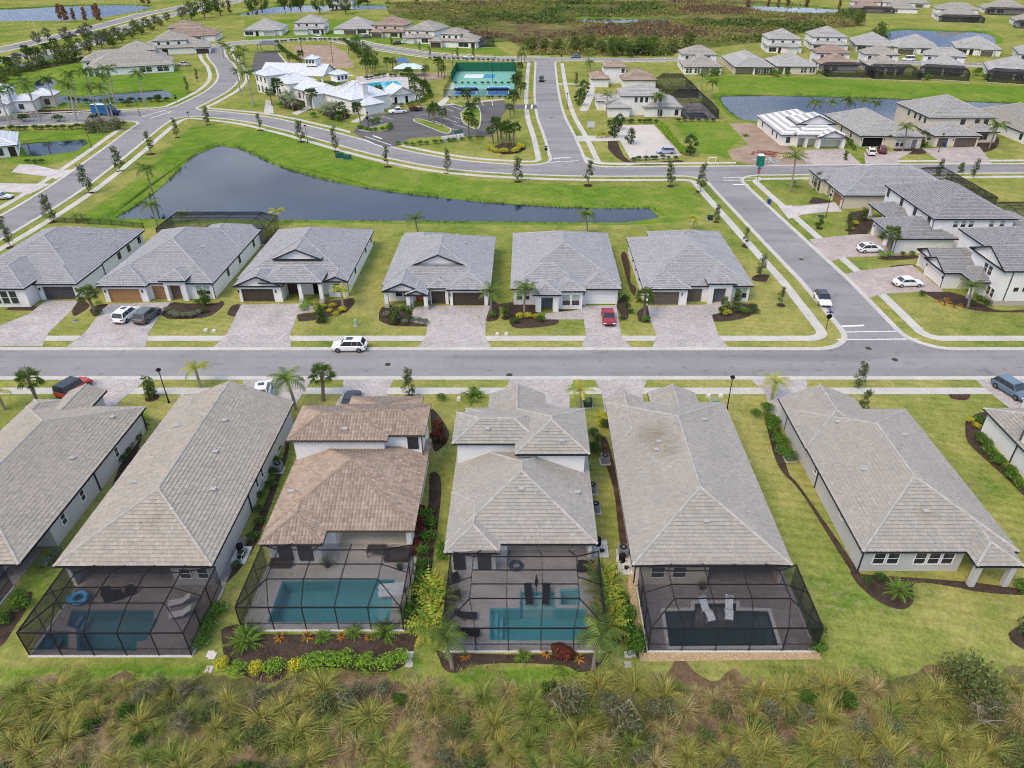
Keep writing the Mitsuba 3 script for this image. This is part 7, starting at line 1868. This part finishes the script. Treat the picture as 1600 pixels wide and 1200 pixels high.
for t_, x_, y_ in (('floodlight pole at the back left of the sports courts', -30.5, 318), ('floodlight pole at the back right of the sports courts', -3.6, 318), ('floodlight pole at the middle front of the sports courts', -13.5, 299), ('floodlight pole left of the sports courts', -33, 306)):
    light_pole(t_, (x_, y_), 9)
for t_, p_ in (('white boulevard light pole nearest the left edge', (-269.8,433.1)), ('white boulevard light pole beside the far lake', (-284.8,532.8)), ('white boulevard light pole above the long white house', (-284.35,582.81))):
    light_pole(t_, p_, 11, (0.6, 0.6, 0.6), 3.0)
for t_, p_ in (('dark pole at the left of the dog park', (-102.74,355.35)), ('dark pole in the middle of the dog park', (-88.3,351.47)), ('dark pole beside the hedge of the dog park', (-87.14,380.42)), ('dark pole before the wide grey roofed house', (-89.03,416.72))):
    light_pole(t_, p_, 8, (0.05, 0.05, 0.05), .5)


def sign_post(text, xy, stop=True, blades=True, back=True, col=(0.4, 0.01, 0.015), rot=0):
    k = thing('street_sign', text, 'street sign')
    tw = T().translate([float(xy[0]), float(xy[1]), 0]).rotate([0, 0, 1], rot)
    part(k, 'post', G().tube([(0, 0, 0), (0, 0, 3.2)], .045, 6, BLACK), 'VC', tw=tw)
    if stop:
        o = Point(0, 0).buffer(.42, 2)
        g = G().prism(o, -.02, .02, BLACK if back else col, bottom=True)
        v, f, c = g.mesh()
        part(k, 'stop_plate', (np.c_[v[:, 0], v[:, 2] - .07, v[:, 1] + 2.3], f, c), 'VC', tw=tw)
        if not back:
            m = meshkit.text_mesh('STOP', .22, .01, True)
            w = np.array(m.vertices)
            w[:, 0] -= w[:, 0].max() / 2
            part(k, 'stop_lettering', (np.c_[w[:, 0], -.092 - w[:, 2], w[:, 1] + 2.19], np.array(m.faces), np.full((len(w), 3), .75)), 'VC', tw=tw)
    if blades:
        part(k, 'name_blade', G().box(-.5, .5, -.02, .02, 2.85, 3.05, (0.02, 0.07, 0.2)), 'VC', tw=tw)
        part(k, 'name_blade', G().box(-.02, .02, -.5, .5, 3.07, 3.27, (0.02, 0.07, 0.2)), 'VC', tw=tw)


sign_post('black backed stop sign with blue street name blades at the main street corner', (43.82,92.15))
sign_post('red stop sign with blue street name blades at the loop street', (54.23,166.68), back=False, rot=10)
sign_post('blue street name sign at the entry intersection', (-103.75,227.88), stop=False)
sign_post('black backed stop sign at the end of the entry road', (-119.04,255.13))
sign_post('street sign post at the bottom of the north street', (4.98,187.08))
sign_post('black sign post at the top of the north street', (15.82,353.4))
sign_post('black sign post at the clubhouse lot exit', (-48.1,223.55), blades=False)
sign_post('slim white post on the lawn beside the sand lot', (29.97,181.59), stop=False, blades=False)

for t_, p_ in (('round manhole cover on the main street left of the middle', (-18.74,82.33)), ('round manhole cover at the corner of the side street', (50.22,83.61)), ('round manhole cover in the mouth of the side street', (47.9,86.72)), ('round manhole cover halfway up the side street', (49.07,119.11)), ('round manhole cover beside the near kerb', (-2.28,79.62)), ('round manhole cover on the north street', (7.91,235.12))):
    solo('manhole_cover', G().prism(Point(p_).buffer(.42, 6), .01, .024, (0.06, 0.058, 0.055)), 'VC', t_, 'manhole cover')


def ac_unit(text, xy, n='air_conditioner'):
    k = thing(n, text, 'air conditioner', 'air conditioners beside the houses')
    x, y = xy
    part(k, 'pad', G().box(x - .6, x + .6, y - .6, y + .6, 0, .1, (0.5, 0.49, 0.46)), 'VC')
    g = G().box(x - .42, x + .42, y - .42, y + .42, .1, .95, (0.17, 0.18, 0.185))
    for z in np.linspace(.2, .85, 6):
        g.box(x - .44, x + .44, y - .44, y + .44, z, z + .03, (0.28, 0.285, 0.29))
    part(k, 'casing', g, 'VC')
    part(k, 'fan', G().tube([(x, y, .95), (x, y, .99)], .36, 12, (0.03, 0.03, 0.03)).tube([(x, y, .99), (x, y, 1.01)], .12, 8, (0.25, 0.25, 0.25)), 'VC')


ac_unit('grey air conditioner between the long house and the brown tiled house', (-26.81,59.92))
ac_unit('grey air conditioner on the grass left of the stained roof', (8.59,61.36))
ac_unit('small air conditioner beside the grey two storey house, farther of two', (6.8,56.47))
ac_unit('small air conditioner beside the grey two storey house, nearer of two', (6.89,53.56))
ac_unit('air conditioner beside the hedge of the wide lawn house', (29,61.81))
ac_unit('air conditioner at the corner near the dark pool cage', (8.99,47.61))


def pool_pump(text, xy):
    k = thing('pool_pump', text, 'pool equipment', 'pool pumps on pads beside the cages')
    x, y = xy
    part(k, 'pad', G().box(x - .7, x + .7, y - 1.1, y + 1.1, 0, .1, (0.6, 0.59, 0.56)), 'VC')
    part(k, 'filter_tank', G().tube([(x - .2, y + .5, .1), (x - .2, y + .5, .9), (x - .2, y + .5, 1.05)], [.3, .3, .1], 10, (0.02, 0.02, 0.022)), 'VC')
    part(k, 'pump', G().tube([(x - .1, y - .5, .35), (x + .35, y - .5, .35)], .17, 8, (0.03, 0.03, 0.03)), 'VC')
    part(k, 'pipes', G().tube([(x - .2, y + .5, .5), (x + .4, y + .2, .5), (x + .3, y - .5, .5), (x + .3, y - .8, .2)], .05, 6, (0.7, 0.7, 0.7)).tube([(x - .5, y - .8, .3), (x - .5, y + .2, .3), (x - .2, y + .5, .3)], .05, 6, (0.7, 0.7, 0.7)), 'VC')


pool_pump('black pool pump and filter on a white pad beside the teal pool cage', (-26.66,47.45))
pool_pump('black pool pump and white pipes right of the bright turquoise pool cage', (6.95,48.27))
pool_pump('black pool pump and pipes left of the dark pool cage', (9,46.18))


def lounger(text, xy, rot, col, curvy=False, group=None):
    k = thing('sun_lounger', text, 'sun lounger', group)
    tw = T().translate([float(xy[0]), float(xy[1]), .05]).rotate([0, 0, 1], rot)
    prof = [(-.95, .28), (-.3, .3), (.2, .3), (.55, .55), (.95, .8)] if not curvy else [(-1.05, .1), (-.75, .3), (-.35, .42), (0, .22), (.3, .28), (.65, .6), (1.0, .85)]
    g = G()
    for (a, za), (b, zb) in zip(prof[:-1], prof[1:]):
        g.add([(a, -.33, za), (b, -.33, zb), (b, .33, zb), (a, .33, za), (a, -.33, za + .08), (b, -.33, zb + .08), (b, .33, zb + .08), (a, .33, za + .08)], BOXF, col)
    part(k, 'seat', g, 'VC', tw=tw)
    for x, z in ((-.8, .28), (.15, .3)):
        for s in (-1, 1):
            part(k, 'leg', G().box(x - .03, x + .03, s * .3 - .03, s * .3 + .03, -.4 if curvy else 0, z, col), 'VC', tw=tw)
    if curvy:
        part(k, 'head_cushion', G().box(.75, .98, -.2, .2, .82, .95, (0.35, 0.42, 0.5)), 'VC', tw=tw)


lounger('curvy white lounger in the dark pool, left one', (15.33,40.86), 105, (0.72, 0.74, 0.77), True)
lounger('curvy white lounger in the dark pool, right one', (17.28,40.99), 78, (0.72, 0.74, 0.77), True)
lounger('pale lounger on the deck of the teal pool, farther one', (-29.94,41.75), 15, (0.5, 0.48, 0.46))
lounger('pale lounger on the deck of the teal pool, nearer one', (-29.35,40.45), 15, (0.5, 0.48, 0.46))
lounger('black lounger on the shelf of the bright turquoise pool, left one', (0.17,42.38), 95, (0.02, 0.021, 0.024))
lounger('black lounger on the shelf of the bright turquoise pool, right one', (1.68,42.38), 85, (0.02, 0.021, 0.024))
lounger('black chaise left of the bright turquoise pool, farther one', (-5.16,40.25), 180, (0.025, 0.026, 0.032))
lounger('black chaise left of the bright turquoise pool, nearer one', (-4.82,38.49), 180, (0.025, 0.026, 0.032))
CL = [(-61, 262), (-58.5, 264), (-56, 266.5), (-53.5, 268.5), (-50, 270), (-47, 271.5), (-44, 272.5), (-41, 271), (-38.5, 269), (-37, 266), (-36.5, 263)]
for i, (x, y) in enumerate(CL):
    lounger('white lounger on the clubhouse pool deck, %s from the left' % 'first second third fourth fifth sixth seventh eighth ninth tenth eleventh'.split()[i], (x, y), 90, (0.75, 0.75, 0.74), group='white loungers round the clubhouse pool')
struct('pool_deck', G().flat(Polygon([(-69.75,311.84),(-59.87,321.37),(-45.6,314.96),(-37.86,283.51),(-37.47,261.73),(-45.32,250.89),(-53.27,250.89),(-61.44,271.03)]).buffer(0).difference(pool_holes).difference(asphalt_all), .022), 'PAVER_PALE', 'pale pool deck of the clubhouse')

k = thing('pool_float', 'coiled bright blue inflatable on the deck of the teal pool', 'pool float')
x, y = (-39.03,42.17)
th = np.linspace(0, 6.283, 25)
part(k, 'ring', G().tube(np.c_[x + .75 * np.cos(th), y + .5 * np.sin(th), np.full(25, .28)], .2, 8, (0.03, 0.3, 0.55), cap=False), 'PAINT', smooth=True)
part(k, 'ring', G().tube(np.c_[x + .25 + .6 * np.cos(th), y - .1 + .55 * np.sin(th), .45 + .1 * np.sin(th)], .17, 8, (0.05, 0.38, 0.62), cap=False), 'PAINT', smooth=True)
k = thing('pool_float', 'white floating lounge in the lap pool corner', 'pool float')
x, y = (-11.95,43.31)
part(k, 'mattress', G().prism(LineString([(x - .9, y + .3), (x + .9, y + .45)]).buffer(.36), -.1, .1, (0.74, 0.75, 0.77)).prism(LineString([(x - .8, y - .45), (x + .8, y - .3)]).buffer(.34), -.1, .12, (0.74, 0.75, 0.77)), 'VC')
part(k, 'pillow', G().prism(Point(x + .9, y + .1).buffer(.4), .1, .25, (0.7, 0.71, 0.74)), 'VC')
k = thing('pool_float', 'blue and black ring float beside the bright turquoise pool', 'pool float')
x, y = (-1,46.02)
part(k, 'ring', G().tube(np.c_[x + .5 * np.cos(th), y + .5 * np.sin(th), np.full(25, .2)], .17, 8, (0.02, 0.06, 0.12), cap=False), 'PAINT', smooth=True)


def sofa(text, xy, w, d, col, cat='sofa', rot=0, name='outdoor_sofa'):
    k = thing(name, text, cat)
    tw = T().translate([float(xy[0]), float(xy[1]), .05]).rotate([0, 0, 1], rot)
    part(k, 'seat', G().box(-w / 2, w / 2, -d / 2, d / 2, .05, .4, col), 'VC', tw=tw)
    part(k, 'backrest', G().box(-w / 2, w / 2, d / 2 - .2, d / 2, .4, .8, np.array(col) * .9), 'VC', tw=tw)
    for s in (-1, 1):
        part(k, 'armrest', G().box(s * (w / 2 - .1) - .1, s * (w / 2 - .1) + .1, -d / 2, d / 2 - .2, .4, .62, np.array(col) * .95), 'VC', tw=tw)


sofa('brown outdoor sofa at the left of the lap pool deck', (-22.53,46.18), 1.9, .8, (0.1, 0.075, 0.06))
sofa('large dark sofa at the right of the lap pool deck', (-12.03,47.13), 2.2, 1.2, (0.09, 0.075, 0.07))
sofa('dark bench in the cage of the bright turquoise pool', (5.44,45.71), 1.6, .8, (0.05, 0.045, 0.045))
for t_, p_ in (('dark chair on the teal pool deck, first from the left', (-36.81,42.74)), ('dark chair on the teal pool deck, second from the left', (-36.3,42.17)), ('dark chair on the teal pool deck, third from the left', (-35.62,42.38)), ('dark chair on the teal pool deck, rightmost', (-34.8,42.88)),
               ('round dark chair in the left of the bright pool cage, farther one', (-6.37,44.34)), ('round dark chair in the left of the bright pool cage, nearer one', (-6.15,42.38))):
    sofa(t_, p_, .7, .6, (0.03, 0.028, 0.028), 'chair', 20, 'patio_chair')
for t_, p_, s_ in (('potted fan palm on the lap pool deck', (-18.25,46.02), .8), ('potted plant beside the dark pool', (15.49,43.46), .5), ('small potted plant beside the large dark sofa', (-11.57,45.71), .5)):
    k = thing('potted_plant', t_, 'potted plant')
    x, y = p_
    part(k, 'pot', G().tube([(x, y, .04), (x, y, .5)], [.2, .3], 10, (0.06, 0.06, 0.065)), 'VC')
    g, rng = G(), np.random.default_rng(3)
    for i in range(14):
        m = np.eye(4)
        m[:3, 3] = (x, y, .5)
        g.copy_in(frond(rng, 1.1 * s_, rng.uniform(.5, 1.4), i * 2.4, 1.2, [(0.1, 0.14, 0.05)], .3, 6), m)
    part(k, 'foliage', g, 'LEAF')
x, y = (0.84,42.74)
k = thing('parasol', 'closed black parasol between the black loungers', 'parasol')
part(k, 'pole', G().tube([(x, y, 0), (x, y, 2.6)], .03, 6, BLACK), 'VC')
part(k, 'canopy', G().tube([(x, y, 1.1), (x, y, 1.6), (x, y, 2.5)], [.07, .17, .05], 8, (0.02, 0.02, 0.022)), 'VC')
k = thing('dining_set', 'dark dining table under the porch of the brown tiled house', 'table')
x, y = (-13.96,47.61)
part(k, 'table_top', G().box(x - .9, x + .9, y - .5, y + .5, .72, .77, (0.07, 0.06, 0.055)), 'VC')
for sx in (-1, 1):
    for sy in (-1, 1):
        part(k, 'leg', G().box(x + sx * .8 - .04, x + sx * .8 + .04, y + sy * .42 - .04, y + sy * .42 + .04, .04, .72, (0.07, 0.06, 0.055)), 'VC')


def utility(text, xy, w, d, h, col, name='utility_box', cat='utility box'):
    k = thing(name, text, cat)
    x, y = xy
    part(k, 'pad', G().box(x - w / 2 - .12, x + w / 2 + .12, y - d / 2 - .12, y + d / 2 + .12, 0, .07, (0.45, 0.44, 0.42)), 'VC')
    part(k, 'cabinet', G().box(x - w / 2, x + w / 2, y - d / 2, y + d / 2, .07, h, col).add([(x - w / 2 - .03, y - d / 2 - .03, h), (x + w / 2 + .03, y - d / 2 - .03, h), (x + w / 2 + .03, y + d / 2 + .03, h), (x - w / 2 - .03, y + d / 2 + .03, h), (x - w / 2, y - d / 2, h + .06), (x + w / 2, y - d / 2, h + .06), (x + w / 2, y + d / 2, h + .06), (x - w / 2, y + d / 2, h + .06)], BOXF, col), 'VC')


UG = (0.03, 0.11, 0.07)
utility('green transformer box on the north lake bank, left one', (-48.52,187.08), 1.9, 1.2, 1.3, UG)
utility('green transformer box on the north lake bank, right one', (-46.26,185.83), 1.9, 1.2, 1.1, UG)
utility('dark green transformer box behind the grey two storey house', (7.49,72.4), 1.0, 1.0, .9, (0.04, 0.08, 0.07))
utility('small pale green utility post on the lawn of the gabled porch house', (-25.34,93.56), .35, .35, .95, (0.3, 0.42, 0.33))
utility('dark utility box beside the corner house sidewalk', (37.19,139.64), .9, .9, .9, (0.03, 0.06, 0.05))
utility('green utility lid on the lawn near the tall street lamp', (23.36,73.25), .9, .6, .3, (0.2, 0.3, 0.22))
utility('low white utility box right of the tall street lamp lid', (24.34,74.41), .4, .4, .3, (0.65, 0.64, 0.58))
utility('low white utility box left of the tall street lamp lid', (22.81,74.41), .4, .4, .3, (0.65, 0.64, 0.58))
utility('small white utility lid behind the grey house', (-8.46,73.68), .35, .3, .35, (0.65, 0.64, 0.6))
utility('pair of pale irrigation boxes on the gabled lawn', (-46.94,91.95), .45, .45, .25, (0.65, 0.62, 0.5))
utility('pale irrigation box beside the drive of the gabled porch house', (-45.65,91.75), .45, .45, .25, (0.65, 0.62, 0.5))
utility('pale irrigation box left of the white garage house, first one', (-4.27,90.77), .4, .4, .25, (0.65, 0.62, 0.5))
utility('pale irrigation box left of the white garage house, second one', (-2.97,90.77), .4, .4, .25, (0.65, 0.62, 0.5))
utility('small grey valve box on the lawn between drives', (-67.69,95), .5, .4, .2, (0.2, 0.22, 0.18))
utility('small dark meter box near the beige corner house lawn', (60.36,141.58), 1.1, .6, .25, (0.03, 0.04, 0.04))
k = thing('portable_toilet', 'dark green portable toilet on the building plot', 'portable toilet')
x, y = (58.47,179.83)
part(k, 'cabin', G().box(x - .75, x + .75, y - .75, y + .75, 0, 2.6, (0.02, 0.17, 0.13)), 'VC')
part(k, 'roof', G().add([(x - .8, y - .8, 2.6), (x + .8, y - .8, 2.6), (x + .8, y + .8, 2.6), (x - .8, y + .8, 2.6), (x - .5, y - .5, 2.9), (x + .5, y - .5, 2.9), (x + .5, y + .5, 2.9), (x - .5, y + .5, 2.9)], BOXF, (0.7, 0.71, 0.7)), 'VC')
part(k, 'door', G().box(x - .35, x + .35, y - .79, y - .75, .15, 2.2, (0.025, 0.2, 0.15)), 'VC')
rng = np.random.default_rng(4)
for t_, px_, cols_ in (('heap of reddish building rubble behind the portable toilet', (63.42,191.54), [(0.35, 0.1, 0.06), (0.3, 0.16, 0.12)]), ('heap of grey sacks and rubble beside the portable toilet', (62.43,184.61), [(0.35, 0.4, 0.42), (0.5, 0.5, 0.5)]),
                       ('heap of tan lumber offcuts on the building plot', (69.02,188.33), [(0.6, 0.5, 0.24), (0.5, 0.42, 0.25)]), ('pale heap of broken blocks on the building plot', (71.32,187.7), [(0.55, 0.5, 0.46), (0.6, 0.52, 0.48)])):
    k = thing('rubble_heap', t_, 'rubble')
    g = G()
    for i in range(46):
        q = np.array([*px_, 0]) + [rng.normal(0, 1.6), rng.normal(0, 1.1), rng.uniform(0, .3)]
        g.bar(q, q + rng.normal(0, .6, 3) * [1, 1, .3], rng.uniform(.1, .5), rng.uniform(.05, .35), cols_[i % 2])
    part(k, 'debris', g, 'VC', kind='stuff')
for t_, p_ in (('blue wheeled bin beside the cream two storey house', (114.06,198.94)), ('blue bin on the kerb of the side street', (52.07,149.78))):
    k = thing('wheeled_bin', t_, 'bin')
    x, y = p_
    part(k, 'bin_body', G().add([(x - .25, y - .28, .05), (x + .25, y - .28, .05), (x + .25, y + .28, .05), (x - .25, y + .28, .05), (x - .33, y - .38, 1.0), (x + .33, y - .38, 1.0), (x + .33, y + .38, 1.0), (x - .33, y + .38, 1.0)], BOXF, (0.02, 0.07, 0.3)), 'VC')
    part(k, 'lid', G().box(x - .36, x + .36, y - .42, y + .4, 1.0, 1.07, (0.02, 0.09, 0.36)), 'VC')
for i, p_ in enumerate([(-9.44,36.7),(-9.48,36.22),(-9.36,35.75)]):
    solo('stepping_stone', G().box(p_[0] - .3, p_[0] + .3, p_[1] - .25, p_[1] + .25, 0, .05, (0.55, 0.52, 0.47)), 'VC', ('pale stepping stone between the cages, farthest of three', 'pale stepping stone between the cages, middle of three', 'pale stepping stone between the cages, nearest of three')[i], 'stepping stone')
for i, p_ in enumerate([(8.14,36.64),(8.47,36.76),(8.03,35.69)]):
    solo('stepping_stone', G().box(p_[0] - .28, p_[0] + .28, p_[1] - .3, p_[1] + .3, 0, .05, (0.62, 0.58, 0.52)), 'VC', ('pale flagstone left of the pebble strip, left one', 'pale flagstone left of the pebble strip, right one', 'pale flagstone left of the pebble strip, nearest one')[i], 'stepping stone')
for i, p_ in enumerate([(-25.49,36.7),(-25.27,36.52),(-25.06,35.29)]):
    solo('stepping_stone', G().box(p_[0] - .28, p_[0] + .28, p_[1] - .3, p_[1] + .3, 0, .05, (0.62, 0.56, 0.52)), 'VC', ('pale flagstone right of the teal pool cage, left one', 'pale flagstone right of the teal pool cage, right one', 'pale flagstone right of the teal pool cage, nearest one')[i], 'stepping stone')
# shelters, signs, kiosk near the clubhouse
for nm_, t_, c_, (x, y), w_, d_, h_, col_ in (('shade_shelter', 'open shelter with pale blue hip roof behind the clubhouse pool', 'shelter', (-48.24,314.96), 12, 7, 3, (0.5, 0.6, 0.68)), ('mail_kiosk', 'dark roofed mail kiosk beside the small parking lot', 'kiosk', (-127.71,384.91), 10, 6, 3.4, (0.1, 0.11, 0.12)),
                                                  ('play_structure', 'blue play structure behind the pale blue shelter', 'playground', (-53.07,328.02), 6, 4, 3.5, (0.05, 0.14, 0.34))):
    k = thing(nm_, t_, c_)
    g = G().add([(x - w_ / 2, y - d_ / 2, h_), (x + w_ / 2, y - d_ / 2, h_), (x + w_ / 2, y + d_ / 2, h_), (x - w_ / 2, y + d_ / 2, h_), (x - w_ / 2 + d_ / 2, y - .1, h_ + 1.6), (x + w_ / 2 - d_ / 2, y - .1, h_ + 1.6), (x + w_ / 2 - d_ / 2, y + .1, h_ + 1.6), (x - w_ / 2 + d_ / 2, y + .1, h_ + 1.6)], BOXF, col_)
    part(k, 'roof', g, 'METAL')
    for sx in (-1, 1):
        for sy in (-1, 1):
            part(k, 'post', G().box(x + sx * (w_ / 2 - .6) - .12, x + sx * (w_ / 2 - .6) + .12, y + sy * (d_ / 2 - .5) - .12, y + sy * (d_ / 2 - .5) + .12, 0, h_, (0.15, 0.16, 0.18)), 'VC')
    if nm_ == 'play_structure':
        part(k, 'platform', G().box(x - 2, x + 2, y - 1.2, y + 1.2, 1.3, 1.5, (0.06, 0.2, 0.4)), 'VC')
        part(k, 'slide', G().bar((x - 2, y, 1.4), (x - 4.5, y - .5, .2), .7, .12, (0.05, 0.2, 0.45)), 'VC')
k = thing('sign_wall', 'white monument sign wall at the parking lot with white posts', 'sign')
(x0, y0), (x1, y1) = (-23.45,203.91), (-18.18,207.59)
part(k, 'wall', G().bar((x0, y0, .7), (x1, y1, .7), .5, 1.4, (0.68, 0.68, 0.66)), 'VC')
for i in range(6):
    t = i / 5
    part(k, 'post', G().box(x0 + (x1 - x0) * t - .3, x0 + (x1 - x0) * t + .3, y0 + (y1 - y0) * t - .5, y0 + (y1 - y0) * t - .26, 0, 1.6, (0.72, 0.72, 0.7)), 'VC')
part(k, 'sign_panel', G().bar((x0 + (x1 - x0) * .55, y0 + (y1 - y0) * .55 + .6, 2.0), (x1, y1 + .6, 2.0), .15, 1.0, (0.07, 0.16, 0.14)), 'VC')
fence('black enclosure fence beside the far street in the marsh', [(47.81,373.85),(59.84,373.85),(62.16,389.51),(49.66,389.51),(47.81,373.85)], 2.6, (0.02, 0.022, 0.025), step=5)
fence('white estate wall along the boulevard', [(-218.15,324.66),(-219.4,343.93),(-221.56,359.32),(-217.23,380.42)], 1.8, (0.66, 0.66, 0.64), step=6)
fence('black railing before the gatehouse lodge', [(-163.45,229.65),(-155.26,236.05),(-153.89,240.82)], 1.5, BLACK, step=4, solid=False)
k = thing('banner_sign', 'white bench frame sign on the lawn below the green field', 'sign')
x, y = (47.57,182.79)
part(k, 'frame', G().box(x - 1.4, x - 1.3, y - .05, y + .05, 0, 1.5, WHITE_T).box(x + .4, x + .5, y - .05, y + .05, 0, 1.5, WHITE_T).box(x - 1.4, x + .5, y - .05, y + .05, 1.2, 1.4, WHITE_T), 'VC')
k = thing('sales_sign', 'small white and blue sign beside the model home path', 'sign')
x, y = (19.14,220.19)
part(k, 'sign_panel', G().box(x - .9, x + .9, y - .06, y + .06, .4, 2.0, (0.55, 0.6, 0.68)), 'VC')
part(k, 'post', G().box(x - 1.0, x - .9, y - .06, y + .06, 0, 2.2, WHITE_T).box(x + .9, x + 1.0, y - .06, y + .06, 0, 2.2, WHITE_T), 'VC')
# ------------------------------------------------------------------ labels that single out each plant by what stands nearest
marks = []
for hs in HOUSES:
    if not hs.nick:
        continue
    m_ = np.array(hs.tw.matrix)
    cs_ = np.array([(x, y, 0, 1) for w in hs.wings if w[7] < 1 for x in w[:2] for y in w[2:4]]) @ m_.T
    marks.append((hs.nick, cs_[:, 0].min(), cs_[:, 0].max(), cs_[:, 1].min(), cs_[:, 1].max()))
sets = {}
for k, desc, cat, grp, p, where in PLANTS:
    labels[k] = {'label': desc, 'category': cat, 'group': grp or cat}
    if where is not None:
        continue
    best = min(marks, key=lambda b: math.hypot(max(b[1] - p[0], 0, p[0] - b[2]), max(b[3] - p[1], 0, p[1] - b[4])))
    dx = p[0] - min(max(p[0], best[1]), best[2])
    dy = p[1] - min(max(p[1], best[3]), best[4])
    rel = ('left of' if dx < 0 else 'right of') if abs(dx) > abs(dy) else ('below' if dy < 0 else 'above' if dy > 0 else 'at')
    sets.setdefault((desc, rel, best[0]), []).append((p[0], p[1], k))
ORD = ['first', 'second', 'third', 'fourth', 'fifth', 'sixth', 'seventh', 'eighth', 'ninth', 'tenth', 'eleventh', 'twelfth'] + [f'{i}th' for i in range(13, 60)]
for (desc, rel, nick), ks in sets.items():
    ks.sort()
    for i, (x, y, k) in enumerate(ks):
        t = f'{desc} {rel} the {nick}'
        if len(ks) > 1:
            t += f', {ORD[i]} from left' if i < len(ks) - 1 else ', rightmost'
        w = t.split()
        if len(w) > 16:
            t = t.replace(' from left', '').replace(' the ', ' ', 1)
        labels[k]['label'] = ' '.join(t.split()[:16])
